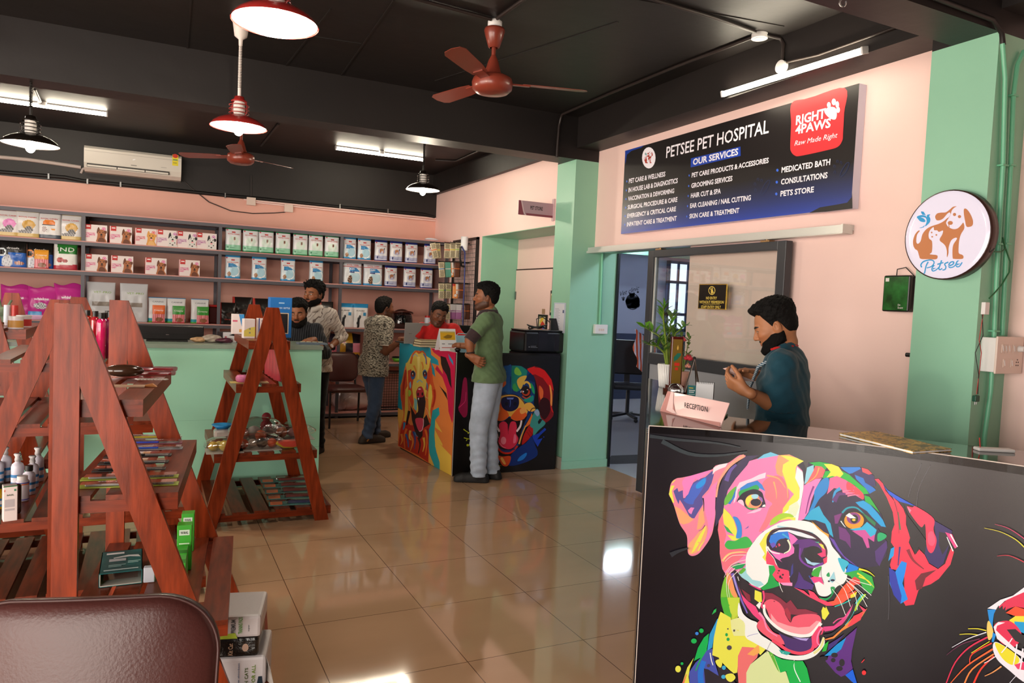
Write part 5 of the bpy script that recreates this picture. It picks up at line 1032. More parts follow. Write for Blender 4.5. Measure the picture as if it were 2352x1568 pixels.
put_bag('dry_blue', pxat(28, Z2+.15), Z2, 'black and blue cat food bag on the second shelf', 'black-topped cat food bags'); put_bag('dry_orange', pxat(89.5, Z2+.15), Z2, 'black cat food bag with an orange top, half behind an orange treat pouch', 'black-topped cat food bags', Y=YR0+.12)
put_bag('treat_amber', pxat(94.6, Z2+.1), Z2, 'small orange treat pouch in front of a black bag on the second shelf', 'treat pouches', Y=YR0+.03, name='treat_pouch', cat='pouch')
put_bag('nd', pxat(150, Z2+.15), Z2, 'tall white and green cat food bag with a red foot on the second shelf', None)
for i, px in enumerate((36, 98, 157)): put_bag('magenta', pxat(px, Z3+.2), Z3, f'{ORD[i]} of the three shiny magenta cat food bags on the lower shelf', 'magenta cat food bags', rz=(.1, -.05, .08)[i], sz=(1.0, .98, 1.1)[i])
for i, px in enumerate((231, 307)): put_bag('silver', pxat(px, Z3+.2), Z3, ('tall silver food bag next to the shelf post, lettered in green', 'tall silver food bag next to the small white pouches')[i], 'silver food bags')
for i, (px, pt, c) in enumerate(((362, 364.5, 'treat_orange'), (405.5, 410.5, 'treat_green'), (460, 466, 'treat_green'))):
    put_bag('canine', pxat(px, Z3+.15), Z3, ('white treat bag behind an orange pouch', 'white treat bag behind a green pouch, next to the orange one', 'white treat bag behind a green pouch beside the red lidded bin')[i], 'white treat bags', Y=YR0+.1)
    put_bag(c, pxat(pt, Z3+.1), Z3, ('orange treat pouch leaning on a white treat bag', 'green treat pouch in front of the middle white treat bag', 'green treat pouch beside the red lidded bin')[i], 'treat pouches', Y=YR0+.03, name='treat_pouch', cat='pouch')
for i, (px, sz, Yo) in enumerate(((524, 1.0, .08), (560, 1.28, .2), (606, 1.25, .2), (648, 1.2, .2), (756, 1.22, .2))): put_bag('dark_pack', pxat(px, Z3+.15), Z3, ('small black and red pack standing in front on the lower shelf', 'black and red pack behind the wooden stand tops', 'second black and red pack behind the wooden stand tops', 'black and red pack behind the man in black', 'black pack beside the shelf post behind the man in white')[i], 'black and red packs', sx=(1, 1.2, 1.15, 1.0, .9)[i], sz=sz, Y=YR0+Yo)
for i, px in enumerate((797, 830.5)): put_bag('pure', pxat(px, Z3+.15), Z3, f'{ORD[i]} of the two white bags with bright blue tops beside the man in the polo', 'blue and white litter bags')
# red lidded bin behind the post
xb = pxat(501, Z3+.1)[0]; bn = thing('food_bin', 'dark red see-through bin with a red lid behind the shelf post', 'bin', (xb, YR0+.24, Z3+.001)); MB().box(-.1, .1, -.09, .09, 0, .2, 0, .015).build('tub', mat('bin_red', '#4a1614', .2), bn); MB().box(-.12, .12, -.1, .1, .2, .225, 0, .01).build('lid', mat('lid_red', '#b01e1c', .35), bn)
# small boxes with dog pictures
def food_box(dog, loc, label):
    cols = {'terrier': ('#a8663c', '#6a3a22', '#d8448a'), 'golden': ('#d89a4a', '#b8742c', '#d84460'), 'dalmatian': ('#d8d4d0', '#2a2628', '#b05aa0')}[dog]
    t = thing('food_box', label, 'box', loc, 0, 'small white pet food boxes'); w, h, d = .137, .185, .12
    w = .222/2
    MB().box(-w, w, 0, d, 0, h).build('carton', mat('carton_white', '#e3d6d4', .5), t)
    p = Print(lambda u, v, l: Vector((-w+u*2*w, -.0003-l, v*h)))
    p.p('#c03030', .06,.72,.3,.72,.3,1,.06,1).p('#c03030', 0,0,.02,0,.02,1,0,1).p('#e8d8d8', .1,.86,.26,.86,.26,.93,.1,.93)
    p.t(cols[2], 'ULTIMATE', .05, .0, .1) if False else None
    for tx_, v0, ww, hh in (('UNMATCHED', .47, .42, .055), ('ULTIMATE', .36, .42, .09), ('DIET', .24, .2, .09)):
        g, gf = glyphs(tx_, .03); o = len(p.v); s_ = ww/g[:, 0].max(); p.v += [tuple(p.place(.05+a*s_, v0+b*hh, .0012)) for a, b in g]; p.f += [tuple(i+o for i in q) for q in gf]; p.c += [hexc(cols[2])]*len(gf)
    p.q(disc2(.85, .78, .085, .11), cols[2]).q(disc2(.85, .78, .06, .08), '#e8c8d8' if dog != 'golden' else '#f0c0b0').q(disc2(.85, .78, .035, .045), cols[2])
    b, k, _ = cols
    p.q(smooth_closed([(.55, .0), (.56, .2), (.58, .42), (.56, .62), (.64, .72), (.8, .74), (.92, .64), (.94, .44), (.9, .25), (.97, .0)]), b)
    p.q(smooth_closed([(.55, .5), (.57, .75), (.63, .88), (.68, .72), (.62, .6)]), k if dog != 'golden' else b).q(smooth_closed([(.9, .5), (.86, .66), (.97, .68), (.98, .55)]), k if dog != 'golden' else b)
    p.q(disc2(.68, .58, .025, .03), '#201814').q(disc2(.82, .58, .025, .03), '#201814').q(disc2(.75, .45, .045, .05), '#201814').q(disc2(.75, .36, .06, .05), k if dog == 'terrier' else '#e8a0a8')
    if dog == 'dalmatian':
        for a in ((.63, .2, .03), (.75, .12, .04), (.85, .25, .03), (.68, .66, .02)): p.q(disc2(*a), '#2a2628')
    else: p.q(smooth_closed([(.62, .0), (.64, .2), (.75, .28), (.88, .18), (.9, .0)]), k if dog == 'terrier' else '#e0b070')
    p.build('printing', matte_print, t); return t
B = [('terrier', 219.7), ('terrier', 277.4), ('golden', 335), ('dalmatian', 384.4), ('dalmatian', 429.9), ('dalmatian', 474)]
pro = {}
def place_box(dog, px, z, label):
    loc = (pxat(px, z+.1)[0], YR0+.02, z+.001)
    if dog not in pro: pro[dog] = food_box(dog, loc, label)
    else: dup(pro[dog], loc, 0, label)
for i, (dg_, px) in enumerate(B): place_box(dg_, px, Z1, ('terrier picture food box next to the post on the upper shelf', 'terrier picture food box beside the golden dog box on the upper shelf', 'food box with a golden dog picture on the upper shelf', 'dalmatian picture food box beside the golden dog box', 'middle one of the three dalmatian picture food boxes', 'dalmatian picture food box next to the green bags\' post')[i])
for i, px in enumerate((221, 280.3, 357.7, 435)): place_box('terrier', px, Z2, f'{ORD[i]} of the four terrier picture food boxes on the second shelf')
# lower things: helmet, tin, orange bag, cushion bag, wrapped parcel, basket, bottles
hx = pxat(932, Z3+.1)[0]; hm = thing('helmet', 'glossy dark motorcycle helmet standing on the lower shelf behind the laptop', 'helmet', (hx, YR0+.2, Z3+.001)); gl = mat('helmet_gloss', '#241210', .08, coat=.6, spec=.7)
prof = [(.085, 0), (.11, .01), (.128, .07), (.132, .13), (.12, .19), (.09, .235), (.05, .255), (0, .262)]
MB().lathe(prof, seg=40).build('shell', gl, hm); hm.scale = (1.08, 1.15, 1)
vz = MB(); vv, vf = [], []
for j in range(7):
    for i in range(17): a = -PI/2+.1+(i/16-.5)*2.3; z = .07+.11*j/6; r = .1335+.003; vv.append((r*math.cos(a)*(1-.1*(j/6)**2), r*math.sin(a)*(1-.1*(j/6)**2), z))
for j in range(6):
    for i in range(16): vf.append((j*17+i, j*17+i+1, (j+1)*17+i+1, (j+1)*17+i))
vz.add(vv, vf, 0, True).build('visor', mat('visor_dark', '#0a0a0c', .05, spec=.8), hm); vz2 = MB().ring([(.13*math.cos(a), .13*math.sin(a), .2+.03*math.sin((a+PI)*1)) for a in [-PI+.2+i*(PI-.4)/12 for i in range(13)]], .012, 8).build('visor_rim', mat('helmet_brown', '#4a221a', .2), hm)
tx_ = pxat(987, Z3+.08)[0]; tn_ = thing('tin', 'small white tin with a red lid behind the man in red', 'tin', (tx_, YR0+.1, Z3+.001)); MB().cyl((0, 0, 0), (0, 0, .16), .045).build('can', mat('tin_white', '#c8ccd8', .4), tn_); MB().cyl((0, 0, .16), (0, 0, .185), .04).build('lid', mat('lid_red', '#b01e1c', .35), tn_)
def soft(name, label, cat, loc, r, m, group=None, seed=1, amp=.12, rot=0):
    """Crumpled soft parcel."""
    rn = random.Random(seed); ph = [rn.uniform(0, 6) for _ in range(8)]; b = MB().ball((0, 0, r[2]), r, 28, 18)
    vs = []
    for (x, y, z) in b.v:
        n = 1+amp*(math.sin(x/r[0]*3+ph[0])*math.sin(z/r[2]*4+ph[1])+.6*math.sin(x/r[0]*7+y/r[1]*5+ph[2])*math.sin(z/r[2]*6+ph[3])); zz = r[2]+(z-r[2])*n; vs.append((x*n, y*n, max(.003, zz)))
    b.v = vs; o = b.build(name, m, None, loc); o.rotation_euler = (0, 0, rot); return tag(o, label, cat, group)
soft('orange_bag', 'rounded orange and white bag on the shelf behind the black monitor', 'bag', (pxat(384, 1.1)[0], YR0+.25, ZS[4]), (.19, .12, .17), mat('orange_pack', '#c87048', .35, noise=(4, .45)))
soft('white_bag', 'white bag with a blue cap beside the orange bag behind the monitor', 'bag', (pxat(336, 1.1)[0], YR0+.2, ZS[4]), (.08, .1, .17), mat('white_pack', '#c4c2c6', .3, noise=(12, .2)), seed=4)
# patchwork carrier on the low shelf behind the brown chair
def patch(u, v):
    if u > 1: return '#2a2420'
    c = ['#c89a20', '#1c1a22', '#c86a78', '#b8841c', '#241c28', '#c8788c']; k = c[(int(u*4)+int(v*3)*2) % 6]
    if ell((u*4) % 1, (v*3) % 1, .5, .5, .3, .3) and (int(u*4)+int(v*3)) % 2: return '#1a1620'
    return k
K['patch'] = ('patch', (.44, .36, .2, patch), dict(wr=.008, top_wave=.01)); put_bag('patch', pxat(798, .95), ZS[4], 'patchwork bag in yellow, pink and black on the shelf behind the brown chair', None, Y=YR0+.2)
clear = glass('clear_wrap', (.93, .9, .88), .12, .22); 
soft('wrapped_parcel', 'parcel wrapped in clear plastic on the lowest shelf under the brown chair', 'parcel', (pxat(815, .25)[0], YR0+.22, ZS[5]), (.27, .17, .13), mat('plastic_wrapped', '#b49c98', .18, noise=(5, .35), spec=.7, bump=(9, .6)), seed=9, amp=.1)
soft('plastic_bag', 'crumpled clear plastic bag on top of the wrapped parcel on the lowest shelf', 'bag', (pxat(798, .35)[0], YR0+.16, ZS[5]+.0), (.15, .1, .2), mat('plastic_bag', '#b8a8ac', .16, noise=(6, .25), spec=.7, bump=(9, .7)), seed=3, amp=.14)
wb_ = thing('wire_basket', 'black wire basket on the lowest shelf behind the man in the polo', 'basket', (pxat(908, .35)[0], YR0+.18, ZS[5]+.002)); wm_ = mat('wire_black', '#151312', .4); b = MB(); W2, H2 = .2, .5
for i in range(13): x = -W2+2*W2*i/12; b.cyl((x, -.1, 0), (x, -.1, H2), .0025, seg=5)
for j in range(15): z = H2*j/14; b.cyl((-W2, -.1, z), (W2, -.1, z), .0025, seg=5)
b.build('mesh_front', wm_, wb_); MB().ring([(-W2, -.1, H2), (W2, -.1, H2), (W2, .12, H2), (-W2, .12, H2)], .008, 6, closed=True).ring([(-W2, -.1, .01), (W2, -.1, .01), (W2, .12, .01), (-W2, .12, .01)], .008, 6, closed=True).build('rim', wm_, wb_)
petm = glass('pet_plastic', (.86, .82, .8), .05, .2)
for i, (px, yo, lab_) in enumerate(((905, .34, 'clear plastic bottle with the red base behind the painted store counter'), (915, .2, 'clear plastic bottle standing beside the wire basket on the lowest shelf'))):
    t = thing('plastic_bottle', lab_, 'bottle', (pxat(px, .25)[0]+.12, YR0+.06+yo*.3, ZS[5]+.001), 0, 'clear bottles on the lowest shelf')
    MB().lathe([(.0, .002), (.045, .002), (.048, .02), (.044, .06), (.048, .1), (.044, .15), (.048, .2), (.03, .27), (.014, .3), (.014, .32)], seg=18).build('body', petm, t); MB().cyl((0, 0, .315), (0, 0, .335), .017, seg=14).build('cap', mat('cap_red', '#b8382a', .4), t)
lp = thing('food_bowl', 'small green and black bowl on the shelf beside the painted store counter', 'bowl', (pxat(918, .76)[0]+.02, YR0+.15, ZS[4])); MB().lathe([(0, .003), (.06, .003), (.085, .05), (.08, .05), (.055, .012), (0, .01)], seg=24).build('bowl', mat('lime', '#5fae2c', .35), lp); MB().lathe([(.078, .05), (.086, .06), (.08, .066), (.074, .055)], seg=24).build('rim', mat('black_casing', '#161413', .35), lp)
ps_ = soft('paper_scrap', 'crumpled white paper scrap lying on top of the shelf rack near the corner', 'paper', (pxat(996, 2.4)[0], YR0+.1, ZS[0]), (.09, .04, .02), mat('paper', '#d8dae2', .4), seed=6)
# ================================================================= wooden A-frame display racks
def wood(nm, st, a='#7c2f14'):
    m = mat(nm, a, .3, spec=.25, noise=(7, .42, st), bump=(40, .03)); return m
wz = wood('wood_upright', (6, 6, .7)); wx = wood('wood_rail', (.7, 6, 6), '#742c14'); wy = wood('wood_slat', (6, .7, 6), '#6a2c18')
def display_rack(label, loc, rz, H, D, legs, shelves, post=False, slat=.088, nsl=None, LW=.09, name='display_rack'):
    """Slatted A-frame rack. legs: slopes (left, right), None where a side has no leg; shelves: (height, x0, x1)."""
    t = thing(name, label, 'rack', loc, rz, 'wooden display racks')
    for y in (0, D):
        sl, sr = legs
        if post: MB().prism([(-.037, 0), (.037, 0), (.037, H), (-.037, H)], y+.0, y+.024).build('post', wz, t)
        off = 0
        for s, k in ((sl, -1), (sr, 1)):
            if s is None: continue
            w = .037 if post else .04; q = [(off*1.0, H), (off+w, H), (off+w+s*H, 0), (off+w+s*H-LW*1.06, 0), (off, H-(LW*1.06-w)/s)]
            MB().prism([(k*a, b) for a, b in q], y+(.001 if k > 0 else -.001), y+.025+(.001 if k > 0 else -.001)).build('leg', wz, t)
    for z, x0, x1 in shelves:
        rl = MB().box(x0, x1, .026, .048, z-.058, z-.018).box(x0, x1, D-.024, D-.002, z-.058, z-.018).box(x0, x0+.022, .048, D-.024, z-.058, z-.018).box(x1-.022, x1, .048, D-.024, z-.058, z-.018); rl.build('shelf_frame', wx, t)
        n = max(2, round((x1-x0+.03)/(slat+.035))); pitch = (x1-x0-slat)/max(1, n-1); sb = MB()
        for i in range(n): a = x0+i*pitch; sb.box(a, a+slat, .027, D-.003, z-.018, z, 0)
        sb.build('slats', wy, t)
    return t
def plane_x(px, py, P0, rz):
    """Local x, z on a rack's front plane for a traced pixel."""
    d = ray(px, py); n = Vector((-math.sin(rz), math.cos(rz), 0)); t = (Vector(P0)-CAM).dot(n)/d.dot(n); p = CAM+d*t-Vector(P0); return p.x*math.cos(rz)+p.y*math.sin(rz), p.z
# rack in the middle, in front of the mint counter
PM = Vector((.722, 5.09, 0)); loc = lambda x, y: plane_x(x, y, PM, 0)
s1 = (loc(600, 783)[1], loc(572, 800)[0], loc(668, 800)[0]); s2 = (loc(600, 883)[1], loc(543, 895)[0], loc(693, 895)[0]); s3 = (loc(610, 1040)[1], loc(492, 1055)[0], loc(730, 1045)[0]); s4 = (.095, loc(482, 1200)[0], loc(761, 1185)[0])
HM = loc(622, 706)[1]
rackM = display_rack('wooden A-frame rack standing alone in front of the mint counter, with toys in bags', PM, 0, HM, .98, (.255, .255), [s1, s2, s3, s4], slat=.095)
# half rack close to the camera
RZ1 = -math.radians(6.4); P1_ = dep(155, 697, 2.35); TOP1 = P1_.z; P1_.z = 0; loc1 = lambda x, y: plane_x(x, y, P1_, RZ1)
a_ = loc1(300, 920)[1], loc1(326, 940)[0]; b_ = loc1(300, 1139)[1], loc1(407, 1150)[0]; c_ = .405, loc1(522, 1475)[0]
rackR = display_rack('tall wooden half rack right behind the brown chair back, with combs and green boxes', P1_, RZ1, TOP1, .98, (None, .36), [(a_[0], -.02, a_[1]), (b_[0], -.02, b_[1]), (c_[0], -.02, c_[1]), (.095, -.02, .66)], post=True)
# wide rack behind it
P2_ = dep(137, 688, 3.4); TOP2 = P2_.z; P2_.z = 0; loc2 = lambda x, y: plane_x(x, y, P2_, 0)
za, zb, zc = loc2(60, 836)[1]+.018, loc2(60, 985)[1]+.018, loc2(60, 1203)[1]+.018
rackL = display_rack('wide wooden A-frame rack with shampoo bottles, half hidden behind the tall half rack', P2_, 0, TOP2, .98, (.38, .38), [(za, -.28, .31), (zb, -.4, .4), (zc, -.58, .58), (.095, -.66, .66)], post=True)
# rack farther back at the edge of the picture
P3_ = dep(36, 672, 5.2); TOP3 = P3_.z; P3_.z = 0
rackB = display_rack('wooden A-frame rack in front of the mint counter, hung with key rings', (P3_.x, 5.15, 0), 0, TOP3, .92, (.255, .255), [(1.285, -.13, .2), (.95, -.22, .28), (.5, -.34, .38), (.095, -.44, .48)])
# ================================================================= counters
mint = mat('mint_board', '#a0dcc0', .32, noise=(1.4, .03), spec=.5); mint_d = mat('mint_side', '#98d2b6', .35)
gc = thing('shop_counter', 'long mint green shop counter across the pet store', 'counter', (-1.4, 6.16, 0)); zt = 1.143
MB().box(-2.6, 2.676, 0, .02, 0, zt-.03).build('front_panel', mint, gc); MB().box(2.656, 2.676, .02, .62, 0, zt-.03).build('end_panel', mint_d, gc)
MB().box(-2.6, 2.66, .02, .62, 0, .08).box(-2.6, 2.656, .6, .62, .08, zt-.03).build('carcass', mint_d, gc); MB().box(-2.6, 2.684, -.012, .63, zt-.03, zt).build('worktop', mat('mint_top', '#8a9a8c', .25), gc)
MB().box(2.3, 2.677, -.001, .0, .30, .302).box(-2.6, 2.677, -.0005, .0, .55, .551).build('panel_joint', mat('joint', '#6aa88a', .5), gc)
# painted store counter: L shape with two dog murals
HS = 1.113; sc = thing('store_counter', 'pet store counter painted with a golden retriever and a blue dog', 'counter', (2.44, 6.05, 0)); o_ = Vector(sc.location)
ang = math.atan2(7.34-6.05, 2.36-2.44)
A0, A1 = Vector((2.44, 6.05)), Vector((2.362, 7.34)); B1 = Vector((3.50, 6.05))
body = [tuple(A0), tuple(B1), (3.50, 6.5), (2.98, 6.5), (2.92, 7.34), tuple(A1)]
bk = mat('counter_black', '#0f0d0d', .3, spec=.5)
solid('body', body, 0, HS-.02, bk, sc, o_); solid('worktop', body, HS-.02, HS, mat('counter_top_black', '#141010', .15, spec=.6), sc, o_)
def on_left(x, y, l):
    d = ray(x, y); e = A1-A0; det = d.x*(-e.y)+e.x*d.y; t = (A0.x*(-e.y)+e.x*A0.y)/det; p = CAM+d*t; return Vector((p.x-l-o_.x, p.y-o_.y, min(HS-.001, max(.001, p.z))))
m = Print(on_left, step=.00005).tile(910, 780, 4.9)
m.p('#e0803f', 40,20,672,140,620,1545,20,1195)
m.p('#1793ac', 40,20,385,85,395,170,470,230,482,290,400,262,430,330,440,420,390,360,330,150,250,120,180,160,100,300,60,480,45,520,70,800,20,760)
m.p('#c4194a', 395,85,672,140,640,900,630,940,590,810,570,560,520,420,440,330,460,290,530,390,500,200,420,140)
m.p('#1e1a1c', 500,180,560,200,610,330,625,550,600,500,570,400,520,320,505,270).p('#1e1a1c', 485,515,565,600,580,680,530,590).p('#2a90b8', 585,155,640,240,645,290,600,220)
m.p('#12a0ae', 400,800,480,760,490,840,440,900,430,1080,450,1250,490,1380,490,1470,420,1420,380,1300,360,1150,370,960)
m.p('#e6c04c', 435,1010,520,1170,525,1195,490,1170,620,1305,620,1545,490,1470,490,1380,440,1200).p('#e6c04c', 440,900,520,1045,440,985).p('#e6b04c', 20,770,90,800,70,900,40,1000,20,900).p('#e6b04c', 370,1270,430,1420,400,1420,365,1370)
m.p('#b8281a', 110,900,160,960,330,960,395,945,370,1010,370,1100,362,1380,250,1300,25,1190,50,1000,80,920)
for c, a in (('#e08a3c', (150,1060,190,1140,160,1250)), ('#e6b84c', (160,1020,150,1100,170,1130)), ('#e0702a', (330,1010,350,1120,330,1300)), ('#e0702a', (120,1000,90,1100,100,1220)), ('#1f5fa8', (110,1060,130,1120,140,1210)), ('#22458a', (195,1030,215,1120,205,1230)), ('#e6b84c', (310,1100,320,1180,300,1260)), ('#e08a3c', (60,1060,70,1130,50,1180)), ('#2a1a20', (250,1100,270,1180,250,1280)), ('#8a1830', (350,1000,365,1050,360,1150)), ('#2a86b8', (95,930,90,980,80,1010))): m.k(c, 26, 8, *a)
m.s_('#d4562a', 110,270,130,330,135,560,135,780,110,910,90,900,80,780,50,640,60,520,80,460,110,330).p('#e0c050', 105,560,132,520,137,780,110,920,90,910,100,760).k('#b02a1c', 30, 14, 115,340,90,480,80,620)
m.s_('#d4562a', 380,240,400,300,420,480,450,600,440,700,410,800,390,940,370,900,365,700,380,500,370,330).p('#e0c850', 370,480,400,520,410,640,385,800,395,900,370,860,362,650).k('#b02a1c', 26, 14, 430,560,435,660,410,760)
m.s_('#e2c65a', 108,270,130,250,180,160,220,120,260,140,300,122,340,180,390,215,380,260,365,420,350,560,330,650,320,850,290,900,230,880,190,800,150,680,130,500,120,350)
m.p('#ce4a26', 132,350,170,330,200,430,180,540,200,700,185,780,140,640).p('#ce4a26', 330,430,378,300,390,450,360,580,330,560,345,480).k('#e08a3a', 22, 10, 200,290,225,360,210,440).k('#e08a3a', 20, 8, 290,250,305,300,300,340).k('#f0dc80', 34, 16, 255,190,255,300,250,440)
m.k('#d4602a', 22, 14, 165,270,190,170,230,128,258,150,300,132,335,190,345,280).k('#7ab8d8', 10, 5, 190,190,215,160,245,190).k('#2a70b0', 14, 8, 310,160,335,210,338,270).k('#7ab8d8', 12, 8, 235,480,265,455,300,480)
m.s_('#2a6aa8', 165,380,190,345,220,380,205,440,175,440).d('#140c10', 190,385,22,34).d('#8a2a1a', 190,402,13,15).d('#ffffff', 188,382,5,9).s_('#2a6aa8', 300,370,325,335,350,370,345,440,315,430).d('#140c10', 327,385,21,32).d('#8a2a1a', 327,402,12,14).d('#ffffff', 325,378,4,9)
m.s_('#7ab8d8', 150,500,165,470,172,520,160,550).s_('#9ac040', 140,570,165,570,172,610,145,640).s_('#2a86b8', 345,480,360,520,350,570)
m.p('#74b8c4', 205,650,240,680,235,790,210,810).p('#22909c', 300,690,335,690,318,830,300,830).p('#ce5a2a', 185,760,230,800,240,870,200,830)
m.s_('#18141c', 228,600,245,560,300,560,318,610,332,690,322,800,300,895,240,880,220,840,250,800,242,700).s_('#b42a3c', 232,600,245,545,268,528,292,530,314,580,310,640,240,645).d('#18141c', 250,615,10,20).d('#18141c', 298,610,10,20).d('#f0e0e0', 266,555,15,8).p('#f0f0f0', 247,660,255,650,262,660,256,682)
m.p('#1c1218', 165,740,240,885,310,890,345,840,380,950,300,1000,300,1080,270,1120,220,1050,180,900).s_('#d03c60', 222,888,310,888,310,960,290,1025,262,1030,234,970).k('#f0d0d8', 7, 7, 308,890,310,960,292,1020,262,1028).k('#3a90c0', 10, 6, 215,1040,230,1080,250,1085)
m.k('#e8e0d0', 3, 3, 335,640,360,660).k('#e8e0d0', 3, 3, 330,760,360,800,380,880).k('#140c10', 30, 12, 150,800,130,900,120,960)
m.build('golden_dog_mural', vinyl, sc)
m = Print(lambda x, y, l: ony(x, y, 6.05)-o_-Vector((0, l, 0)), step=.00005).tile(1040, 820, 5.6)
m.s_('#8a1440', 130,310,160,260,185,330,190,700,150,775,110,740,70,660,100,560).k('#c8306a', 10, 6, 75,650,120,610,160,560,170,450)
m.s_('#7a0c10', 960,150,1060,120,1180,170,1270,300,1295,430,1280,640,1295,720,1280,770,1200,840,1140,800,1112,650,1090,420,1050,260,1000,200).p('#cc1410', 955,150,1010,135,1055,115,1050,135,1120,140,1180,170,1270,290,1298,430,1240,380,1160,270,1060,220,1000,230)
m.s_('#e89040', 1240,360,1262,380,1278,480,1275,620,1255,600,1255,480).p('#c81a10', 1248,600,1270,640,1298,720,1270,690).s_('#d8602a', 1110,370,1150,400,1165,460,1145,560,1115,500).s_('#300608', 1110,600,1160,520,1240,560,1250,700,1180,800,1120,720)
m.s_('#10366e', 500,560,520,400,560,250,640,120,760,105,880,115,960,170,1040,260,1060,420,1040,600,1060,660,1000,760,920,900,860,1100,800,1200,690,1230,580,1190,500,1050,440,800,440,620)
m.s_('#14508c', 570,300,620,150,700,115,755,120,748,470,660,440,600,500).p('#14806e', 760,108,880,115,960,170,948,245,840,260,825,340,870,420,820,450,758,400,752,200).s_('#7cba44', 790,170,815,130,850,150,885,215,850,235,800,215).s_('#3a9a4a', 775,360,800,340,840,420,810,440,775,420).p('#0c2048', 940,250,1000,200,1050,260,1060,330,990,300,930,300)
m.k('#0c1c40', 10, 4, 745,250,738,360,742,470).k('#2a78b8', 14, 6, 690,180,640,280,620,360)
m.s_('#e2b44a', 825,300,870,252,950,240,915,320,875,410,838,370).k('#e2b44a', 30, 20, 905,345,945,318,985,345,998,400).s_('#d45e24', 632,240,672,280,682,350,610,405,640,310)
m.s_('#1f9a5a', 1000,330,1040,380,1052,470,1020,440).s_('#140a08', 870,440,905,380,950,370,1000,420,1000,470,960,520,900,490).d('#b83c1a', 940,450,52,48).d('#0c0808', 935,435,36,42).d('#f0e8e0', 905,442,10,10).d('#e8e0d8', 958,418,7,6).k('#b8401c', 18, 14, 892,500,945,530,1000,498).p('#e8e0d8', 865,450,885,425,880,455)
m.s_('#140a08', 510,440,545,380,590,380,605,430,580,480,530,500).d('#b83c1a', 560,440,34,34).d('#0c0808', 560,430,24,26).d('#f0e8e0', 592,432,8,8).k('#b8401c', 14, 10, 520,500,570,490,600,450)
m.s_('#1a8a7a', 905,545,960,530,1030,490,1035,550,1000,578,940,575).p('#1a8a7a', 500,560,540,520,560,540,520,570)
m.s_('#e2aa44', 470,600,530,520,620,490,740,475,860,510,930,600,965,690,900,790,800,812,730,760,650,812,560,800,455,700).s_('#da5c1e', 450,690,520,600,610,570,660,640,715,730,712,770,640,817,560,805).s_('#da581e', 745,780,780,720,860,650,930,700,950,760,870,815,790,812).s_('#e8a050', 540,640,590,590,610,680,570,750,545,720).s_('#e8a050', 860,680,920,640,940,700,880,730)
m.k('#241010', 9, 9, 500,560,590,505,740,478,850,510,930,610,960,690).s_('#10103c', 618,580,640,520,740,500,830,515,852,580,832,650,770,692,700,692,640,650).p('#6a80c8', 690,520,785,520,772,542,700,542).k('#3a5aa8', 14, 5, 738,550,740,600,730,640).d('#06061a', 690,600,22,26).d('#06061a', 800,600,22,26)
m.s_('#e2a844', 925,605,1000,585,1062,660,1020,700,960,680).k('#241010', 12, 8, 1060,655,1020,660,980,720,930,780).s_('#da6c22', 930,890,1000,760,1012,720,1025,760,1005,840,960,885)
m.p('#120709', 450,770,560,812,650,826,722,772,800,822,900,806,965,740,880,950,840,1100,760,1190,620,1190,540,1080)
m.k('#e8d8d8', 22, 28, 545,812,560,890,602,955).k('#e8d8d8', 22, 26, 882,812,865,890,818,955).k('#d8c0c0', 10, 8, 570,980,585,1040)
m.s_('#d42a48', 590,870,650,825,700,860,710,960,740,840,800,830,822,900,812,980,842,1050,800,1140,720,1182,620,1150,583,1080,610,980).d('#ea8090', 650,1072,35,50).s_('#e66a84', 790,990,815,1020,810,1090,775,1100).k('#7a0c28', 9, 4, 704,860,708,920,712,990).k('#f0a0b0', 6, 4, 600,1100,640,1150,680,1165)
m.k('#daa048', 16, 26, 455,880,520,1000,540,1115).k('#daa048', 14, 22, 935,880,885,1000,850,1115).k('#c42412', 24, 22, 540,1100,620,1215,740,1228,830,1140).k('#2a2a5a', 16, 16, 610,1180,690,1205,800,1180)
m.s_('#a81612', 888,1085,920,980,990,870,1035,930,1012,1010,900,1122).k('#5a0a0a', 5, 5, 975,930,1020,990).k('#5a0a0a', 5, 5, 950,960,1000,1030)
m.s_('#3a8a80', 990,870,1050,690,1100,675,1130,780,1190,850,1100,940,1035,1010,1030,920).s_('#8aa0b8', 1045,700,1085,672,1115,720,1085,760).p('#0f0d0d', 1090,830,1115,790,1150,800,1120,850,1100,860).p('#1438a4', 1015,1010,1100,980,1180,908,1200,930,1120,1005,1080,1060,1152,1040,1090,1150,1050,1090).d('#1438a4', 1168,1025,8,9)
m.s_('#0c2a6a', 1012,1020,1060,1140,1090,1220,1060,1285,900,1362,720,1392,740,1262,860,1150,940,1100).s_('#1a74c4', 830,1335,860,1280,940,1228,945,1260,900,1315).s_('#14508c', 470,1120,560,1240,600,1340,530,1340,480,1240).k('#2a9a4a', 14, 6, 490,1180,530,1280,560,1340)
m.s_('#c8421a', 565,1260,640,1275,735,1270,738,1330,700,1397,640,1392,600,1330).s_('#e8a850', 610,1300,640,1290,680,1370,650,1370).p('#dccc34', 515,1396,540,1335,560,1385,632,1396)
for a in ((135,925,170,950,210,975), (140,1035,180,1045,225,1055), (190,980,215,965), (170,1075,185,1050), (185,1130,240,1120), (235,1215,255,1195)): m.k('#b0b822', 12, 8, *a)
m.d('#b0b822', 190,1130,17,15).d('#b0b822', 233,1217,8,8)
m.build('blue_dog_mural', vinyl, sc)
ed = MB().ring([(-.001, -.001, .002), (-.001, -.001, HS)], .0025, 6).ring([(-.002, 0, HS-.001), (A1.x-A0.x-.002, A1.y-A0.y, HS-.001)], .002, 6); ed.build('edge_strip', mat('worn_edge', '#d8ccc4', .5), sc)
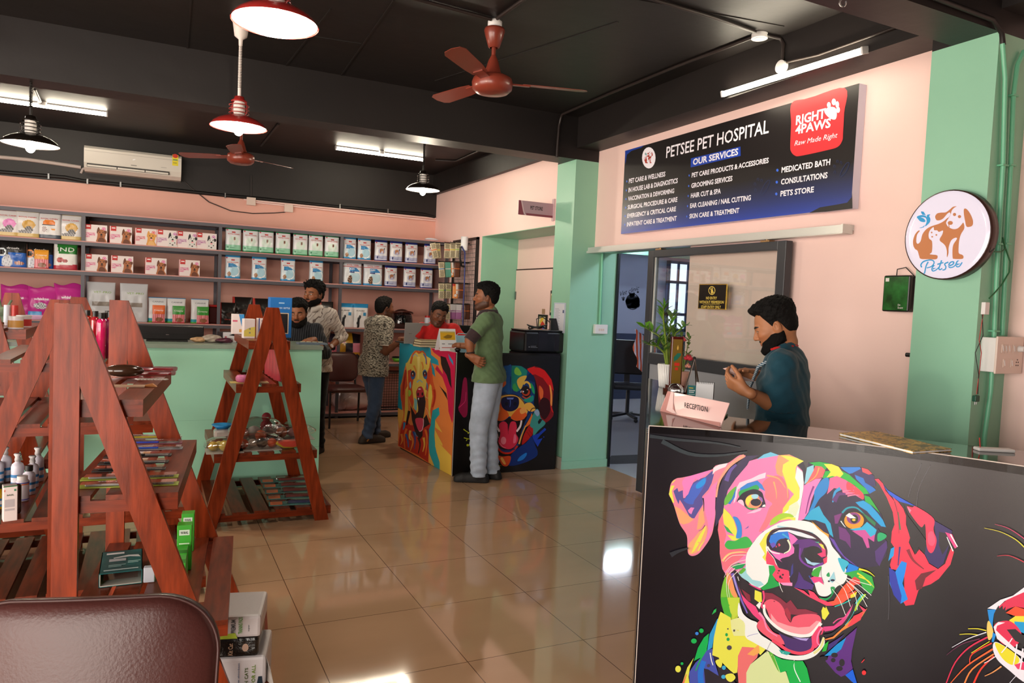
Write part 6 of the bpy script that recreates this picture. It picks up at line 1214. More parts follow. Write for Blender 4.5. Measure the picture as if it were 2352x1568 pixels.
# ================================================================= chairs
leather = mat('brown_leather', '#452320', .33, bump=(160, .09), spec=.5, noise=(9, .06))
def padded(w, h, th, rc_, curve=.0, bulge_=.012, taper=0, n=26):
    """Upholstered pad, rounded outline in x,z; bowed along its width."""
    b = MB(); vs, fs = [], []
    def sq(u, v):
        x, z = (u*2-1), (v*2-1); ax, az = abs(x), abs(z); k = 1
        W_, H_ = w/2*(1+taper*(v-.5)), h/2; px, pz = x*W_, z*H_; cx, czz = W_-rc_, H_-rc_
        if abs(px) > cx and abs(pz) > czz:
            dx, dz = abs(px)-cx, abs(pz)-czz; L = max(dx, dz); D_ = math.hypot(dx, dz)
            if D_ > 0: f = L/D_; dx, dz = dx*f, dz*f
            px = math.copysign(cx+dx, px); pz = math.copysign(czz+dz, pz)
        return px, pz
    for s in (-1, 1):
        for j in range(n+1):
            for i in range(n+1):
                u, v = i/n, j/n; x, z = sq(u, v); e = min(1, 6*min(u, 1-u, v, 1-v)); y = s*(th/2*(.35+.65*math.sqrt(max(0, 1-(1-e)**2)))+bulge_*math.sin(PI*u)*math.sin(PI*v)*(1 if s < 0 else .3)) + curve*(x/(w/2))**2; vs.append((x, y, z))
    N = (n+1)**2
    for s in (0, 1):
        for j in range(n):
            for i in range(n): q = (s*N+j*(n+1)+i, s*N+j*(n+1)+i+1, s*N+(j+1)*(n+1)+i+1, s*N+(j+1)*(n+1)+i); fs.append(q if s == 0 else q[::-1])
    bd = [i for i in range(n+1)]+[j*(n+1)+n for j in range(1, n+1)]+[n*(n+1)+i for i in range(n-1, -1, -1)]+[j*(n+1) for j in range(n-1, 0, -1)]
    for k in range(len(bd)): a, c = bd[k], bd[(k+1) % len(bd)]; fs.append((a, c, N+c, N+a))
    return b.add(vs, fs, 0, True), bd
def visitor_chair(label, loc, rz, w=.47, bh=.38, zb=.5, arms=True):
    t = thing('visitor_chair', label, 'chair', loc, rz); k = mat('chair_steel_black', '#121013', .3, spec=.6)
    p, bd = padded(w, bh, .05, .12, .025, .012, .04); bp = p.build('backrest', leather, t); bp.location = (0, .2, zb+bh/2); bp.rotation_euler = (math.radians(-8), 0, 0)
    pv = [p.v[i] for i in bd]; sm_ = MB().ring([(x*1.003, y-.012, z*1.003) for x, y, z in pv], .0035, 6, closed=True).build('piping', mat('leather_seam', '#3a1c1a', .45), bp)
    p, bd = padded(w+.0, .44, .06, .08, 0, .014); st = p.build('seat', leather, t); st.location = (0, -.02, .45); st.rotation_euler = (PI/2, 0, 0)
    for s in (-1, 1):
        MB().ring([(s*(w/2+.02), -.22, 0), (s*(w/2+.02), -.22, .43)], .0135, 10).build('leg', k, t); MB().ring([(s*(w/2+.02), .22, 0), (s*(w/2+.02), .2, .43)], .0135, 10).build('leg', k, t)
        MB().ring([(s*(w/2-.03), .12, .42), (s*(w/2-.03), .22, .48), (s*(w/2-.03), .235, zb+.2)], .012, 10).build('back_bar', k, t)
        MB().ring([(s*(w/2+.02), -.22, .43), (s*(w/2+.02), .2, .43)], .012, 8).build('side_rail', k, t)
    MB().ring([(-w/2-.02, -.1, .415), (w/2+.02, -.1, .415)], .011, 8).ring([(-w/2-.02, .12, .415), (w/2+.02, .12, .415)], .011, 8).build('cross_rail', k, t)
    return t
pf = dep(236, 1362, 1.4); vc = visitor_chair('brown leather visitor chair back in front of the wooden racks, cut by the lower edge', (pf.x-.08, pf.y-.19, 0), math.radians(-14), w=.475, bh=.42, zb=pf.z-.435)
ch = onz(790, 975); visitor_chair('brown leather visitor chair with a black frame beside the mint counter', (ch.x+.0, ch.y-.0, 0), math.radians(4), w=.45, bh=.36, zb=.51)
# ================================================================= goods and small things
def tri_plane(P0, P1, P2):
    n = (P1-P0).cross(P2-P0).normalized(); n = -n if n.dot(P0-CAM) > 0 else n
    return lambda x, y, l: CAM+ray(x, y)*((P0-CAM).dot(n)/ray(x, y).dot(n))+n*l
def bx(name, label, cat, loc, w, d, h, m, rz=0, bev=.003, group=None, part='carton'):
    t = thing(name, label, cat, loc, rz, group); MB().box(-w/2, w/2, -d/2, d/2, 0, h, 0, min(bev, h/3)).build(part, m, t); return t
def face(t, w, d, h, shapes, texts=(), name='printing', m=None):
    """Print on the front (-y) face of a box; shapes in 0..1 of its width and height."""
    p = Print(lambda u, v, l: Vector((-w/2+u*w, -d/2-l, v*h)), lift=.0004)
    for c, xy in shapes: p.p(c, *xy)
    for c, s, u, v, hh, ww in texts:
        g, gf = glyphs(s, .02); o = len(p.v); k = ww/g[:, 0].max(); p.v += [tuple(p.place(u+a*k, v+b*hh, .0009)) for a, b in g]; p.f += [tuple(i+o for i in q) for q in gf]; p.c += [hexc(c)]*len(gf)
    return p.build(name, m or matte_print, t)
R4 = lambda a, b, c, d: (a, b, c, b, c, d, a, d)
clearw = glass('clear_film', (.92, .9, .88), .06, .16)
# ---- on the reception counter
a, b = onz(1517, 944, HR), onz(1655, 980, HR); da, db_ = (a-CAM).dot(_f), (b-CAM).dot(_f); c, d = dep(1534, 898, da+.03), dep(1675.5, 925.5, db_+.03); bk_ = Vector((.05, .06, 0))
rsn = thing('reception_sign', 'pink RECEPTION tent sign standing at the corner of the reception counter', 'sign', a); rp = mat('pink_acrylic', '#dcb4b2', .15, spec=.6)
MB().add([p-a for p in (a, b, d, c, a+bk_, b+bk_)], [(0, 1, 2, 3), (3, 2, 5, 4)]).build('panel', rp, rsn, fix=False).modifiers.new('t', 'SOLIDIFY').thickness = .003
pr = Print(lambda x, y, l: tri_plane(a, b, c)(x, y, l+.002)-a).tile(1440, 660, 4.6125)
pr.p('#b87f7a', 435,1100,470,1106,520,1350,990,1432,992,1475,355,1312,400,1200).p('#e0c0be', 470,1106,500,1112,490,1290,540,1345,480,1330,420,1300)
tx(pr, '#161214', 'RECEPTION', (612,1272), (858,1322), (626,1214), .01); pr.build('lettering', matte_print, rsn)
def leaf(mb, p, d, n, L, w, mi=0):
    d = Vector(d).normalized(); s = d.cross(Vector(n)).normalized(); u = s.cross(d); pts = []
    for t, k in ((0, .12), (.2, .75), (.45, 1), (.7, .8), (.9, .35)):
        for q in (-1, 0, 1): pts.append(p+d*L*t+s*w/2*k*q+u*(.1*L*math.sin(t*3)-(.0 if q else .06*w)))
    o = p+d*L; f = [(3*i+j, 3*i+j+1, 3*i+j+4, 3*i+j+3) for i in range(4) for j in (0, 1)]; pts.append(o); f += [(12, 13, 15), (13, 14, 15)]; mb.add(pts, f, mi, True)
pz = onz(1528, 889, HR); zz = thing('potted_plant', 'glossy green plant with feathered leaves in a white ribbed pot', 'plant', pz); lf = mat('leaf_green', '#4a7a20', .3, noise=(9, .35), spec=.5); st_ = mat('stem_green', '#6f8430', .5)
MB().lathe([(0, 0), (.036, 0), (.043, .06), (.05, .14), (.046, .14), (.043, .125), (0, .122)], seg=28).build('pot', mat('pot_white', '#dcdcda', .4), zz); rb = MB()
for i in range(28): q = 2*PI*i/28; rb.ring([(.0375*math.cos(q), .0375*math.sin(q), .004), (.051*math.cos(q), .051*math.sin(q), .136)], .0016, 4)
rb.build('rib', mat('pot_white', '#dcdcda', .4), zz); Dz = (pz-CAM).dot(_f)
rnl = random.Random(4)
for i, path in enumerate((((1533,842),(1530,790),(1524,735),(1524,705)), ((1533,842),(1528,800),(1512,770),(1482,752)), ((1534,842),(1538,800),(1552,765),(1570,750)), ((1532,842),(1526,810),(1510,795),(1488,790)), ((1534,842),(1536,780),(1540,745),(1545,722)))):
    pts = [dep(x, y, Dz+(-.05, .02, .04, -.03, .08)[i]*k)-pz for k, (x, y) in enumerate(path)]; MB().ring(pts, [.009, .007, .005, .003], 8).build('stem', st_, zz); lm = MB()
    for k in range(9):
        t = .3+.7*k/8; s = t*3; j = min(2, int(s)); p = pts[j].lerp(pts[j+1], s-j); dd = (pts[j+1]-pts[j]).normalized()
        for sd_ in (-1, 1): leaf(lm, p, dd*.7+Vector((math.cos(k*1.3+i)*.3+sd_*.8*_r.x, sd_*.8*_r.y+.2*math.sin(k+i), rnl.uniform(-.1, .35))), (0, 0, 1), rnl.uniform(.055, .075)*(1.2-.4*abs(t-.6)), .026)
    leaf(lm, pts[3], (pts[3]-pts[2]), (1, 0, 0), .065, .024); lm.build('leaves', lf, zz)
ptr = onz(1549, 900, HR); trp = thing('trophy', 'tall narrow wood and gold trophy plaque on the reception counter', 'trophy', ptr, -.35); tw_ = mat('trophy_wood', '#4a120c', .2, coat=.4)
MB().box(-.056, .056, -.035, .035, 0, .02).box(-.046, .046, -.03, .03, .02, .04).build('base', tw_, trp); MB().box(-.034, .034, -.012, .012, .04, .315, 0, .004).build('plaque', tw_, trp)
gp_ = MB().box(-.026, .026, -.0155, -.012, .05, .3).build('gold_plate', mat('gold_plate', '#a8843a', .3, .6), trp); face(trp, .05, .032, .3, [('#1f6a58', (.1,.66,.5,.74,.9,.74,.9,.7,.5,.62,.1,.58)), ('#c83020', R4(.2,.5,.8,.56)), ('#c83020', R4(.3,.42,.65,.47)), ('#d8ac50', (.4,.84,.5,.9,.6,.84,.55,.8,.45,.8))], name='printing')
pfl = onz(1566, 890, HR); fl_ = thing('flower_arrangement', 'small red rose arrangement in a pinkish pot behind the trophy', 'flowers', pfl); Df = (pfl-CAM).dot(_f); MB().lathe([(0, 0), (.035, 0), (.045, .1), (.04, .1), (0, .09)], seg=20).build('pot', mat('pot_blush', '#b58878', .4), fl_)
def rose(pxy, r, c): 
    b = MB(); p = dep(*pxy, Df)-pfl
    for k in range(11): q = k*2.4; rr = r*(.25+.07*k); b.ball((p.x+rr*.5*math.cos(q), p.y+rr*.5*math.sin(q), p.z+r*(.5-.07*k)), (rr*.75, rr*.75, r*.5), 8, 6)
    b.build('bloom', mat('rose_'+c, '#'+c, .6), fl_)
rose((1581, 821), .026, 'c02a3a'); rose((1569, 779), .018, 'd04a58'); rose((1556, 781), .014, 'd88a98'); rose((1580, 840), .018, 'd89080')
gl_ = MB()
for i in range(34): x, y = 1563+rnl.uniform(0, 24), rnl.uniform(770, 848); leaf(gl_, dep(x, y, Df+rnl.uniform(-.03, .05))-pfl, (rnl.uniform(-1, 1), rnl.uniform(-1, 1), rnl.uniform(-.2, 1)), (0, 0, 1), .05, .02)
gl_.build('foliage', mat('foliage_green', '#5a7a3a', .5), fl_)
for x, y in ((1581, 830), (1569, 790), (1584, 772)): MB().ring([Vector((0, 0, .09)), dep(x, y, Df)-pfl], .003, 5).build('stem', st_, fl_)
pe = onz(1590, 900, HR); es = thing('display_easel', 'small shiny metal easel with open legs on the reception counter', 'easel', pe); De = (pe-CAM).dot(_f); ap = dep(1595, 822, De)-pe
for x, y in ((1572, 903), (1606, 893)): MB().ring([onz(x, y, HR)-pe+Vector((0, 0, .004)), ap], .005, 8).build('leg', chrome, es)
MB().ring([ap, ap+Vector((.1, .08, -.2))], .004, 8).build('leg', chrome, es); MB().ball(ap, .009).build('hinge', kb, es)
pg = onz(1551, 914, HR); gg = thing('glass_paperweight', 'round clear glass paperweight behind the RECEPTION sign', 'paperweight', pg); MB().ball((0, 0, .04), (.042, .042, .04)).build('dome', glass('thick_glass', (.85, .88, .9), .03, .3), gg); MB().cyl((0, 0, 0), (0, 0, .006), .03).build('foot', kb, gg)
pc_ = onz(1589, 910, HR)
for i in range(2): t = bx('card_stack', ('upright teal printed card in a little stand', 'second teal card beside the white spiral pad')[i], 'card', pc_+Vector((.035*i, -.02*i, 0)), .05, .003, .06, mat('teal_card', '#0f6a6e', .5), -.7+.2*i, .0005); face(t, .05, .003, .06, [('#d8c848', R4(.15,.72,.6,.8)), ('#e8f0f0', R4(.15,.5,.8,.58)), ('#e8f0f0', R4(.15,.34,.7,.42)), ('#bcdcd8', R4(.15,.16,.8,.22))])
pn = onz(1617, 916, HR); nt_ = thing('spiral_pad', 'white spiral desk pad standing open on the reception counter', 'pad', pn, -.75); MB().add([(-.045, 0, 0), (.045, 0, 0), (.045, .03, .085), (-.045, .03, .085), (-.045, .062, 0), (.045, .062, 0)], [(0, 1, 2, 3), (3, 2, 5, 4)]).build('pages', mat('page_white', '#e4e6ea', .5), nt_, fix=False); MB().add([(.046, .002, 0), (.049, .05, 0), (.049, .034, .088), (.046, .03, .088)], [(0, 1, 2, 3)]).build('cover', kb, nt_)
sp_ = MB()
for k in range(9): x = -.036+.009*k; sp_.ring([(x, .03+.006*math.cos(q), .083+.006*math.sin(q)) for q in [i*PI/4 for i in range(8)]], .001, 4, closed=True)
sp_.build('spiral', kb, nt_)
pen = MB().cyl((0, 0, .005), (.06, .05, .005), .0045, seg=8).build('pen', mat('pen_green', '#1f5a24', .4), None, onz(1664, 960, HR)); tag(pen, 'green pen lying behind the RECEPTION sign', 'pen')
cbk = [onz(*p, HR) for p in ((1927, 1000), (2009, 995), (2186, 1037), (2097, 1043))]; cb_ = thing('camouflage_book', 'yellow and brown camouflage pattern book lying on the reception counter', 'book', cbk[0]); cm = mat('camo_cover', '#b89038', .45); n = cm.node_tree; vr = n.nodes.new('ShaderNodeTexNoise'); vr.inputs['Scale'].default_value = 26; tcn = n.nodes.new('ShaderNodeTexCoord'); n.links.new(tcn.outputs['Object'], vr.inputs[0]); rc2 = n.nodes.new('ShaderNodeValToRGB'); rc2.color_ramp.interpolation = 'CONSTANT'; e = rc2.color_ramp.elements; e[0].color = (*hexc('#6a5a24'), 1); e[1].position = .44; e[1].color = (*hexc('#c89c3c'), 1); q = e.new(.54); q.color = (*hexc('#8a7030'), 1); q = e.new(.6); q.color = (*hexc('#d8b04c'), 1); n.links.new(vr.outputs['Fac'], rc2.inputs[0]); n.links.new(rc2.outputs[0], n.nodes['Principled BSDF'].inputs['Base Color'])
def slab(pts, z0, z1, off): n = len(pts); v = [Vector((p.x-off.x, p.y-off.y, z0)) for p in pts]+[Vector((p.x-off.x, p.y-off.y, z1)) for p in pts]; return MB().add(v, [tuple(range(n)), tuple(range(2*n-1, n-1, -1))]+[(i, (i+1) % n, n+(i+1) % n, n+i) for i in range(n)])
ctr = sum(cbk, Vector())/4; slab(cbk, .009, .011, cbk[0]).build('front_cover', cm, cb_); slab(cbk, 0.0005, .002, cbk[0]).build('back_cover', cm, cb_); slab([p.lerp(ctr, .02) for p in cbk], .002, .009, cbk[0]).build('pages', mat('page_white', '#e4e6ea', .5), cb_)
pa = onz(2283, 1036, HR); ad = bx('power_adapter', 'white power adapter at the back edge of the reception counter', 'adapter', pa, .13, .04, .012, mat('white_plastic', '#dedcda', .4), -.5, .004, None, 'body'); MB().ring([(-.05, 0, .012), (-.05, .005, .03), (-.048, .012, .045)], .002, 6).build('wire', rw_, ad)
# ---- on the painted store counter
pl_ = onz(961, 789, HS); lt = thing('laptop', 'open silver laptop seen from behind its lid on the painted store counter', 'laptop', pl_, .14); sv = mat('laptop_silver', '#9a948f', .35, .3); wl = .335
lid = MB().box(-wl/2, wl/2, -.005, .0, 0, .215, 0, .002).build('lid', sv, lt); lid.rotation_euler = (math.radians(4), 0, 0); MB().box(-wl/2, wl/2, .0, .2, .001, .014, 0, .002).build('base', mat('laptop_dark', '#2a2828', .4), lt)
pr = Print(lambda u, v, l: Vector((u, -.0052-l, v))); g, gf = glyphs('acer', .02); k = .035/g[:, 0].max(); pr.v += [(-.12+a*k, -.0062, .1+b_*.012) for a, b_ in g]; pr.f += [tuple(q) for q in gf]; pr.c += [hexc('#6a6460')]*len(gf); pr.build('logo', matte_print, lid)
bkp = onz(983, 796, HS)
for i in range(3): t = thing('book', ('lowest of the three books beside the laptop', 'middle one of the three books beside the laptop', 'top book of the pile beside the laptop')[i], 'book', bkp+Vector((.01*i, .01*i, .0225*i)), .1, 'books on the store counter'); MB().box(-.125, .125, -.08, .08, .0, .003).box(-.125, .125, -.08, .08, .019, .022).box(-.125, .125, .077, .08, .003, .019).build('cover', mat(('book_olive', 'book_brown', 'book_tan')[i], ('#5a5030', '#4a3424', '#7a5c34')[i], .6, noise=(20, .3)), t); MB().box(-.122, .122, -.077, .077, .003, .019).build('pages', mat('page_cream', '#c9bb98', .7), t)
pd_ = onz(1030, 806, HS); dc_ = thing('desk_calendar', 'white desk calendar with a yellow tiger picture on the painted store counter', 'calendar', pd_, .05); MB().add([(-.085, 0, 0), (.085, 0, 0), (.08, .045, .2), (-.08, .045, .2), (-.085, .12, 0), (.085, .12, 0)], [(0, 1, 2, 3), (3, 2, 5, 4)]).build('card', mat('page_white', '#e4e6ea', .5), dc_, fix=False)
p = Print(lambda u, v, l: Vector((-.08+u*.16, v*.045-.0006-l, v*.2))); p.p('#d8a828', *R4(.04,.5,.96,.88)).p('#8a6a20', .2,.62,.5,.74,.8,.7,.7,.58,.4,.56).p('#c8b060', *R4(.04,.82,.96,.88)).p('#b8483a', *R4(.1,.14,.9,.17)).p('#8a8a90', *R4(.12,.3,.3,.34)).p('#8a8a90', *R4(.5,.3,.8,.34)).p('#c9c4b4', *R4(.6,.02,.95,.12)); p.build('printing', matte_print, dc_)
bsk = onz(1062, 799, HS); wb2 = thing('paper_tray', 'pale blue ribbed basket behind the desk calendar', 'basket', bsk+Vector((.05, .12, 0))); MB().box(-.1, .1, -.005, .005, 0, .11).box(-.1, .1, .13, .14, 0, .11).box(-.105, -.095, 0, .14, 0, .11).box(.095, .105, 0, .14, 0, .11).box(-.1, .1, 0, .14, 0, .006).build('tub', mat('pale_blue', '#9cc4cc', .4), wb2); MB().ring([(-.08, 0, .11), (-.05, 0, .135), (.05, 0, .135), (.08, 0, .11)], .004, 6).build('handle', mat('pale_blue', '#9cc4cc', .4), wb2)
bx('black_box', 'plain black box standing behind the pale blue basket', 'box', onz(1066, 796, HS)+Vector((.16, .42, 0)), .14, .1, .2, kb)
ms = MB().ball((0, 0, .014), (.03, .05, .018), 14, 8).build('computer_mouse', kb, None, onz(1050, 806, HS)); tag(ms, 'dark computer mouse by the hand of the man in green', 'mouse')
pp_ = ony(1241, 811, 6.28); prn = thing('printer', 'large black printer on the store counter beside the green pillar', 'printer', (pp_.x, 6.28, HS)); pk_ = mat('printer_black', '#121113', .25, spec=.5); w = .265
MB().box(-w, w, -.17, .17, 0, .2, 0, .02).build('body', pk_, prn); MB().box(-w+.01, w-.01, -.16, .16, .2, .215, 0, .006).build('scanner_lid', pk_, prn); MB().box(-.12, -.02, -.172, -.168, .02, .2).box(.06, .2, -.172, -.168, .02, .18).build('front_panel', mat('printer_gloss', '#1c1a1c', .1), prn); face(prn, .5, .342, .2, [('#8a8a90', R4(.06,.25,.08,.3)), ('#5a5a60', R4(.1,.3,.22,.33)), ('#5a5a60', R4(.1,.24,.25,.27)), ('#4a3aa8', R4(.8,.36,.815,.38))])
tbp = Vector((pp_.x+.14, 6.2, HS+.216)); tb_ = thing('phone_stand', 'dark tablet propped on the black printer', 'tablet', tbp, -.2); s = MB().box(-.08, .08, -.008, .0, 0, .125, 0, .004).build('slab', mat('tablet_dark', '#24262c', .2), tb_); s.rotation_euler = (math.radians(-28), 0, 0); MB().box(-.082, -.078, -.01, .03, 0, .1).box(-.08, .08, .0, .07, 0, .004).build('stand', mat('silver', '#c8c8c8', .25, 1), tb_)
cc = thing('cable_coil', 'black cables heaped on top of the printer', 'cable', (pp_.x-.04, 6.24, HS+.217)); MB().ring([(.1*math.cos(q)-.04, .05*math.sin(q*1.3), .012+.012*math.sin(q*2.1)+.002*q) for q in [i*.35 for i in range(40)]], .007, 6).ring([(-.02, .02, .02), (-.02, .04, .1), (.05, .05, .12), (.12, .04, .08), (.14, .02, .02)], .005, 6).build('cable', kb, cc)
def frame(label, xa, xb_, ya_, yb2, X, art):
    p0, p1 = onx(xa, yb2, X), onx(xb_, ya_, X); y0_, y1_ = min(p0.y, p1.y), max(p0.y, p1.y); t = thing('picture_frame', label, 'picture', (X+.02, (y0_+y1_)/2, p0.z)); W_, h_ = (y1_-y0_)/2, p1.z-p0.z
    MB().box(-.02, 0, -W_, W_, 0, h_).build('frame', kb, t); p = Print(lambda u, v, l: Vector((-.0205-l, W_-u*2*W_, v*h_))); p.p('#d8c8a0', *R4(.14,.12,.86,.88))
    for c, xy in art: p.p(c, *xy)
    p.build('picture', matte_print, t)
frame('small framed colourful print on the niche wall behind the printer', 1234, 1256, 723, 763, XP+.47, [('#c83a2a', (.2,.2,.5,.7,.8,.5,.7,.2)), ('#e8c03a', (.2,.5,.4,.85,.7,.8,.5,.6)), ('#3a5ab0', (.5,.2,.8,.45,.85,.15)), ('#2a8a6a', (.2,.15,.4,.35,.3,.5))])
frame('black picture frame half hidden by the green pillar', 1262, 1275, 667, 724, XP+.47, [('#8a9a5a', (.2,.2,.8,.2,.8,.8,.2,.8))])
bx('wall_socket', 'small brown socket on the niche wall above the framed print', 'socket', tuple(onx(1248, 721, XP+.48)), .012, .06, .06, mat('socket_brown', '#a88468', .5), 0, .003, None, 'plate')
# ---- on the mint counter
ZC = 1.144
def onc(x, Y, z=ZC): return Vector((pxat(x, z, Y)[0], Y, z))
mo = thing('monitor', 'low black monitor back on the mint counter behind the wooden racks', 'monitor', onc(384, 6.5)); MB().box(-.27, .27, -.02, .02, .012, .125, 0, .006).box(-.27, .27, -.028, -.0, .06, .068).build('housing', mat('monitor_black', '#141112', .3), mo); MB().box(-.15, .15, -.06, .06, 0, .012).build('foot', kb, mo); MB().box(-.012, .012, -.021, -.02, .05, .056).build('logo', chrome, mo)
soft('clear_packet', 'clear crinkled packet of beige treats on the mint counter', 'packet', onc(484, 6.4), (.09, .05, .032), mat('clear_beige', '#a09488', .2, noise=(16, .5), bump=(14, .5)), seed=5); soft('treat_heap', 'small heap of tan treats beside the clear packet', 'packet', onc(456, 6.38), (.06, .04, .022), mat('tan_treats', '#a88460', .6, noise=(30, .4)), seed=8)
soft('collar_heap', 'dark red bow and blue beads lying on the mint counter', 'beads', onc(515, 6.35), (.07, .04, .022), mat('bead_mix', '#4a2030', .3, noise=(24, .6)), seed=12)
t = bx('black_white_box', 'black and white box on the mint counter behind the wooden stand', 'box', onc(527, 6.5), .16, .12, .085, mat('carton_black', '#1c1a1e', .5), .3); face(t, .16, .12, .085, [('#d8d4da', R4(0,.0,.7,1)), ('#c05a68', R4(.1,.4,.2,.6)), ('#1c1a1e', (.3,.7,.7,.95,.7,.6))])
soft('snack_packet', 'flat colourful snack packet on the mint counter near the key rings', 'packet', onc(44, 6.45), (.15, .05, .018), mat('packet_mix', '#b08878', .3, noise=(18, .6)), seed=2)
ty = thing('tray', 'small tray of sunglass frames on the mint counter by the man in black', 'tray', onc(716, 6.4)); MB().box(-.12, .12, -.07, .07, 0, .012).build('tray', mat('tray_blue', '#6a7a8c', .4), ty); sg_ = MB()
for i in range(4): x = -.08+.05*i; sg_.ring([(x+.018*math.cos(q), -.02+.014*math.sin(q), .02) for q in [k*PI/6 for k in range(12)]], .003, 5, closed=True)
sg_.build('frames', mat('frame_cream', '#c8c4a8', .4), ty)
# ---- rack in the middle
def onM(px, z, dy): return Vector((pxat(px, z, PM.y+dy)[0], PM.y+dy, z+.001))
zM = [s1[0], s2[0], s3[0], s4[0]]; cw = mat('carton_white', '#e3d6d4', .5)
t = bx('medicine_box', 'white and blue medicine box at the far end of the middle rack top', 'box', onM(545, zM[0], .8), .085, .08, .15, cw); face(t, .085, .08, .15, [('#3a8ac8', (.55,1,1,1,1,.3,.8,.4)), ('#d05a78', R4(.05,.62,.45,.7)), ('#d8a060', R4(.6,.1,.9,.25))])
t = bx('medicine_box', 'white and yellow box on the front of the top shelf of the middle rack', 'box', onM(570, zM[0], .28), .075, .06, .135, cw, .15); face(t, .075, .06, .135, [('#d8c860', (0,.1,1,.1,1,.6,.5,.55,0,.4)), ('#8a8a7a', R4(.45,.45,.6,.53)), ('#8a8a7a', R4(.45,.25,.6,.33))])
t = bx('medicine_box', 'white carton with an orange leaf beside the blue box on the middle rack', 'box', onM(601, zM[0], .3), .065, .06, .14, cw, .15); face(t, .065, .06, .14, [('#e0a83a', (.5,.2,.9,.3,.9,.6,.6,.5)), ('#3a4a8a', R4(0,0,.12,1)), ('#6a6a70', R4(.3,.85,.7,.9))])
t = bx('product_box', 'tall blue box with a dark window on the top shelf of the middle rack', 'box', onM(641, zM[0], .45), .155, .1, .29, mat('carton_blue', '#1a68b0', .45)); face(t, .155, .1, .29, [('#d8c0a0', R4(.42,.1,.86,.62)), ('#1c1a20', R4(.46,.12,.82,.6)), ('#9ac0e0', R4(.4,.85,.65,.88))], [('#c8dcf0', '4 IN 1 BOTTLE', .4, .72, .045, .5)])
t = thing('pink_bowl', 'small pink lidded toy on a yellow card on the middle rack', 'toy', onM(557, zM[1], .12)); MB().lathe([(0, 0.004), (.036, .004), (.045, .02), (.045, .036), (.036, .05), (0, .053)], seg=24).build('shell', mat('toy_pink', '#c86a98', .35), t); MB().box(-.08, .07, -.05, .05, 0, .003).build('card', mat('card_yellow', '#c8b468', .5), t)
t = thing('blister_card', 'flat beige card on the middle rack beside the red packets', 'card', onM(598, zM[1], .12)); MB().box(-.06, .05, -.05, .05, 0, .003).build('card', mat('card_cream', '#c0a880', .5), t)
for i in range(4): bx('red_packet', f'{ORD[i]} upright red and white packet on the second shelf of the middle rack', 'packet', onM(618+7*i, zM[1], .6-.13*i), .03, .11, .24, mat('packet_red', '#c03848', .35, noise=(14, .35, (1, 1, .15))), .25, .004, 'red packets on the middle rack', 'pouch')
BG2 = 'bagged toys on the middle rack'; film = mat('film_pale', '#b4aca4', .18, noise=(7, .3), bump=(12, .6), spec=.7)
def toys(name, label, px, dy, balls, r=(.13, .1, .05)):
    """Toys of the given colours lying in a crinkled clear bag."""
    p = onM(px, zM[2], dy); t = thing(name, label, 'toy', p, 0, BG2); MB().box(-r[0]*.9, r[0]*.9, -r[1]*.9, r[1]*.9, 0, .004).build('backing_card', mat('card_grey', '#a8a29c', .5), t)
    for x, y, rr, c in balls: MB().ball((x, y, rr+.004), rr, 16, 10).build('toy_ball', mat('toy_'+c.lstrip('#'), c, .5, noise=(20, .2)), t)
    o = soft('clear_bag', None, None, (0, 0, 0), r, clearw, seed=int(px) % 9, amp=.08); o.parent = t
toys('bagged_toy', 'clear bag of yellow rubber toys on the third shelf of the middle rack', 515, .12, [(-.07, 0, .032, '#c8a838'), (0, -.02, .036, '#d0b450'), (.07, .01, .03, '#c0a040'), (-.03, .05, .028, '#d8c878')])
toys('bagged_toy', 'clear bag of orange balls and a black and white ball on the middle rack', 590, .16, [(-.09, -.01, .034, '#c8502e'), (-.03, .02, .03, '#b0a49c'), (.03, -.01, .036, '#3a3634'), (.1, .0, .032, '#c8502e')], (.17, .1, .055))
toys('bagged_toy', 'clear bag of peach and grey toys heaped behind the orange balls', 590, .45, [(-.1, 0, .045, '#d08a78'), (-.02, .02, .05, '#b0a8a4'), (.07, 0, .045, '#6a6460'), (.02, -.05, .04, '#c8603a')], (.19, .13, .085))
toys('bagged_toy', 'clear bag of pink and orange toys beside the watermelon slice toy', 672, .5, [(-.08, 0, .04, '#c86a40'), (0, .01, .035, '#cf9a98'), (.07, 0, .03, '#a8c070'), (.02, .05, .03, '#3a3030')], (.16, .12, .06))
t = thing('blue_scoop', 'bright blue scoop in a bag at the end of a low rack shelf', 'toy', onM(510, zM[2], .6), 0, BG2); MB().lathe([(0, .07), (.04, .07), (.075, .1), (.07, .1), (.035, .077), (0, .077)], seg=22).build('scoop', mat('scoop_blue', '#1f80c0', .4), t); MB().box(-.06, .08, -.06, .04, 0, .07, 0, .02).build('wrapping', film, t)
t = thing('watermelon_toy', 'watermelon slice toy in black and red on the third shelf', 'toy', onM(668, zM[2], .12), .2, BG2); MB().prism([(-.1, .05), (-.06, .02), (0, .012), (.06, .02), (.1, .05), (.06, .055), (-.06, .055)], -.03, .03).build('flesh', mat('melon_red', '#c8483a', .5), t); MB().ring([(-.1, 0, .045), (-.05, 0, .016), (0, 0, .01), (.05, 0, .016), (.1, 0, .045)], .012, 8).build('rind', mat('melon_yellow', '#c8b03a', .5), t)
t = thing('red_toy', 'small dark red toy perched behind the bagged balls', 'toy', onM(611, zM[2], .75), 0, BG2); MB().ball((0, 0, .05), (.045, .03, .05)).ball((.0, 0, .12), .035).build('body', mat('toy_dark_red', '#7a1a24', .7), t)
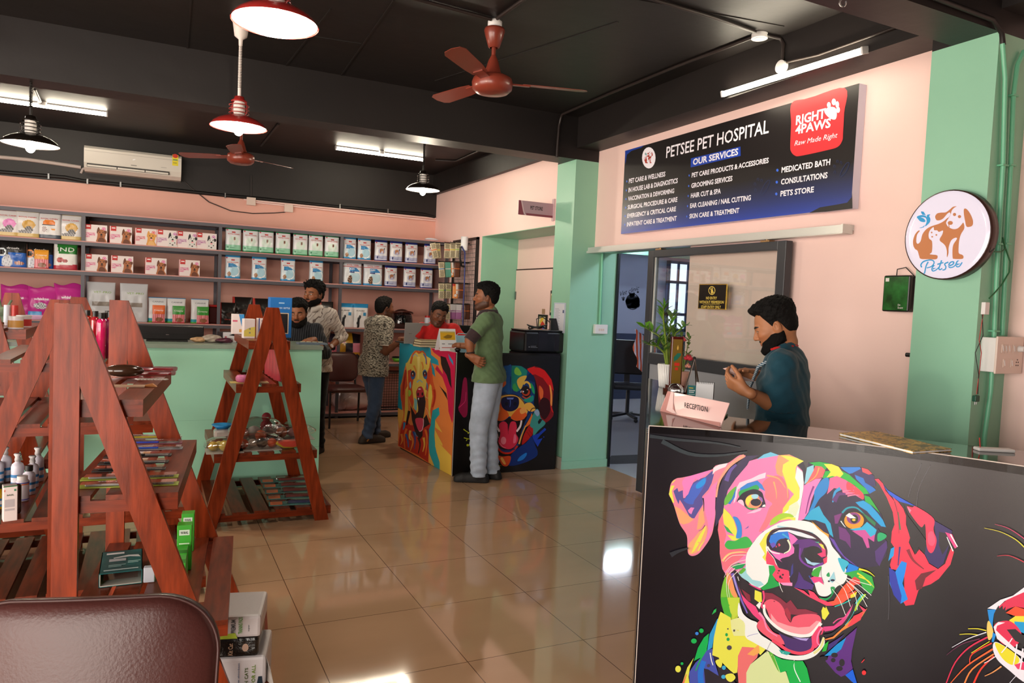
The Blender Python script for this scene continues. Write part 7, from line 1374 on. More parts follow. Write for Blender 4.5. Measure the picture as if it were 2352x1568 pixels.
for i in range(5):
    p = onM(655+6*i, zM[3], .8-.165*i); t = thing('brush_pack', f'{ORD[i]} flat brush pack from the back on the lowest shelf of the middle rack', 'pack', p, -.12, 'brush packs'); MB().box(-.18, .2, -.05, .05, 0, .004).build('backing_card', mat('card_teal', ('#4a7a74', '#2f6a66', '#8a6a62', '#96544a', '#4a5070')[i], .5, noise=(16, .3)), t)
    MB().box(-.17, -.09, -.035, .035, .0045, .007).build('tag', mat('tag_orange', '#d8744a', .5), t); MB().box(-.07, .17, -.025, .025, .004, .03, 0, .01).build('blister', clearw, t); MB().box(-.05, .15, -.014, .014, .005, .02).build('brush', mat('brush_red', '#8a4440', .5) if i < 4 else mat('brush_navy', '#3a3f6a', .5), t)
# ---- tall half rack by the chair
MR = Matrix.Translation(P1_) @ Matrix.Rotation(RZ1, 4, 'Z')
def onR(px, py, z): d = onz(px, py, z); return d+Vector((0, 0, .001))
RR = RZ1; cw2 = 'comb packs on the half rack'
zA, zB, zC_ = a_[0], b_[0], c_[0]
def comb(label, px, py, z, L, col, back=None, rz=0, teeth=True):
    t = thing('comb_pack', label, 'comb', onR(px, py, z), RR+rz, cw2); MB().box(-L/2, L/2, -.024, .024, 0, .003).build('backing_card', mat('card_'+(back or '#3a3634').lstrip('#'), back or '#3a3634', .5), t)
    b = MB().box(-L*.42, L*.1, -.012, .012, .003, .012, 0, .003); b.build('handle', mat('handle_'+col.lstrip('#'), col, .35), t)
    if teeth:
        c = MB().box(L*.1, L*.45, -.01, .004, .003, .008)
        for i in range(22): x = L*.11+L*.33*i/21; c.box(x, x+.003, -.02, -.009, .004, .007)
        c.build('teeth', mat('comb_metal', '#8a8684', .3, .8), t)
    MB().box(-L*.46, L*.48, -.022, .022, .0125, .0135).build('blister', clearw, t)
for i, (px, py, c) in enumerate(((352, 1006, '#c8b030'), (352, 1018, '#3a4ab8'), (350, 1031, '#2a50b8'))): comb(('teal and yellow comb pack at the back of the middle shelf', 'red and blue braided comb pack on the middle shelf', 'blue handled comb pack on the middle shelf')[i], px, py, zB, .24, c, ('#9a9490', '#8a5060', '#8a8a90')[i], 0)
for i, py in enumerate((1047, 1063, 1079)): comb(f'{ORD[i]} dark comb pack on the middle shelf of the half rack', 318-10*i, py, zB, .25, '#1c1a1a', '#2a2624')
for i, py in enumerate((1098, 1115)): comb(('upper','lower')[i]+' steel comb on a lime green card at the front of the middle shelf', 300-4*i, py, zB, .32, '#8a8684', '#9aa838')
t = thing('grooming_tool', 'brown glossy brush in a clear bag on the top shelf of the half rack', 'brush', onR(285, 868, zA), RR, None); MB().ball((0, 0, .03), (.075, .035, .026)).cyl((-.07, 0, .03), (-.15, .0, .03), .014, .011).build('brush', mat('brush_brown', '#3a2418', .15, coat=.5), t); MB().box(-.08, .11, -.05, .04, 0, .003).build('wrapper', clearw, t)
for i, (px, py) in enumerate(((352, 852), (345, 862))): t = thing('pink_comb', f'{ORD[i]} pink comb in a clear case on the top shelf of the half rack', 'comb', onR(px, py, zA), RR, cw2); MB().box(-.1, .1, -.014, .014, .001, .02, 0, .006).build('case', glass('pink_case', (.9, .5, .56), .08, .25), t); MB().box(-.09, .08, -.008, .008, .004, .012).build('comb', mat('comb_pink', '#b02a48', .35), t)
t = thing('clear_comb', 'clear plastic link comb at the front of the top shelf', 'comb', onR(352, 876, zA), RR, cw2); b = MB()
for i in range(9): b.ring([(-.05+.012*i+.008*math.cos(q), .009*math.sin(q), .008) for q in [k*PI/4 for k in range(8)]], .003, 5, closed=True)
b.build('links', mat('clear_links', '#b8b0a8', .15, spec=.7), t)
t = thing('orange_tag', 'pale packet with an orange corner on the top shelf of the half rack', 'packet', onR(300, 888, zA), RR); MB().box(-.08, .05, -.03, .03, 0, .004).build('packet', mat('packet_beige', '#b89a80', .3), t); MB().prism([(.05, 0), (.09, -.0), (.075, .012), (.05, .006)], -.012, .012).build('corner', mat('corner_orange', '#b87838', .4), t)
tp_ = onR(277, 1345, zC_); t = thing('teal_box', 'open teal carton with a brush picture lying on the low shelf of the half rack', 'box', tp_, RR+.12, None); w, L, h = .15, .26, .055; tm = mat('carton_teal', '#0f5a5c', .4)
MB().box(-w/2, w/2, 0, L, h-.003, h).box(-w/2, -w/2+.003, 0, L, 0, h).box(w/2-.003, w/2, 0, L, 0, h).box(-w/2, w/2, 0, L, 0, .003).box(-w/2, w/2, L-.003, L, 0, h).build('carton', tm, t); MB().box(-w/2+.003, w/2-.003, .0, L-.01, .003, .006).box(-w/2+.003, -w/2+.005, 0, L, .005, h-.004).build('inside', mat('carton_inside', '#c9c2b8', .7), t); MB().box(-w/2+.015, w/2-.015, .02, .1, .02, .046).build('inner_pack', clearw, t)
p = Print(lambda u, v, l: Vector((-w/2+u*w, v*L, h+.0004+l))); p.p('#d8dcdc', .3,.62,.7,.66,.95,.6,.9,.72,.65,.74,.3,.66).p('#e8e8e8', *R4(.12,.82,.55,.9)).p('#b8bcc0', *R4(.2,.48,.6,.6)).p('#9ac0bc', *R4(.65,.42,.95,.45)).p('#9ac0bc', *R4(.65,.36,.9,.39)).p('#9ac0bc', *R4(.2,.3,.6,.33)).p('#9ac0bc', *R4(.2,.24,.5,.27)).p('#c8d8d8', *R4(.1,.08,.9,.12)); p.build('printing', matte_print, t)
bx('small_box', 'small white and dark box behind the slanted leg of the half rack', 'box', onR(343, 1335, zC_), .04, .03, .06, mat('carton_grey', '#b8b8c4', .5), RR)
gw_ = mat('carton_green', '#38a028', .4)
for i, (px, py, w, h, tt) in enumerate(((431, 1262, .052, .17, 'WAHL'), (423, 1305, .056, .19, 'WAHL'), (416, 1322, .046, .115, 'PUPPY'), (412, 1352, .046, .125, 'PUPPY'), (403, 1375, .044, .09, 'PUPPY'))):
    t = bx('brush_box', ('tall green boxed brush farthest back on the low shelf', 'tall green boxed brush in front of the farthest one', 'smaller green boxed brush in the middle of the green row', 'second smaller green boxed brush, before the dark leg', 'smallest green box at the front of the green row')[i], 'box', onR(px, py, zC_), w, .055, h, gw_, RR, .002, 'green boxed brushes')
    if tt == 'WAHL': face(t, w, .055, h, [('#c8d8c8', R4(.15,.78,.85,.9)), ('#c8e8c0', R4(.15,.58,.85,.61)), ('#c8e8c0', R4(.15,.5,.75,.53)), ('#b8c8c0', R4(.6,.08,.78,.4))], [('#1c241c', 'WAHL', .24, .81, .06, .52)])
    else: face(t, w, .055, h, [('#2a6a1c', R4(0,.88,1,1)), ('#c8e8c0', R4(.2,.48,.7,.52))], [('#c8e8c0', 'PUPPY', .2, .7, .08, .6), ('#c8e8c0', 'SLICKER', .2, .58, .08, .6)])
# ---- wide rack: bottles
def bottle(label, px, py, z, H, r, m, cap, grp, kind='bottle'):
    t = thing('bottle', label, 'bottle', onz(px, py, z)+Vector((0, 0, .001)), 0, grp)
    if kind == 'tall': MB().lathe([(0, 0), (r, .002), (r, H*.78), (r*.9, H*.84), (r*.45, H*.87), (r*.45, H*.88)], seg=20).build('body', m, t); MB().cyl((0, 0, H*.875), (0, 0, H), r*.6).build('cap', cap, t)
    else:
        MB().lathe([(0, 0), (r, .003), (r, H*.62), (r*.85, H*.7), (r*.4, H*.76), (r*.4, H*.78)], seg=22).build('body', m, t)
        if kind == 'pump': MB().lathe([(r*.42, H*.77), (r*.5, H*.82), (r*.38, H*.9), (r*.62, H*.97), (r*.5, H), (0, H*.985)], seg=14).build('wrapped_pump', cap, t)
        else: MB().cyl((0, 0, H*.77), (0, 0, H*.95), r*.62).build('cap', cap, t)
        MB().lathe([(r+.0006, H*.12), (r+.0006, H*.2)], seg=22).lathe([(r+.0006, H*.34), (r+.0006, H*.42)], seg=22).build('label_band', mat('band_blue', '#2a72a8', .4), t); MB().lathe([(r+.0004, H*.22), (r+.0004, H*.33)], seg=22).build('label', mat('label_white', '#d4d0d8', .5, noise=(60, .25)), t)
gb_ = 'slim shampoo bottles on the wide rack'
for i, (px, py, c) in enumerate(((218, 810, '#b01a2a'), (231, 820, '#c01a58'), (240, 818, '#8a1a58'), (252, 812, '#c0301a'), (200, 806, '#b0301c'), (246, 806, '#a81a40'))):
    bottle(('slim red shampoo bottle with a black cap', 'slim pink shampoo bottle standing in front of the others', 'slim purple shampoo bottle behind the pink one', 'slim orange-red shampoo bottle by the wooden post', 'slim red bottle mostly hidden by the slanted board', 'slim crimson bottle at the back of the bottle group')[i], px, py+6, za, .225, .021, mat('liquid_'+c.lstrip('#'), c, .08, spec=.7, coat=.6), kb, gb_, 'tall')
wbm = mat('bottle_white', '#d0ccd8', .3); wrap = mat('pump_wrap', '#b8b4b4', .3, noise=(28, .75))
for i, (px, py, H, k) in enumerate(((12, 1105, .19, 'pump'), (40, 1122, .19, 'pump'), (74, 1118, .17, 'pump'), (86, 1105, .19, 'pump'), (66, 1135, .16, 'cap'), (-6, 1112, .17, 'pump'))):
    bottle(('white pump bottle with blue bands next to the rack leg', 'white pump bottle with a grey wrapped pump in the middle of the white row', 'white pump bottle half behind the black capped bottle', 'white pump bottle touching the dark rack post', 'cream bottle with a black cap among the pump bottles', 'white pump bottle cut by the edge of the picture')[i], px, py, zc, H, .03, wbm, wrap if k == 'pump' else kb, 'white bottles on the wide rack', k)
t = thing('powder_tub', 'white powder tub with an orange stripe and ribbed lid on the wide rack', 'tub', onz(51, 1150, zc)+Vector((0, 0, .001))); MB().lathe([(0, 0), (.03, .003), (.03, .1), (.024, .108)], seg=24).build('tub', mat('tub_cream', '#cfc6cc', .4), t); MB().cyl((0, 0, .106), (0, 0, .128), .0235, seg=22).build('lid', mat('lid_ribbed', '#d8d2d0', .4), t); MB().lathe([(.0305, .092), (.0305, .098)], seg=24).lathe([(.0305, .008), (.0305, .014)], seg=24).build('label_band', mat('band_violet', '#5a58a0', .4), t); MB().lathe([(.0304, .085), (.0304, .091)], seg=24).build('stripe', mat('stripe_orange', '#d86a3a', .5), t)
t = bx('herbal_box', 'white and green herbal box lettered BASIL at the front of the bottle shelf', 'box', onz(22, 1194, zc)+Vector((0, 0, .001)), .055, .05, .165, cw, .25); face(t, .055, .05, .165, [('#2f6a3a', R4(0,.97,1,1)), ('#b8b0b4', R4(.1,.4,.8,.62)), ('#b8b0b4', R4(.1,.3,.8,.36)), ('#d88a7a', R4(.05,.84,.15,.9)), ('#4a8a6a', R4(.75,.84,.9,.9))], [('#2a4a34', 'BASIL', .25, .72, .045, .5)])
bottle('black and yellow bottle at the edge of the bottle shelf', 0, 1168, zc, .13, .026, mat('bottle_yellow', '#c8a010', .35), kb, 'white bottles on the wide rack', 'cap')
bx('amber_bottle', 'dark amber bottle beside the herbal box', 'bottle', onz(40, 1178, zc)+Vector((0, 0, .001)), .03, .03, .14, mat('amber', '#2a1410', .15), 0, .008, None, 'body')
# ---- rack at the edge: tubs, tubes, key rings
onB = lambda px, dy, z=1.286: Vector((pxat(px, z, 5.15+dy)[0], 5.15+dy, z))
for i, (px, dy, c) in enumerate(((36, .1, '#b0803a'), (55, .3, '#b02a2a'))): t = thing('supplement_tub', ('white lidded tub with a tan label on the rack by the key rings', 'white lidded tub with a red label on the rack by the key rings')[i], 'tub', onB(px, dy), 0, 'tubs by the key rings'); MB().cyl((0, 0, 0), (0, 0, .06), .04).build('tub', mat('tub_cream', '#cfc6cc', .4), t); MB().cyl((0, 0, .06), (0, 0, .074), .042).build('lid', mat('lid_clear', '#c8c4c4', .3), t); MB().lathe([(.0405, .008), (.0405, .05)], seg=20).build('label', mat('tub_label_%d' % i, c, .5), t)
for i, (px, c) in enumerate(((34, '#b8302c'), (16, '#cfd4e0'))): t = thing('ointment_tube', ('red and white ointment tube standing on the edge rack', 'white ointment tube standing on the edge rack')[i], 'tube', onB(px, .45), 0, 'tubes on the edge rack'); MB().cyl((0, 0, .02), (0, 0, .13), .02, .018).build('tube', mat('tube_'+c.lstrip('#'), c, .4), t); MB().cyl((0, 0, 0), (0, 0, .02), .015).build('cap', mat('tub_cream', '#cfc6cc', .4), t)
t = bx('small_carton', 'small white carton with red letters under the edge rack shelf', 'box', onc(98, 6.4), .06, .05, .08, cw); face(t, .06, .05, .08, [], [('#c02a34', 'MI', .15, .4, .35, .7)])
kr = thing('key_ring', 'camouflage rabbit key ring hanging from the edge rack', 'key ring', dep(8, 735, 5.05)); cgm = mat('camo_toy', '#5a6a52', .6, noise=(24, .6)); MB().ball((0, 0, .0), (.045, .03, .05)).ball((.0, 0, .06), .035).cyl((-.015, 0, .08), (-.03, 0, .15), .012, .008).cyl((.018, 0, .08), (.045, 0, .14), .012, .008).ball((.05, 0, -.01), .02).build('figure', cgm, kr); MB().ring([(.03*math.cos(q), 0, -.1+.03*math.sin(q)) for q in [i*PI/10 for i in range(20)]], .004, 6, closed=True).build('ring', chrome, kr); MB().ring([(0, 0, -.05), (0, 0, -.07)], .004, 6).ring([(-.0, 0, .09), (-.01, .1, .12)], .002, 5).build('chain', chrome, kr)
# ---- packs on the floor by the half rack
def pack(label, z0, h, m, w, Dp, pxl, texts, shapes):
    p = onz(pxl, 1500, 0); q = dep(pxl, 1450, Dp); t = thing('training_pad_pack', label, 'pack', (q.x, q.y, z0), RZ1-.12, 'packs on the floor by the half rack'); MB().box(0, w, 0, .24, 0, h, 0, .012).build('pack', m, t)
    p = Print(lambda u, v, l: Vector((u*w, -l, v*h)), lift=.0006)
    for c, xy in shapes: p.p(c, *xy)
    for c, s, x, y, hh, ww in texts:
        g, gf = glyphs(s, .02); o = len(p.v); W0 = g[:, 0].max(); p.v += [tuple(p.place(x-b*hh, y+a/W0*ww, .0014)) for a, b in g]; p.f += [tuple(i+o for i in k) for k in gf]; p.c += [hexc(c)]*len(gf)
    p.build('printing', foil_print, t); return t
pwm = mat('pack_white', '#c9c4c6', .35, bump=(18, .3)); pbm = mat('pack_black', '#1a1816', .2, bump=(22, .8), spec=.6)
t = pack('big white pack of pads standing on the floor, torn film hanging off', .0, .2, pwm, .19, 2.72, 490, [('#6a8a2a', 'PERFECT FOR ALL', .8, .05, .07, .8), ('#5a6a3a', 'AND EVEN CATS', .66, .1, .06, .7), ('#4a5a78', 'Made with super absorbent', .5, .1, .03, .8), ('#3a3a40', 'TECHNOLOGY', .2, .1, .05, .6)], [('#b8c860', (.78,0,1,0,1,.3,.9,.35)), ('#22303c', (.84,.2,.93,.2,.95,.45,.93,.62,.86,.62,.83,.45))])
MB().add([(.19, .0, .2), (.21, -.03, .16), (.225, -.04, .1), (.21, -.02, .03), (.2, -.01, .0), (.19, .02, .02), (.19, .03, .16)], [(0, 1, 6), (1, 2, 6), (2, 3, 5, 6), (3, 4, 5)], 0, True).build('torn_film', mat('film_pale', '#b4aca4', .18), t)
pack('crinkled black pack lying between the white packs', .2, .075, pbm, .165, 2.72, 487, [('#b09078', 'Kit Cat', .45, .15, .1, .6)], [('#b89a88', tuple(c for q in disc2(.72, .5, .07, .2) for c in q))])
pack('white pack of premium training pads on top of the black pack', .275, .085, pwm, .165, 2.72, 492, [('#2a2a30', 'PREMIUM', .45, .25, .1, .6), ('#4a8a1f', 'TRAINING PADS', .6, .2, .09, .75), ('#6a6a70', 'super', .75, .3, .04, .3)], [('#a8c040', (.05,.0,.5,.0,.45,.25,.2,.22)), ('#20242a', R4(.05,.75,.3,.95))])
# ---- wire grid with hanging packets on the pet store wall
gd = thing('wire_grid', 'black wire grid panel on the pet store wall with long hooks', 'rack', (XP-.002, 8.8, .85)); y0, y1, h = -.42, .4, 1.52; fr = MB().box(-.03, 0, y0, y0+.035, 0, h).box(-.03, 0, y1-.02, y1, 0, h).box(-.03, 0, y0, y1, h-.03, h).box(-.03, 0, y0, y1, 0, .03); fr.build('frame', wm_, gd)
w1 = MB()
for i in range(17): y = y0+.04+(y1-y0-.06)*i/16; w1.box(-.012, -.008, y-.002, y+.002, .0, h)
for i in range(28): z = .03+(h-.06)*i/27; w1.box(-.016, -.012, y0, y1, z-.002, z+.002)
w1.build('wire_mesh', wm_, gd)
def pkt(c1, c2):
    def f(u, v):
        if v > .94: return '#2a2622'
        if .48 < v < .56: return c2
        if c1 == '#b8ab8c' and .14 < u < .86 and (.6 < v < .88 or .08 < v < .42) and (int(u*12)+int(v*16)) % 2: return '#3a342c'
        if c1 == '#d88a4a': return '#d8d0c8' if (u > .55 and v > .3) or ell(u, v, .5, .2, .25, .08) else '#b8302a' if ell(u, v, .55, .2, .18, .12) or (v > .8 and u < .4) else c1
        if c1 == '#c8c4c8' and v < .45: return c2
        return c1
    return f
PK = {'kraft_orange': ('#b8ab8c', '#c8623a'), 'kraft_yellow': ('#b8ab8c', '#c8b03a'), 'kraft_blue': ('#b8ab8c', '#3a78b8'), 'kraft_green': ('#b8ab8c', '#7aa03a'), 'snack_orange': ('#d88a4a', '#d88a4a'), 'snack_teal': ('#5a9a88', '#d8d0c8'), 'snack_violet': ('#c8c4c8', '#a86aa0'), 'snack_dark': ('#5a3424', '#b8602a')}
for k, (c1, c2) in PK.items(): kind(k, .075, .2, .014, pkt(c1, c2), wr=.001, nu=12, nv=18)
rows = [(556, [(1002, 'kraft_orange', .25), (1014, 'kraft_yellow', .12), (1030, 'kraft_orange', 0), (1041, 'kraft_yellow', 0), (1051, 'kraft_green', 0)]), (600, [(1017, 'kraft_blue', .12), (1024, 'kraft_green', .1), (1033, 'snack_teal', .08), (1040, 'snack_orange', .12), (1048, 'snack_dark', 0), (1054, 'snack_dark', 0)]), (649, [(1015, 'kraft_green', .04), (1025, 'kraft_blue', .02), (1035, 'kraft_green', .03), (1047, 'snack_orange', .03), (1056, 'snack_dark', 0)]), (697, [(1029, 'kraft_blue', .05), (1047, 'snack_violet', 0), (1057, 'snack_violet', 0), (1074, 'snack_dark', .05)])]
for r, (py, its) in enumerate(rows):
    for i, (px, k, tl_) in enumerate(its):
        Yp = 8.62+.0*i-.1*r*.2; p = ony(px, py, Yp+.012*i); o = put_bag(k, (p.x,), p.z-.2, '%s hanging packet of the %s row on the wire grid hooks' % (ORD[i], ('top', 'second', 'third', 'lowest')[r]), 'packets hanging on the wire grid', Y=Yp+.03*((i*7) % 4), name='treat_packet', cat='packet'); o.rotation_euler = (0, -tl_, -.25); q = Vector(o.location)+Vector((-.19*math.sin(tl_), 0, .19))-Vector(gd.location); MB().ring([(-.014, q.y, q.z+.006), (q.x-.03, q.y, q.z+.006), (q.x-.036, q.y, q.z+.018)], .003, 5).build('hook', wm_, gd)
rl_ = ony(1066, 575, 8.55); t = thing('paper_roll', 'white paper roll stuck upright on the wire grid', 'roll', rl_); MB().lathe([(.045, 0), (.045, .17), (.04, .17), (.04, 0)], seg=22).build('roll', mat('page_white', '#e4e6ea', .5), t)
pbp = [ony(*p, 8.5) for p in ((1060, 565), (1068, 580), (1067, 640), (1064, 700), (1062, 790))]; t = thing('leash', 'blue leash hanging down the wire grid in front of the hooks', 'leash', pbp[-1]); MB().ring([p-pbp[-1] for p in pbp], .009, 8).build('strap', mat('leash_blue', '#2f3a78', .5), t); MB().ring([ony(*p, 8.49)-pbp[-1] for p in ((1058, 566), (1056, 590), (1060, 610), (1066, 612))], .014, 8).build('harness', kb, t)
# ================================================================= people: bodies grown from rounded volumes (distance fields), then meshed
class Field:
    """Signed distance grid built from smoothly joined capsules and ellipsoids."""
    def __init__(s, lo, hi, h):
        s.lo = np.array(lo, 'f'); s.h = h; n = np.ceil((np.array(hi)-s.lo)/h).astype(int)+1; s.n = n; s.v = np.full(n, 1., 'f')
        s.ax = [s.lo[i]+h*np.arange(n[i], dtype='f') for i in range(3)]
    def _win(s, lo, hi, m):
        a = [max(0, int((lo[i]-m-s.lo[i])/s.h)) for i in range(3)]; b = [min(s.n[i], int((hi[i]+m-s.lo[i])/s.h)+2) for i in range(3)]
        if any(a[i] >= b[i] for i in range(3)): return None, None
        sl = tuple(slice(a[i], b[i]) for i in range(3)); return sl, np.meshgrid(*[s.ax[i][sl[i]] for i in range(3)], indexing='ij', sparse=True)
    def _mix(s, sl, d, k, sub):
        v = s.v[sl]
        if sub: d = -d; hh = np.clip(.5-.5*(v-d)/k, 0, 1) if k > 0 else None; s.v[sl] = (v*(1-hh)+d*hh+k*hh*(1-hh)) if k > 0 else np.maximum(v, d)
        else: hh = np.clip(.5+.5*(v-d)/k, 0, 1) if k > 0 else None; s.v[sl] = (v*(1-hh)+d*hh-k*hh*(1-hh)) if k > 0 else np.minimum(v, d)
    def cap(s, a, b, ra, rb=None, k=.02, sub=False):
        a, b = np.array(a, 'f'), np.array(b, 'f'); rb = ra if rb is None else rb; R_ = max(ra, rb)
        sl, g = s._win(np.minimum(a, b)-R_, np.maximum(a, b)+R_, 3*k+2*s.h)
        if sl is None: return s
        ab = b-a; L = max(1e-9, float(ab@ab)); p = [g[i]-a[i] for i in range(3)]; t = np.clip((p[0]*ab[0]+p[1]*ab[1]+p[2]*ab[2])/L, 0, 1)
        d = np.sqrt(sum((p[i]-t*ab[i])**2 for i in range(3)))-(ra+(rb-ra)*t); s._mix(sl, d, k, sub); return s
    def ell(s, c, r, k=.02, sub=False, M=None):
        c, r = np.array(c, 'f'), np.array(r, 'f'); R_ = float(r.max())
        sl, g = s._win(c-(R_ if M is not None else r), c+(R_ if M is not None else r), 3*k+2*s.h)
        if sl is None: return s
        p = [g[i]-c[i] for i in range(3)]
        if M is not None: p = [sum(M[j][i]*p[j] for j in range(3)) for i in range(3)]
        k0 = np.sqrt(sum((p[i]/r[i])**2 for i in range(3))); k1 = np.sqrt(sum((p[i]/r[i]**2)**2 for i in range(3)))+1e-9
        s._mix(sl, k0*(k0-1)/k1, k, sub); return s
    def xyz(s): return np.meshgrid(*s.ax, indexing='ij', sparse=True)
    def mesh(s):
        """Naive surface nets."""
        v = s.v; sg = v < 0; n = np.array(v.shape)-1
        cnt = np.zeros(n, 'f'); acc = np.zeros((*n, 3), 'f')
        C = [(i, j, k) for i in (0, 1) for j in (0, 1) for k in (0, 1)]
        S_ = lambda A, c: A[c[0]:c[0]+n[0], c[1]:c[1]+n[1], c[2]:c[2]+n[2]]
        for a in C:
            for x in range(3):
                if a[x] == 0:
                    b = list(a); b[x] = 1; va, vb = S_(v, a), S_(v, b); m = S_(sg, a) != S_(sg, b)
                    if not m.any(): continue
                    t = np.where(m, va/(va-vb+1e-12), 0)
                    for d in range(3): acc[..., d] += np.where(m, a[d]+(t if d == x else 0), 0)
                    cnt += m
        act = cnt > 0; idx = -np.ones(n, int); idx[act] = np.arange(act.sum()); P = np.argwhere(act)+acc[act]/cnt[act][:, None]
        P = s.lo+P*s.h; F = []
        for x in range(3):
            y, z = (x+1) % 3, (x+2) % 3; sl0 = [slice(1, -1)]*3; sl0[x] = slice(0, -1); sl1 = list(sl0); sl1[x] = slice(1, None)
            A, B_ = sg[tuple(sl0)], sg[tuple(sl1)]
            for fl in (0, 1):
                e = np.argwhere((A & ~B_) if fl else (~A & B_))
                if not len(e): continue
                e[:, y] += 1; e[:, z] += 1; q = []
                for dy, dz in ((-1, -1), (0, -1), (0, 0), (-1, 0)): w = e.copy(); w[:, y] += dy; w[:, z] += dz; q.append(idx[w[:, 0], w[:, 1], w[:, 2]])
                q = np.stack(q, 1); F.append(q if fl else q[:, ::-1])
        return P, np.concatenate(F)
def skin_mesh(name, parts, mats, parent, cols=None):
    """Joins (verts, faces, slot) into one smooth mesh; cols: vertex colours per part."""
    o = 0; V, Fc, mi, C = [], [], [], []
    for i, (P, F, m_) in enumerate(parts):
        V.append(P); Fc += (F+o).tolist(); mi += [m_]*len(F); o += len(P)
        if cols is not None: C.append(cols[i])
    V = np.concatenate(V); me = bpy.data.meshes.new(name); me.from_pydata(V.tolist(), [], Fc)
    for q in mats: me.materials.append(q)
    me.polygons.foreach_set('material_index', mi); me.polygons.foreach_set('use_smooth', [True]*len(Fc))
    if cols is not None:
        at = me.color_attributes.new('Col', 'FLOAT_COLOR', 'POINT'); c = np.ones((len(V), 4), 'f'); c[:, :3] = np.concatenate(C); at.data.foreach_set('color', c.ravel())
    me.update(); return link_mesh(name, me, parent)
v3 = lambda *a: np.array(a, 'f')
def unit(a): a = np.array(a, 'f'); return a/np.linalg.norm(a)
def rotM(yaw=0, pitch=0, roll=0): return np.array(Matrix.Rotation(yaw, 3, 'Z') @ Matrix.Rotation(pitch, 3, 'X') @ Matrix.Rotation(roll, 3, 'Y'), 'f')
def head_parts(skin, beard=0, stubble=0, hair_top=.03, hair_side=.009, seed=0, gaze=(0, 0), eyes_open=.5, tuft=0, jaw=1.0, hairline=.074, curl=0):
    """Head in its own frame, looking along +Y: (skin verts, faces, colours), hair, beard."""
    h = .0027; f = Field((-.1, -.125, -.2), (.1, .135, .15), h)
    def base(g):
        g.ell((0, -.012, .045), (.073, .094, .082), .01); g.ell((0, -.042, .0), (.06, .058, .06), .03); g.ell((0, .02, -.005), (.066, .07, .08), .03); g.ell((0, .03, -.05), (.052*jaw, .056, .058), .03); return g
    base(f)
    f.ell((0, .07, -.088), (.024, .02, .02), .025)                                     # chin
    for s in (-1, 1):
        f.cap((s*.052*jaw, -.01, -.05), (s*.02, .06, -.09), .022, .018, .03); f.ell((s*.044, .056, -.012), (.022, .026, .018), .025)   # jaw line, cheek bone
        f.cap((s*.012, .084, .03), (s*.04, .072, .028), .009, .008, .012)              # brow ridge
        f.ell((s*.031, .097, .009), (.017, .016, .0125), .012, True)                   # eye socket
        f.ell((s*.031, .0745, .009), (.0128,)*3, .004)                                 # eyeball
        f.cap((s*.018, .0845, .0155+.001*eyes_open), (s*.044, .078, .0145), .0036, .003, .004); f.cap((s*.018, .0835, .0045), (s*.043, .078, .004), .003, .0025, .004)   # lids
        f.ell((s*.0105, .094, -.024), (.0085, .0105, .0075), .006)                      # nostril wing
        f.ell((s*.075, -.012, -.002), (.009, .019, .031), .008, False, rotM(0, .12, s*.25)); f.ell((s*.083, -.006, .004), (.005, .009, .016), .004, True)   # ear
    f.cap((0, .081, .026), (0, .104, -.014), .0075, .0105, .012); f.ell((0, .105, -.0205), (.0105, .0105, .009), .008)   # nose
    for s in (-1, 1): f.ell((s*.006, .104, -.0295), (.0038, .0055, .004), .003, True)
    f.cap((-.021, .0795, -.054), (.021, .0795, -.054), .006, .006, .008); f.ell((0, .0885, -.0495), (.018, .0075, .0048), .006); f.ell((0, .0875, -.0595), (.0165, .0075, .0055), .006); f.cap((-.021, .0935, -.0548), (.021, .0935, -.0548), .0014, .0014, .003, True)
    f.ell((0, .092, -.072), (.016, .008, .006), .008, True)
    f.cap((0, -.024, -.03), (0, -.026, -.085), .047, .048, .03)                         # top of the neck
    P, F = f.mesh(); x, y, z = P.T; rn = np.random.default_rng(seed); c0 = np.array(hexc(skin)); C = np.tile(c0, (len(P), 1))
    C *= (1+.05*np.sin(x*90+seed)*np.sin(z*70+2*seed)*np.sin(y*60))[:, None]
    def blend(m, col, a=1): m = np.clip(m, 0, 1)[:, None]*a; C[:] = C*(1-m)+np.array(hexc(col) if isinstance(col, str) else col)*m
    front = np.clip((y-.03)/.03, 0, 1)
    blend(np.exp(-(((np.abs(x)-.046)/.022)**2+((z+.02)/.022)**2))*front, c0*np.array((1.12, .92, .88)), .7)                       # cheeks
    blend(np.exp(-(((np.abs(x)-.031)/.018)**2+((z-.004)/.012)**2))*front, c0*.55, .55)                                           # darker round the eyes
    lip = ((x/.0215)**2+((z+.0545)/.0088)**2 < 1) & (y > .078); C[lip] = c0*np.array((.95, .62, .62)); C[((x/.019)**2+((z+.0548)/.0016)**2 < 1) & (y > .075)] = c0*.22
    br = ((np.abs(x)-.031)/.021)**2+((z-.0325+.16*np.abs(np.abs(x)-.031))/.0052)**2 < 1; C[br & (y > .055)] = hexc('#0e0a09')
    for s in (-1, 1):
        de = np.sqrt((x-s*.031)**2+(y-.0745)**2+(z-.009)**2); eo = .0062*eyes_open+.0004; ey = (np.abs(de-.0128) < .0022) & (y > .078) & (((x-s*.031)/.0125)**2+((z-.0095)/eo)**2 < 1)
        C[ey] = hexc('#b8aca4'); ir = ey & ((x-s*.031-gaze[0])**2+(z-.009-gaze[1])**2 < .0057**2); C[ir] = hexc('#170d09'); ld = (np.abs(de-.0145) < .004) & (y > .076) & (np.abs(np.sqrt(((x-s*.031)/.0135)**2+((z-.0098)/(eo+.0015))**2)-1.05) < .2) & (z > .009); C[ld] = hexc('#140d0b')
    jl = lambda x, y, z: np.maximum(z+.024+.55*np.clip(y-.03, 0, 1)*.9, -(z+.135))      # below a line from ear to mouth corner
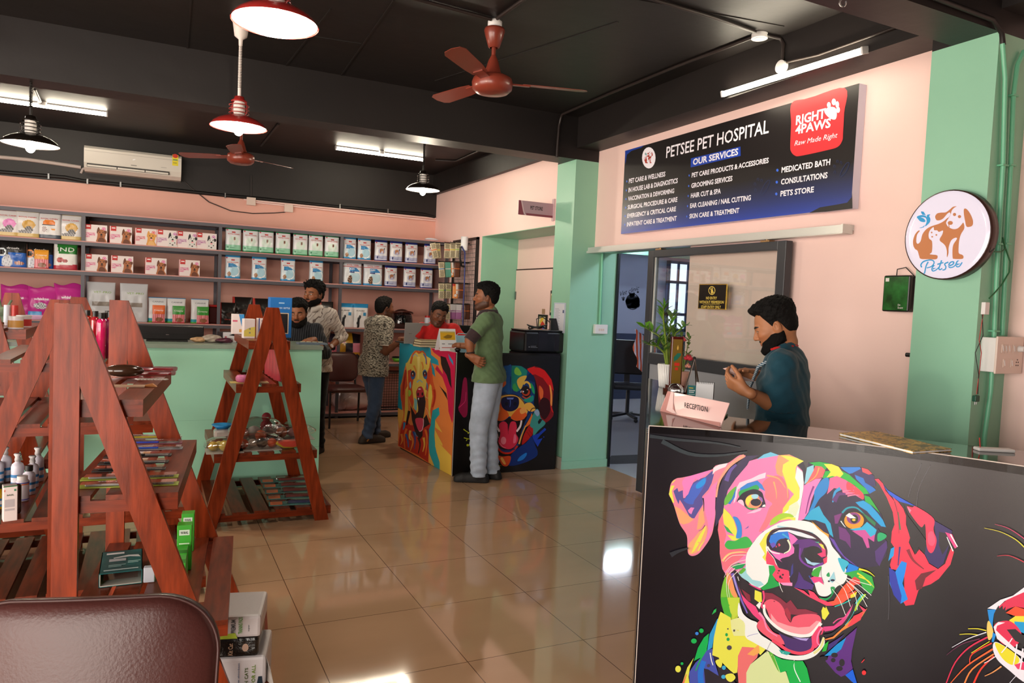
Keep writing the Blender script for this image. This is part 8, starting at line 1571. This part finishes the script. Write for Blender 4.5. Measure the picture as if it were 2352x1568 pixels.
    # moustache and stubble
    mu = np.exp(-((x/.026)**4+((z+.041-.0)/.0062)**2))*(y > .07)
    if stubble or beard:
        bm_ = np.clip(-jl(x, y, z)/.01, 0, 1)*(y > -.03)*(z > -.112+.35*(.07-y))*(1-np.exp(-((x/.02)**4+((z+.057)/.011)**4))); blend(bm_, '#120c0a', max(stubble, min(1, beard*1.5))); blend(mu, '#0e0908', .9)
    side_ = (np.abs(x) > .05) & (z < .07) & (z > -.04) & (y > -.03) & (y < .03); blend(np.where(side_, np.clip((.03-np.abs(z-.0)*.3)/.03, 0, 1), 0), '#130d0b', .45*(hair_side > .004))
    # hair cap
    g = base(Field((-.125, -.145, -.12), (.125, .15, .16), .0034)); X, Y_, Z = g.xyz(); phi = np.arctan2(np.abs(X), Y_+.01+0*X); ph = np.degrees(phi)
    hl = np.interp(ph, [0, 25, 45, 60, 74, 88, 98, 112, 130, 180], [hairline, hairline+.002, hairline-.004, .05, .012, -.02, .028, .0, -.055, -.065]); top = np.clip((Z-.035)/.07, 0, 1)
    nz = .0035*np.sin(X*150+seed)*np.sin(Y_*130+1.3*seed)*np.sin(Z*140)+.0022*np.sin(X*310+Y_*220)*np.sin(Z*260+Y_*190)
    if curl: nz = nz*2+curl*np.sin(X*95+seed)*np.sin(Y_*105)*np.sin(Z*100+seed)
    th = hair_side+(hair_top-hair_side)*top**.8+nz*(.4+top)+tuft*np.exp(-((Y_-.075)/.035)**2-((Z-.115)/.03)**2)*(1+.6*np.sin(X*160)); th = .0012+th*np.clip((Z-hl)/.035, .0, 1)**.7
    g.v = np.maximum(g.v-th, (hl-Z+.004*np.sin(X*120+seed))*.9).astype('f'); hair = g.mesh()
    bd = None
    if beard:
        b = Field((-.1, -.06, -.17), (.1, .135, .03), .003); base(b); b.ell((0, .07, -.088), (.024, .02, .02), .025)
        for s in (-1, 1): b.cap((s*.052*jaw, -.01, -.05), (s*.02, .06, -.09), .022, .018, .03)
        X, Y_, Z = b.xyz(); low = np.clip((-.05-Z)/.04, 0, 1); t = .003+beard*.011*low+.0015*np.sin(X*260)*np.sin(Z*240)*np.sin(Y_*250)
        m = np.maximum(jl(X, Y_, Z), -.035-Y_+0*X); mouth = .012-np.sqrt((X/1.9)**2+((Z+.056))**2)+0*Y_; m = np.maximum(m, np.where(Y_ > .04, mouth, -1)); m = np.maximum(m, np.where((Y_ > .06) & (Z > -.052), .025-np.abs(X)+0*Z, -1)*1.0)
        m = np.maximum(m, -.114+.35*(.07-Y_)-Z); t = .0012+t*np.clip(-m/.014, 0, 1); b.v = np.maximum(b.v-t, m).astype('f'); b.ell((0, .0895, -.0405), (.025, .0065, .0055), .004)
        bd = b.mesh()
    return (P, F, C), hair, bd
def hand_parts(w, d, n, right, curl, spread=1.0, thumb=.6, sc=1.0):
    """Hand from wrist w, fingers along d, palm facing n."""
    d, n = unit(d), unit(n); n = unit(n-d*float(n@d)); t = -np.cross(n, d) if right else np.cross(n, d); w = np.array(w, 'f'); h = .0034
    f = Field(w-.0-.15*sc*np.ones(3), w+.15*sc*np.ones(3), h); q = lambda a, b, c: w+(d*a+t*b+n*c)*sc
    for b in (-.026, -.009, .009, .026): f.cap(q(.012, b*.75, 0), q(.082, b, 0), .0145*sc, .0115*sc, .014)
    f.cap(q(-.03, 0, 0), q(.02, 0, 0), .0255*sc, .024*sc, .018); f.ell(q(.035, .024, .008), (.017*sc,)*3, .016)
    if np.isscalar(curl): curl = [curl]*4
    for (b, L, r), c in zip(((.0285, .072, .0093), (.0095, .08, .0097), (-.0095, .075, .0093), (-.028, .058, .0082)), curl):
        p = np.array(q(.082, b, 0)); a = c*.8; sp_ = (b*2.2*spread)
        for i, (fr, ad) in enumerate(((.46, 0), (.3, c*1.0), (.24, c*.8))):
            a2 = a+ad; dd = unit(d*math.cos(a2)+n*math.sin(a2)+t*sp_); e = p+dd*L*fr*sc; f.cap(p, e, (r-.0007*i)*sc, (r-.0007*(i+1))*sc, .004); p = e; a = a2
    p = np.array(q(.022, .026, .008)); a = thumb
    for L, r in ((.042, .0125), (.032, .0105), (.026, .0092)):
        dd = unit(d*math.cos(a)+t*math.sin(a)*.85+n*.35); e = p+dd*L*sc; f.cap(p, e, r*sc, (r-.0012)*sc, .006); p = e; a -= .22
    return f.mesh()
skin_m = mat_attr('skin', .5, .4); hair_m = mat('black_hair', '#0a0807', .75, spec=.2, bump=(220, .4)); beard_m = mat('beard_hair', '#0a0706', .8, spec=.15, bump=(260, .4))
def person(label, loc, heading, H, skin, shirt_m, trouser_m, shoe_m, arms, feet, sleeve=.5, hem=.48, lean=(0, 0), head=(0, 0, 0), head_kw={}, hip_turn=0, girth=1.0, shoulder=.165, collar=None, long_sleeve_roll=0, shoe_h=.07, trouser_w=1.0, low=0.0, seed=1, head_sc=1.0, neck=True, gather=0):
    """Standing person facing «heading» (world direction); arms: side -> (elbow, wrist, finger dir, palm normal, curl) in body frame (x right, y ahead)."""
    rz = math.atan2(-heading[0], heading[1]); t = thing('person', label, 'person', (loc[0], loc[1], 0), rz); g = girth
    lx, ly = lean; zp, zc, zs, zn = .52*H, .73*H, .815*H, .845*H
    at = lambda z: np.array((lx*max(0, (z-zp)/(zs-zp)), ly*max(0, (z-zp)/(zs-zp)), z), 'f')
    cyaw, sy = math.cos(hip_turn), math.sin(hip_turn)
    S = {k: at(zs)+v3((1 if k == 'R' else -1)*shoulder, -.005, -.015) for k in 'LR'}
    hd = at(H-.155)+v3(0, .03+.35*ly*.0, 0)+v3(lx*.15, ly*.12, 0); M = rotM(head[0], head[1], head[2])
    # --- body (skin): trunk, legs, arms
    f = Field((-.62, -.62, .03), (.62, .72, H-.1), .0095)
    f.ell(at(zc), (.145*g, .095*g, .16), .03); f.ell(at(.6*H), (.13*g, .095*g, .15), .05); f.ell((0, 0, zp), (.145*g, .1*g, .1), .05); f.cap(S['L'], S['R'], .048, .048, .04); f.cap(at(zs), at(zn)+v3(0, .0, 0), .06, .053, .05); f.cap(at(zn), hd+M@v3(0, -.022, -.05)*head_sc, .053, .048, .03)
    hips = {'R': v3(.085, 0, .5*H), 'L': v3(-.085, 0, .5*H)}; knees = {}
    for k in 'LR':
        ft = feet[k]; fx = v3(ft[0], ft[1], .075); kn = (hips[k]+fx)/2+v3(0, .03, .01); kn[2] = .275*H; knees[k] = kn; f.cap(hips[k], kn, .078, .052, .03); f.cap(kn, fx, .05, .036, .02)
    for k in 'LR':
        el, wr = v3(*arms[k][0]), v3(*arms[k][1]); f.cap(S[k], el, .046, .038, .03); m_ = el*.7+wr*.3; f.cap(el, m_, .037, .037, .015); f.cap(m_, wr, .037, .0245, .015)
    P, F = f.mesh(); c0 = np.array(hexc(skin)); parts = [(P, F, 0)]; cols = [np.tile(c0, (len(P), 1))]
    for k in 'LR':
        a = arms[k]; Ph, Fh = hand_parts(a[1], a[2], a[3], k == 'R', a[4], *(a[5:] if len(a) > 5 else ())); parts.append((Ph, Fh, 0)); ch = np.tile(c0, (len(Ph), 1)); nn = unit(a[3]); pal = np.clip(((Ph-v3(*a[1]))@nn)/.012, 0, 1)[:, None]; cols.append(ch*(1-.25*pal)+np.array(hexc('#b07858'))*.25*pal)
    (Ph, Fh, Ch), hair, bd = head_parts(skin, seed=seed, **head_kw); tf = lambda Q: (Q*head_sc)@M.T+hd; parts.append((tf(Ph), Fh, 0)); cols.append(Ch)
    skin_mesh('body', parts, [skin_m], t, cols)
    skin_mesh('hair', [(tf(hair[0]), hair[1], 0)], [hair_m], t)
    if bd is not None and len(bd[0]): skin_mesh('beard', [(tf(bd[0]), bd[1], 0)], [beard_m], t)
    # --- shirt
    f = Field((-.45, -.4, hem*H-.02), (.45, .45, H-.1), .008)
    f.ell(at(zc), (.17*g, .118*g, .17), .03); f.ell(at(.62*H)+v3(0, .008, 0), (.16*g, .122*g, .17), .06); f.ell(v3(0, .0, zp), (.168*g, .124*g, .15), .06); f.ell(v3(0, 0, hem*H), (.172*g, .128*g, .1), .05)
    f.cap(S['L'], S['R'], .06, .06, .05); f.cap(at(zs), at(zn), .075, .064, .05); f.ell(at(zs-.03)+v3(0, -.035, 0), (.13*g, .07, .07), .05)
    for k in 'LR':
        el, wr = v3(*arms[k][0]), v3(*arms[k][1]); w_ = 1.0 if sleeve <= 1 else .95; e1 = S[k]+(el-S[k])*min(1, sleeve); f.cap(S[k], e1, .066*w_, (.066 if sleeve < .8 else .056)*w_, .03)
        if sleeve > 1: e2 = el+(wr-el)*(sleeve-1); f.cap(el, e2, .054, .047, .02)
    for k in 'LR': hp_ = v3((.085 if k == 'R' else -.085), 0, .5*H); f.cap(hp_+v3(0, 0, .04), hp_+v3(0, .006, -.09), .112*trouser_w, .108*trouser_w, .04)
    X, Y_, Z = f.xyz(); f.v = f.v+(.0045*np.sin(Z*38+X*26+seed)*np.sin(X*33-Z*17+Y_*22+seed)+.0025*np.sin(Z*85+X*60+2*seed)*np.sin(Y_*70-X*50)).astype('f')*(1 if not gather else 1.5)
    f.v = np.maximum(f.v, hem*H-Z+0*X+0*Y_)
    for k in 'LR':                                    # cut the cuffs square
        el, wr = v3(*arms[k][0]), v3(*arms[k][1])
        if sleeve <= 1: p0, dr = S[k]+(el-S[k])*sleeve, unit(el-S[k])
        else: p0, dr = el+(wr-el)*(sleeve-1), unit(wr-el)
        pl_ = (X-p0[0])*dr[0]+(Y_-p0[1])*dr[1]+(Z-p0[2])*dr[2]; near = np.sqrt((X-p0[0])**2+(Y_-p0[1])**2+(Z-p0[2])**2) < .1; side = (X-S[k][0]*.8)*(1 if k == 'R' else -1) > 0; f.v = np.where(near & side & (pl_ > -.05), np.maximum(f.v, pl_), f.v)
    nk = at(zn)+v3(0, .012, .0); f.ell(nk+v3(0, .01, .035), (.062, .066, .05), .006, True)
    sh = skin_mesh('shirt', [(*f.mesh(), 0)], [shirt_m], t)
    if collar:
        cm_, kind_ = collar; cb = MB(); r0 = .066
        if kind_ == 'band': cb.ring([tuple(at(zn)+v3((r0)*math.cos(a), .012+(r0+.004)*math.sin(a), -.004+.012*math.sin(a)*-1)) for a in [i*2*PI/28 for i in range(28)]], .0085, 8, closed=True)
        else:
            vs, fs = [], []; N = 30
            for i in range(N+1):
                a = PI/2+.16+(2*PI-.32)*i/N; dx, dy = math.cos(a), math.sin(a); fr = max(0, dy)**2
                for rr_, zz in ((r0-.002, -.012), (r0+.001, .022-.022*fr), (r0+.012, .02-.024*fr), (r0+.026+.012*fr, -.022-.03*fr)): vs.append(tuple(at(zn)+v3(rr_*dx, .012+rr_*dy*1.04, zz)))
            for i in range(N):
                for j in range(3): fs.append((i*4+j, (i+1)*4+j, (i+1)*4+j+1, i*4+j+1))
            cb.add(vs, fs, 0, True)
        co = cb.build('collar', cm_, t)
        if kind_ != 'band': co.modifiers.new('thick', 'SOLIDIFY').thickness = .004
    # --- trousers and shoes
    f = Field((-.36, -.36, .04), (.36, .4, .6*H), .008); f.ell((0, 0, zp+.01), (.158*g, .116*g, .12), .04); f.cap((0, 0, zp+.04), (0, 0, zp+.09), .12*g, .12*g, .04)
    for k in 'LR':
        ft = feet[k]; an = v3(ft[0], ft[1]-.01, .075); f.cap(hips[k], knees[k], .094*trouser_w, .072*trouser_w, .03); f.cap(knees[k], an, .07*trouser_w, .06*trouser_w, .02)
    X, Y_, Z = f.xyz(); amp = np.clip((.62-Z)/.5, .25, 1)
    f.v = (f.v+amp*(.005*np.sin(Z*52+seed)*np.sin(X*40+Z*11)+.004*np.sin(Z*95+X*50+Y_*30))).astype('f'); f.v = np.maximum(np.maximum(f.v, .055-Z+0*X+0*Y_), Z-min(zp+.075, hem*H+.035)+0*X+0*Y_)
    skin_mesh('trousers', [(*f.mesh(), 0)], [trouser_m], t)
    for k in 'LR':
        ft = feet[k]; a = ft[2] if len(ft) > 2 else 0; dx, dy = -math.sin(a), math.cos(a); c = v3(ft[0], ft[1], 0); pt = lambda u, z, s=0: c+v3(dx*u+dy*s, dy*u-dx*s, z)
        f = Field(c+v3(-.22, -.22, -.01), c+v3(.22, .26, .16), .006); f.cap(pt(-.06, .045), pt(.0, .05), .04, .043, .02); f.cap(pt(.0, .05), pt(.13, .04), .043, .038, .02); f.cap(pt(.13, .036), pt(.17, .034), .038, .032, .02); f.cap(pt(-.03, .06), pt(-.03, shoe_h+.03), .042, .04, .02)
        f.cap(pt(-.065, .018), pt(.165, .018), .043, .04, .012); X, Y_, Z = f.xyz(); f.v = np.maximum(f.v, .002-Z+0*X+0*Y_); P, F = f.mesh(); sole = (P[F].mean(1)[:, 2] < .022); so = skin_mesh('shoe', [(P, F[~sole], 0), (P, F[sole], 1)], list(shoe_m), t)
    return t
def cloth(name, col, rough=.85, n=None, **k): return mat(name, col, rough, spec=.2, noise=n or (22, .08), bump=(120, .12), sheen=.15, **k)
def striped(m, col2, scale, axis, width=.5, dist=0):
    """Woven stripes of a second colour."""
    n = m.node_tree; b = n.nodes['Principled BSDF']; tc = n.nodes.new('ShaderNodeTexCoord'); w = n.nodes.new('ShaderNodeTexWave'); w.bands_direction = axis; w.inputs['Scale'].default_value = scale; w.inputs['Distortion'].default_value = dist; w.inputs['Detail'].default_value = 2
    r = n.nodes.new('ShaderNodeValToRGB'); r.color_ramp.interpolation = 'LINEAR'; r.color_ramp.elements[0].position = width; r.color_ramp.elements[1].position = min(1, width+.04); r.color_ramp.elements[0].color = (0, 0, 0, 1); r.color_ramp.elements[1].color = (1, 1, 1, 1)
    mx = n.nodes.new('ShaderNodeMix'); mx.data_type = 'RGBA'; old = b.inputs['Base Color'].links[0].from_socket; n.links.new(tc.outputs['Object'], w.inputs[0]); n.links.new(w.outputs['Fac'], r.inputs[0]); n.links.new(r.outputs[0], mx.inputs[0]); n.links.new(old, mx.inputs[6]); mx.inputs[7].default_value = (*hexc(col2), 1); n.links.new(mx.outputs[2], b.inputs['Base Color']); return m
blk_shoe = (mat('shoe_black', '#131214', .6, noise=(30, .1)), mat('sole_black', '#1a1a1c', .7)); brn_shoe = (mat('clog_brown', '#2e231d', .6), mat('sole_brown', '#241c18', .7))
SK1, SK2, SK3 = '#8a5538', '#a06a48', '#6e422c'
def tw(v, heading):   # world direction -> body frame (x right, y ahead)
    a = unit((heading[0], heading[1], 0)); r_ = np.array((a[1], -a[0], 0)); return v3(v[0]*r_[0]+v[1]*r_[1], v[0]*a[0]+v[1]*a[1], v[2])
def local(p, loc, heading): return tw(np.array(p)-np.array((loc[0], loc[1], 0)), heading)
# ---------------------------------------------------------------- the six people
# man in green at the painted store counter
hd_ = (-.80, .60); L0 = (2.665, 5.83); G = lambda x, y, D: tuple(local(dep(x, y, D), L0, hd_))
gs = cloth('green_shirt', '#5d7452', .8); jeans_l = cloth('pale_jeans', '#a9b6c8', .85, (9, .16))
gm = person('man in a green shirt and pale jeans, hand on hip, at the painted store counter', L0, hd_, 1.76, SK1, gs, jeans_l, blk_shoe,
    {'L': (G(1078, 782, 6.2), G(1081, 818, 6.2), (-.1, -.85, -.35), (.9, -.1, .1), (.5, .6, .7, .8)), 'R': ((.27, .16, 1.16), (.22, .37, 1.165), (.0, 1, -.05), (0, 0, -1), .25)},
    {'L': (-.09, .05, .25), 'R': (.08, -.03, -.1)}, sleeve=.62, hem=.50, lean=(.0, .02), head=(.22, .04, 0), head_kw=dict(stubble=.75, hair_top=.024, hair_side=.006, tuft=.008, gaze=(.0, 0)), collar=(striped(cloth('plaid_cloth', '#1d1a24', .8), '#6a4a40', 30, 'Z', .85), 'open'), girth=1.0, trouser_w=1.16, seed=3)
# plaid undershirt sleeve and bangle of the same man
el, wr = np.array(G(1078, 782, 6.2)), np.array(G(1081, 818, 6.2)); S_ = np.array((-.165, .015, .815*1.76-.015))
cu = MB().ring([tuple(S_+(el-S_)*.6), tuple(S_+(el-S_)*.8), tuple(el*.98+wr*.02)], [.06, .058, .054], 16); cu.build('undershirt_sleeve', MATS['plaid_cloth'], gm)
MB().ring([tuple(wr+.03*unit(el-wr)+.034*(math.cos(a)*unit(np.cross(el-wr, (0, 0, 1.)))+math.sin(a)*unit(np.cross(el-wr, np.cross(el-wr, (0, 0, 1.)))))) for a in [i*2*PI/20 for i in range(20)]], .006, 8, closed=True).build('bangle', mat('dark_bangle', '#241410', .4), gm)
# man behind the reception
hr = unit((-.66, .75)); q = dep(1812, 850, 3.55); LR_ = (q.x, q.y); Rr = lambda x, y, D: tuple(local(dep(x, y, D), LR_, hr))
teal = cloth('teal_scrubs', '#123a48', .75, (14, .08)); dark_t = cloth('dark_trousers', '#10161c', .85)
rm = person('man in teal scrubs standing behind the reception counter reading a slip of paper', LR_, hr, 1.665, SK2, teal, dark_t, blk_shoe,
    {'L': (Rr(1788, 935, 3.5), Rr(1712, 897, 3.42), (.25, .8, .35), (.75, -.25, .55), (.55, .6, .7, .8)), 'R': (Rr(1822, 925, 3.95), Rr(1742, 862, 3.8), (-.4, .85, .1), (-.7, .2, -.45), (.5, .55, .6, .7))},
    {'L': (-.1, .02), 'R': (.1, .0)}, sleeve=.95, hem=.45, lean=(0, .03), head=(0, -.42, 0), head_kw=dict(beard=.65, hair_top=.027, hair_side=.004, tuft=.01, hairline=.084, eyes_open=.1, gaze=(0, -.002)), girth=1.04, seed=5)
red_tee = cloth('red_tee', '#b01a18', .8)
nkp = np.array((0, .03, .845*1.665)); MB().ring([tuple(nkp+v3(.067*math.cos(a), .012+.07*math.sin(a), .008-.012*math.sin(a))) for a in [i*2*PI/24 for i in range(24)]], .009, 8, closed=True).build('tee_collar', red_tee, rm)
ly_ = striped(cloth('lanyard_cloth', '#20506a', .6), '#c8ccd0', 40, 'Z', .6)
for s in (-1, 1):
    pts = [nkp+v3(s*.055, -.05, .0), nkp+v3(s*.085, .03, -.03), nkp+v3(s*.08, .11, -.09), nkp+v3(s*.05, .145, -.2), nkp+v3(s*.015, .15, -.3)]; b = MB(); 
    for a, c in zip(pts[:-1], pts[1:]): b.bar(a, c+unit(c-a)*.004, .018, .003, (s*.4, .8, .3))
    b.build('lanyard', ly_, rm)
w_ = np.array(Rr(1742, 862, 3.8)); MB().ring([tuple(w_+v3(.032*math.cos(a), -.03+.012*math.sin(a), .032*math.sin(a))) for a in [i*2*PI/18 for i in range(18)]], .003, 6, closed=True).build('bracelet', mat('silver', '#c8c8c8', .25, 1), rm)
pp = [dep(1660, 846, 3.5), dep(1682, 841, 3.5), dep(1700, 862, 3.5), dep(1735, 862+14, 3.55), dep(1713, 875, 3.5), dep(1688, 862, 3.48)]; pb_ = MB().add([tuple(p) for p in pp], [(0, 1, 2, 5), (5, 2, 3, 4)]); po_ = pb_.build('paper_slip', mat('slip_paper', '#e8c9c2', .7)); po_.modifiers.new('t', 'SOLIDIFY').thickness = .0008; tag(po_, 'folded pinkish paper slip held by the man in teal scrubs', 'paper')
# man in the patterned polo
hp = unit((.93, .30)); LP_ = (2.17, 7.80); Pp = lambda x, y, D: tuple(local(dep(x, y, D), LP_, hp))
polo = cloth('melange_polo', '#8a8272', .85); n = polo.node_tree; b_ = n.nodes['Principled BSDF']; tcx = n.nodes.new('ShaderNodeTexCoord'); mpx = n.nodes.new('ShaderNodeMapping'); mpx.inputs['Scale'].default_value = (1, 1, 2.2); tnx = n.nodes.new('ShaderNodeTexNoise'); tnx.inputs['Scale'].default_value = 48; tnx.inputs['Detail'].default_value = 3; rx = n.nodes.new('ShaderNodeValToRGB')
rx.color_ramp.elements[0].position = .42; rx.color_ramp.elements[0].color = (*hexc('#3a362f'), 1); rx.color_ramp.elements[1].position = .56; rx.color_ramp.elements[1].color = (*hexc('#b5ad9c'), 1); n.links.new(tcx.outputs['Object'], mpx.inputs[0]); n.links.new(mpx.outputs[0], tnx.inputs[0]); n.links.new(tnx.outputs['Fac'], rx.inputs[0]); n.links.new(rx.outputs[0], b_.inputs['Base Color'])
jeans_b = cloth('blue_jeans', '#3d4f6a', .85, (6, .3))
pm = person('man in a grey patterned polo and blue jeans leaning to the laptop, seen from behind', LP_, hp, 1.60, SK3, polo, jeans_b, brn_shoe,
    {'R': (Pp(886, 808, 7.85), Pp(925, 778, 7.75), (.1, 1, .05), (-.2, 0, -1), .35), 'L': ((-.28, .12, 1.0), (-.2, .34, 1.06), (.2, 1, 0), (0, 0, -1), .3)},
    {'L': (-.08, .12, .1), 'R': (.1, -.1, -.15)}, sleeve=.78, hem=.45, lean=(.01, .06), head=(-.1, .0, 0), head_kw=dict(stubble=.6, hair_top=.014, hair_side=.007, tuft=.006), collar=(mat('white_rib', '#cfc6ba', .8), 'open'), girth=1.1, trouser_w=1.0, seed=8)
el, S_ = np.array(Pp(886, 808, 7.85)), np.array((.165+.01, .055, .815*1.60-.015)); MB().ring([tuple(S_+(el-S_)*.755), tuple(S_+(el-S_)*.79)], [.069, .069], 16).build('cuff', MATS['white_rib'], pm)
for s, (fx, fy) in (('R', (.1, -.1)),): MB().bar((fx+.045, fy-.04, .03), (fx+.046, fy+.01, .085), .014, .006, (1, 0, 0)).build('clog_strap', mat('tan_strap', '#a8743c', .5), pm)
# man in the white printed shirt
hw = unit((-.62, -.78)); LW_ = (1.44, 7.36); Ww = lambda x, y, D: tuple(local(dep(x, y, D), LW_, hw))
wsh = striped(cloth('white_print_shirt', '#c9bfb6', .8), '#6a5a54', 11, 'DIAGONAL', .93, 9); blk_t = cloth('black_trousers', '#100f12', .85)
wm = person('man in a white printed shirt with a watch standing at the mint counter end', LW_, hw, 1.715, SK1, wsh, blk_t, blk_shoe,
    {'L': (Ww(786, 772, 7.35), Ww(752, 802, 7.1), (.5, .5, -.7), (.2, -.9, -.1), (.5, .6, .6, .7)), 'R': ((.26, .0, 1.13), (.2, .22, 1.02), (-.2, .8, -.4), (-.5, -.2, -.8), .5)},
    {'L': (-.09, .02, .1), 'R': (.09, .0, -.1)}, sleeve=1.42, hem=.475, lean=(0, 0), head=(-.2, .0, 0), head_kw=dict(beard=.45, hair_top=.036, hair_side=.01, curl=.008, gaze=(.004, 0)), collar=(mat('white_cotton', '#d2c8c0', .8, noise=(20, .05)), 'open'), girth=1.0, seed=11)
w_ = np.array(Ww(752, 802, 7.1)); e_ = np.array(Ww(786, 772, 7.35)); d_ = unit(e_-w_); c_ = w_+d_*.035; n1 = unit(np.cross(d_, (0, 0, 1.))); n2 = np.cross(d_, n1)
wt = MB().ring([tuple(c_+.031*(math.cos(a)*n1+math.sin(a)*n2)) for a in [i*2*PI/20 for i in range(20)]], .007, 8, closed=True).build('watch_strap', mat('watch_black', '#141214', .4), wm)
cf_ = tw(np.array((-.2, -.97, 0)), hw); cf_ = unit(cf_-d_*float(cf_@d_)); MB().cyl(tuple(c_+cf_*.03), tuple(c_+cf_*.043), .02).build('watch_case', mat('steel', '#9b9b9b', .3, 1), wm)
# man in the dark pinstripe shirt
hk = unit((-.42, -.9)); LK = (1.235, 7.05); dks = striped(cloth('dark_pinstripe', '#14151a', .75), '#4a4c52', 16, 'X', .94)
dm = person('man in a dark pinstripe shirt with a full beard looking down behind the mint counter', LK, hk, 1.535, SK1, dks, blk_t, blk_shoe,
    {'L': ((-.27, .06, 1.03), (-.2, .26, 1.16), (.3, .9, -.1), (.3, 0, -1), .4), 'R': ((.27, .06, 1.03), (.2, .26, 1.16), (-.3, .9, -.1), (-.3, 0, -1), .4)},
    {'L': (-.09, 0), 'R': (.09, 0)}, sleeve=1.4, hem=.46, head=(.1, -.16, .04), head_kw=dict(beard=.9, hair_top=.03, hair_side=.008, eyes_open=.25, gaze=(0, -.002)), collar=(mat('dark_cotton', '#17181e', .8), 'band'), girth=1.0, seed=14)
# man in the red T-shirt behind the laptop
hq = unit((-.25, -.97)); q = dep(1014, 770, 7.75); LQ = (q.x-.03, q.y); Qq = lambda x, y, D: tuple(local(dep(x, y, D), LQ, hq))
qm = person('man in a red T-shirt leaning over the painted store counter behind the laptop', LQ, hq, 1.57, SK3, red_tee, blk_t, blk_shoe,
    {'L': ((-.26, .16, 1.12), (-.05, .3, 1.145), (.9, .45, 0), (0, 0, -1), .4), 'R': ((.26, .14, 1.12), (.08, .3, 1.145), (-.8, .5, 0), (0, 0, -1), .4)},
    {'L': (-.1, -.02), 'R': (.1, -.02)}, sleeve=.75, hem=.46, lean=(.02, .09), head=(.22, -.3, -.22), head_kw=dict(stubble=.45, hair_top=.02, hair_side=.006, eyes_open=.3, gaze=(0, -.003)), girth=1.05, seed=17)
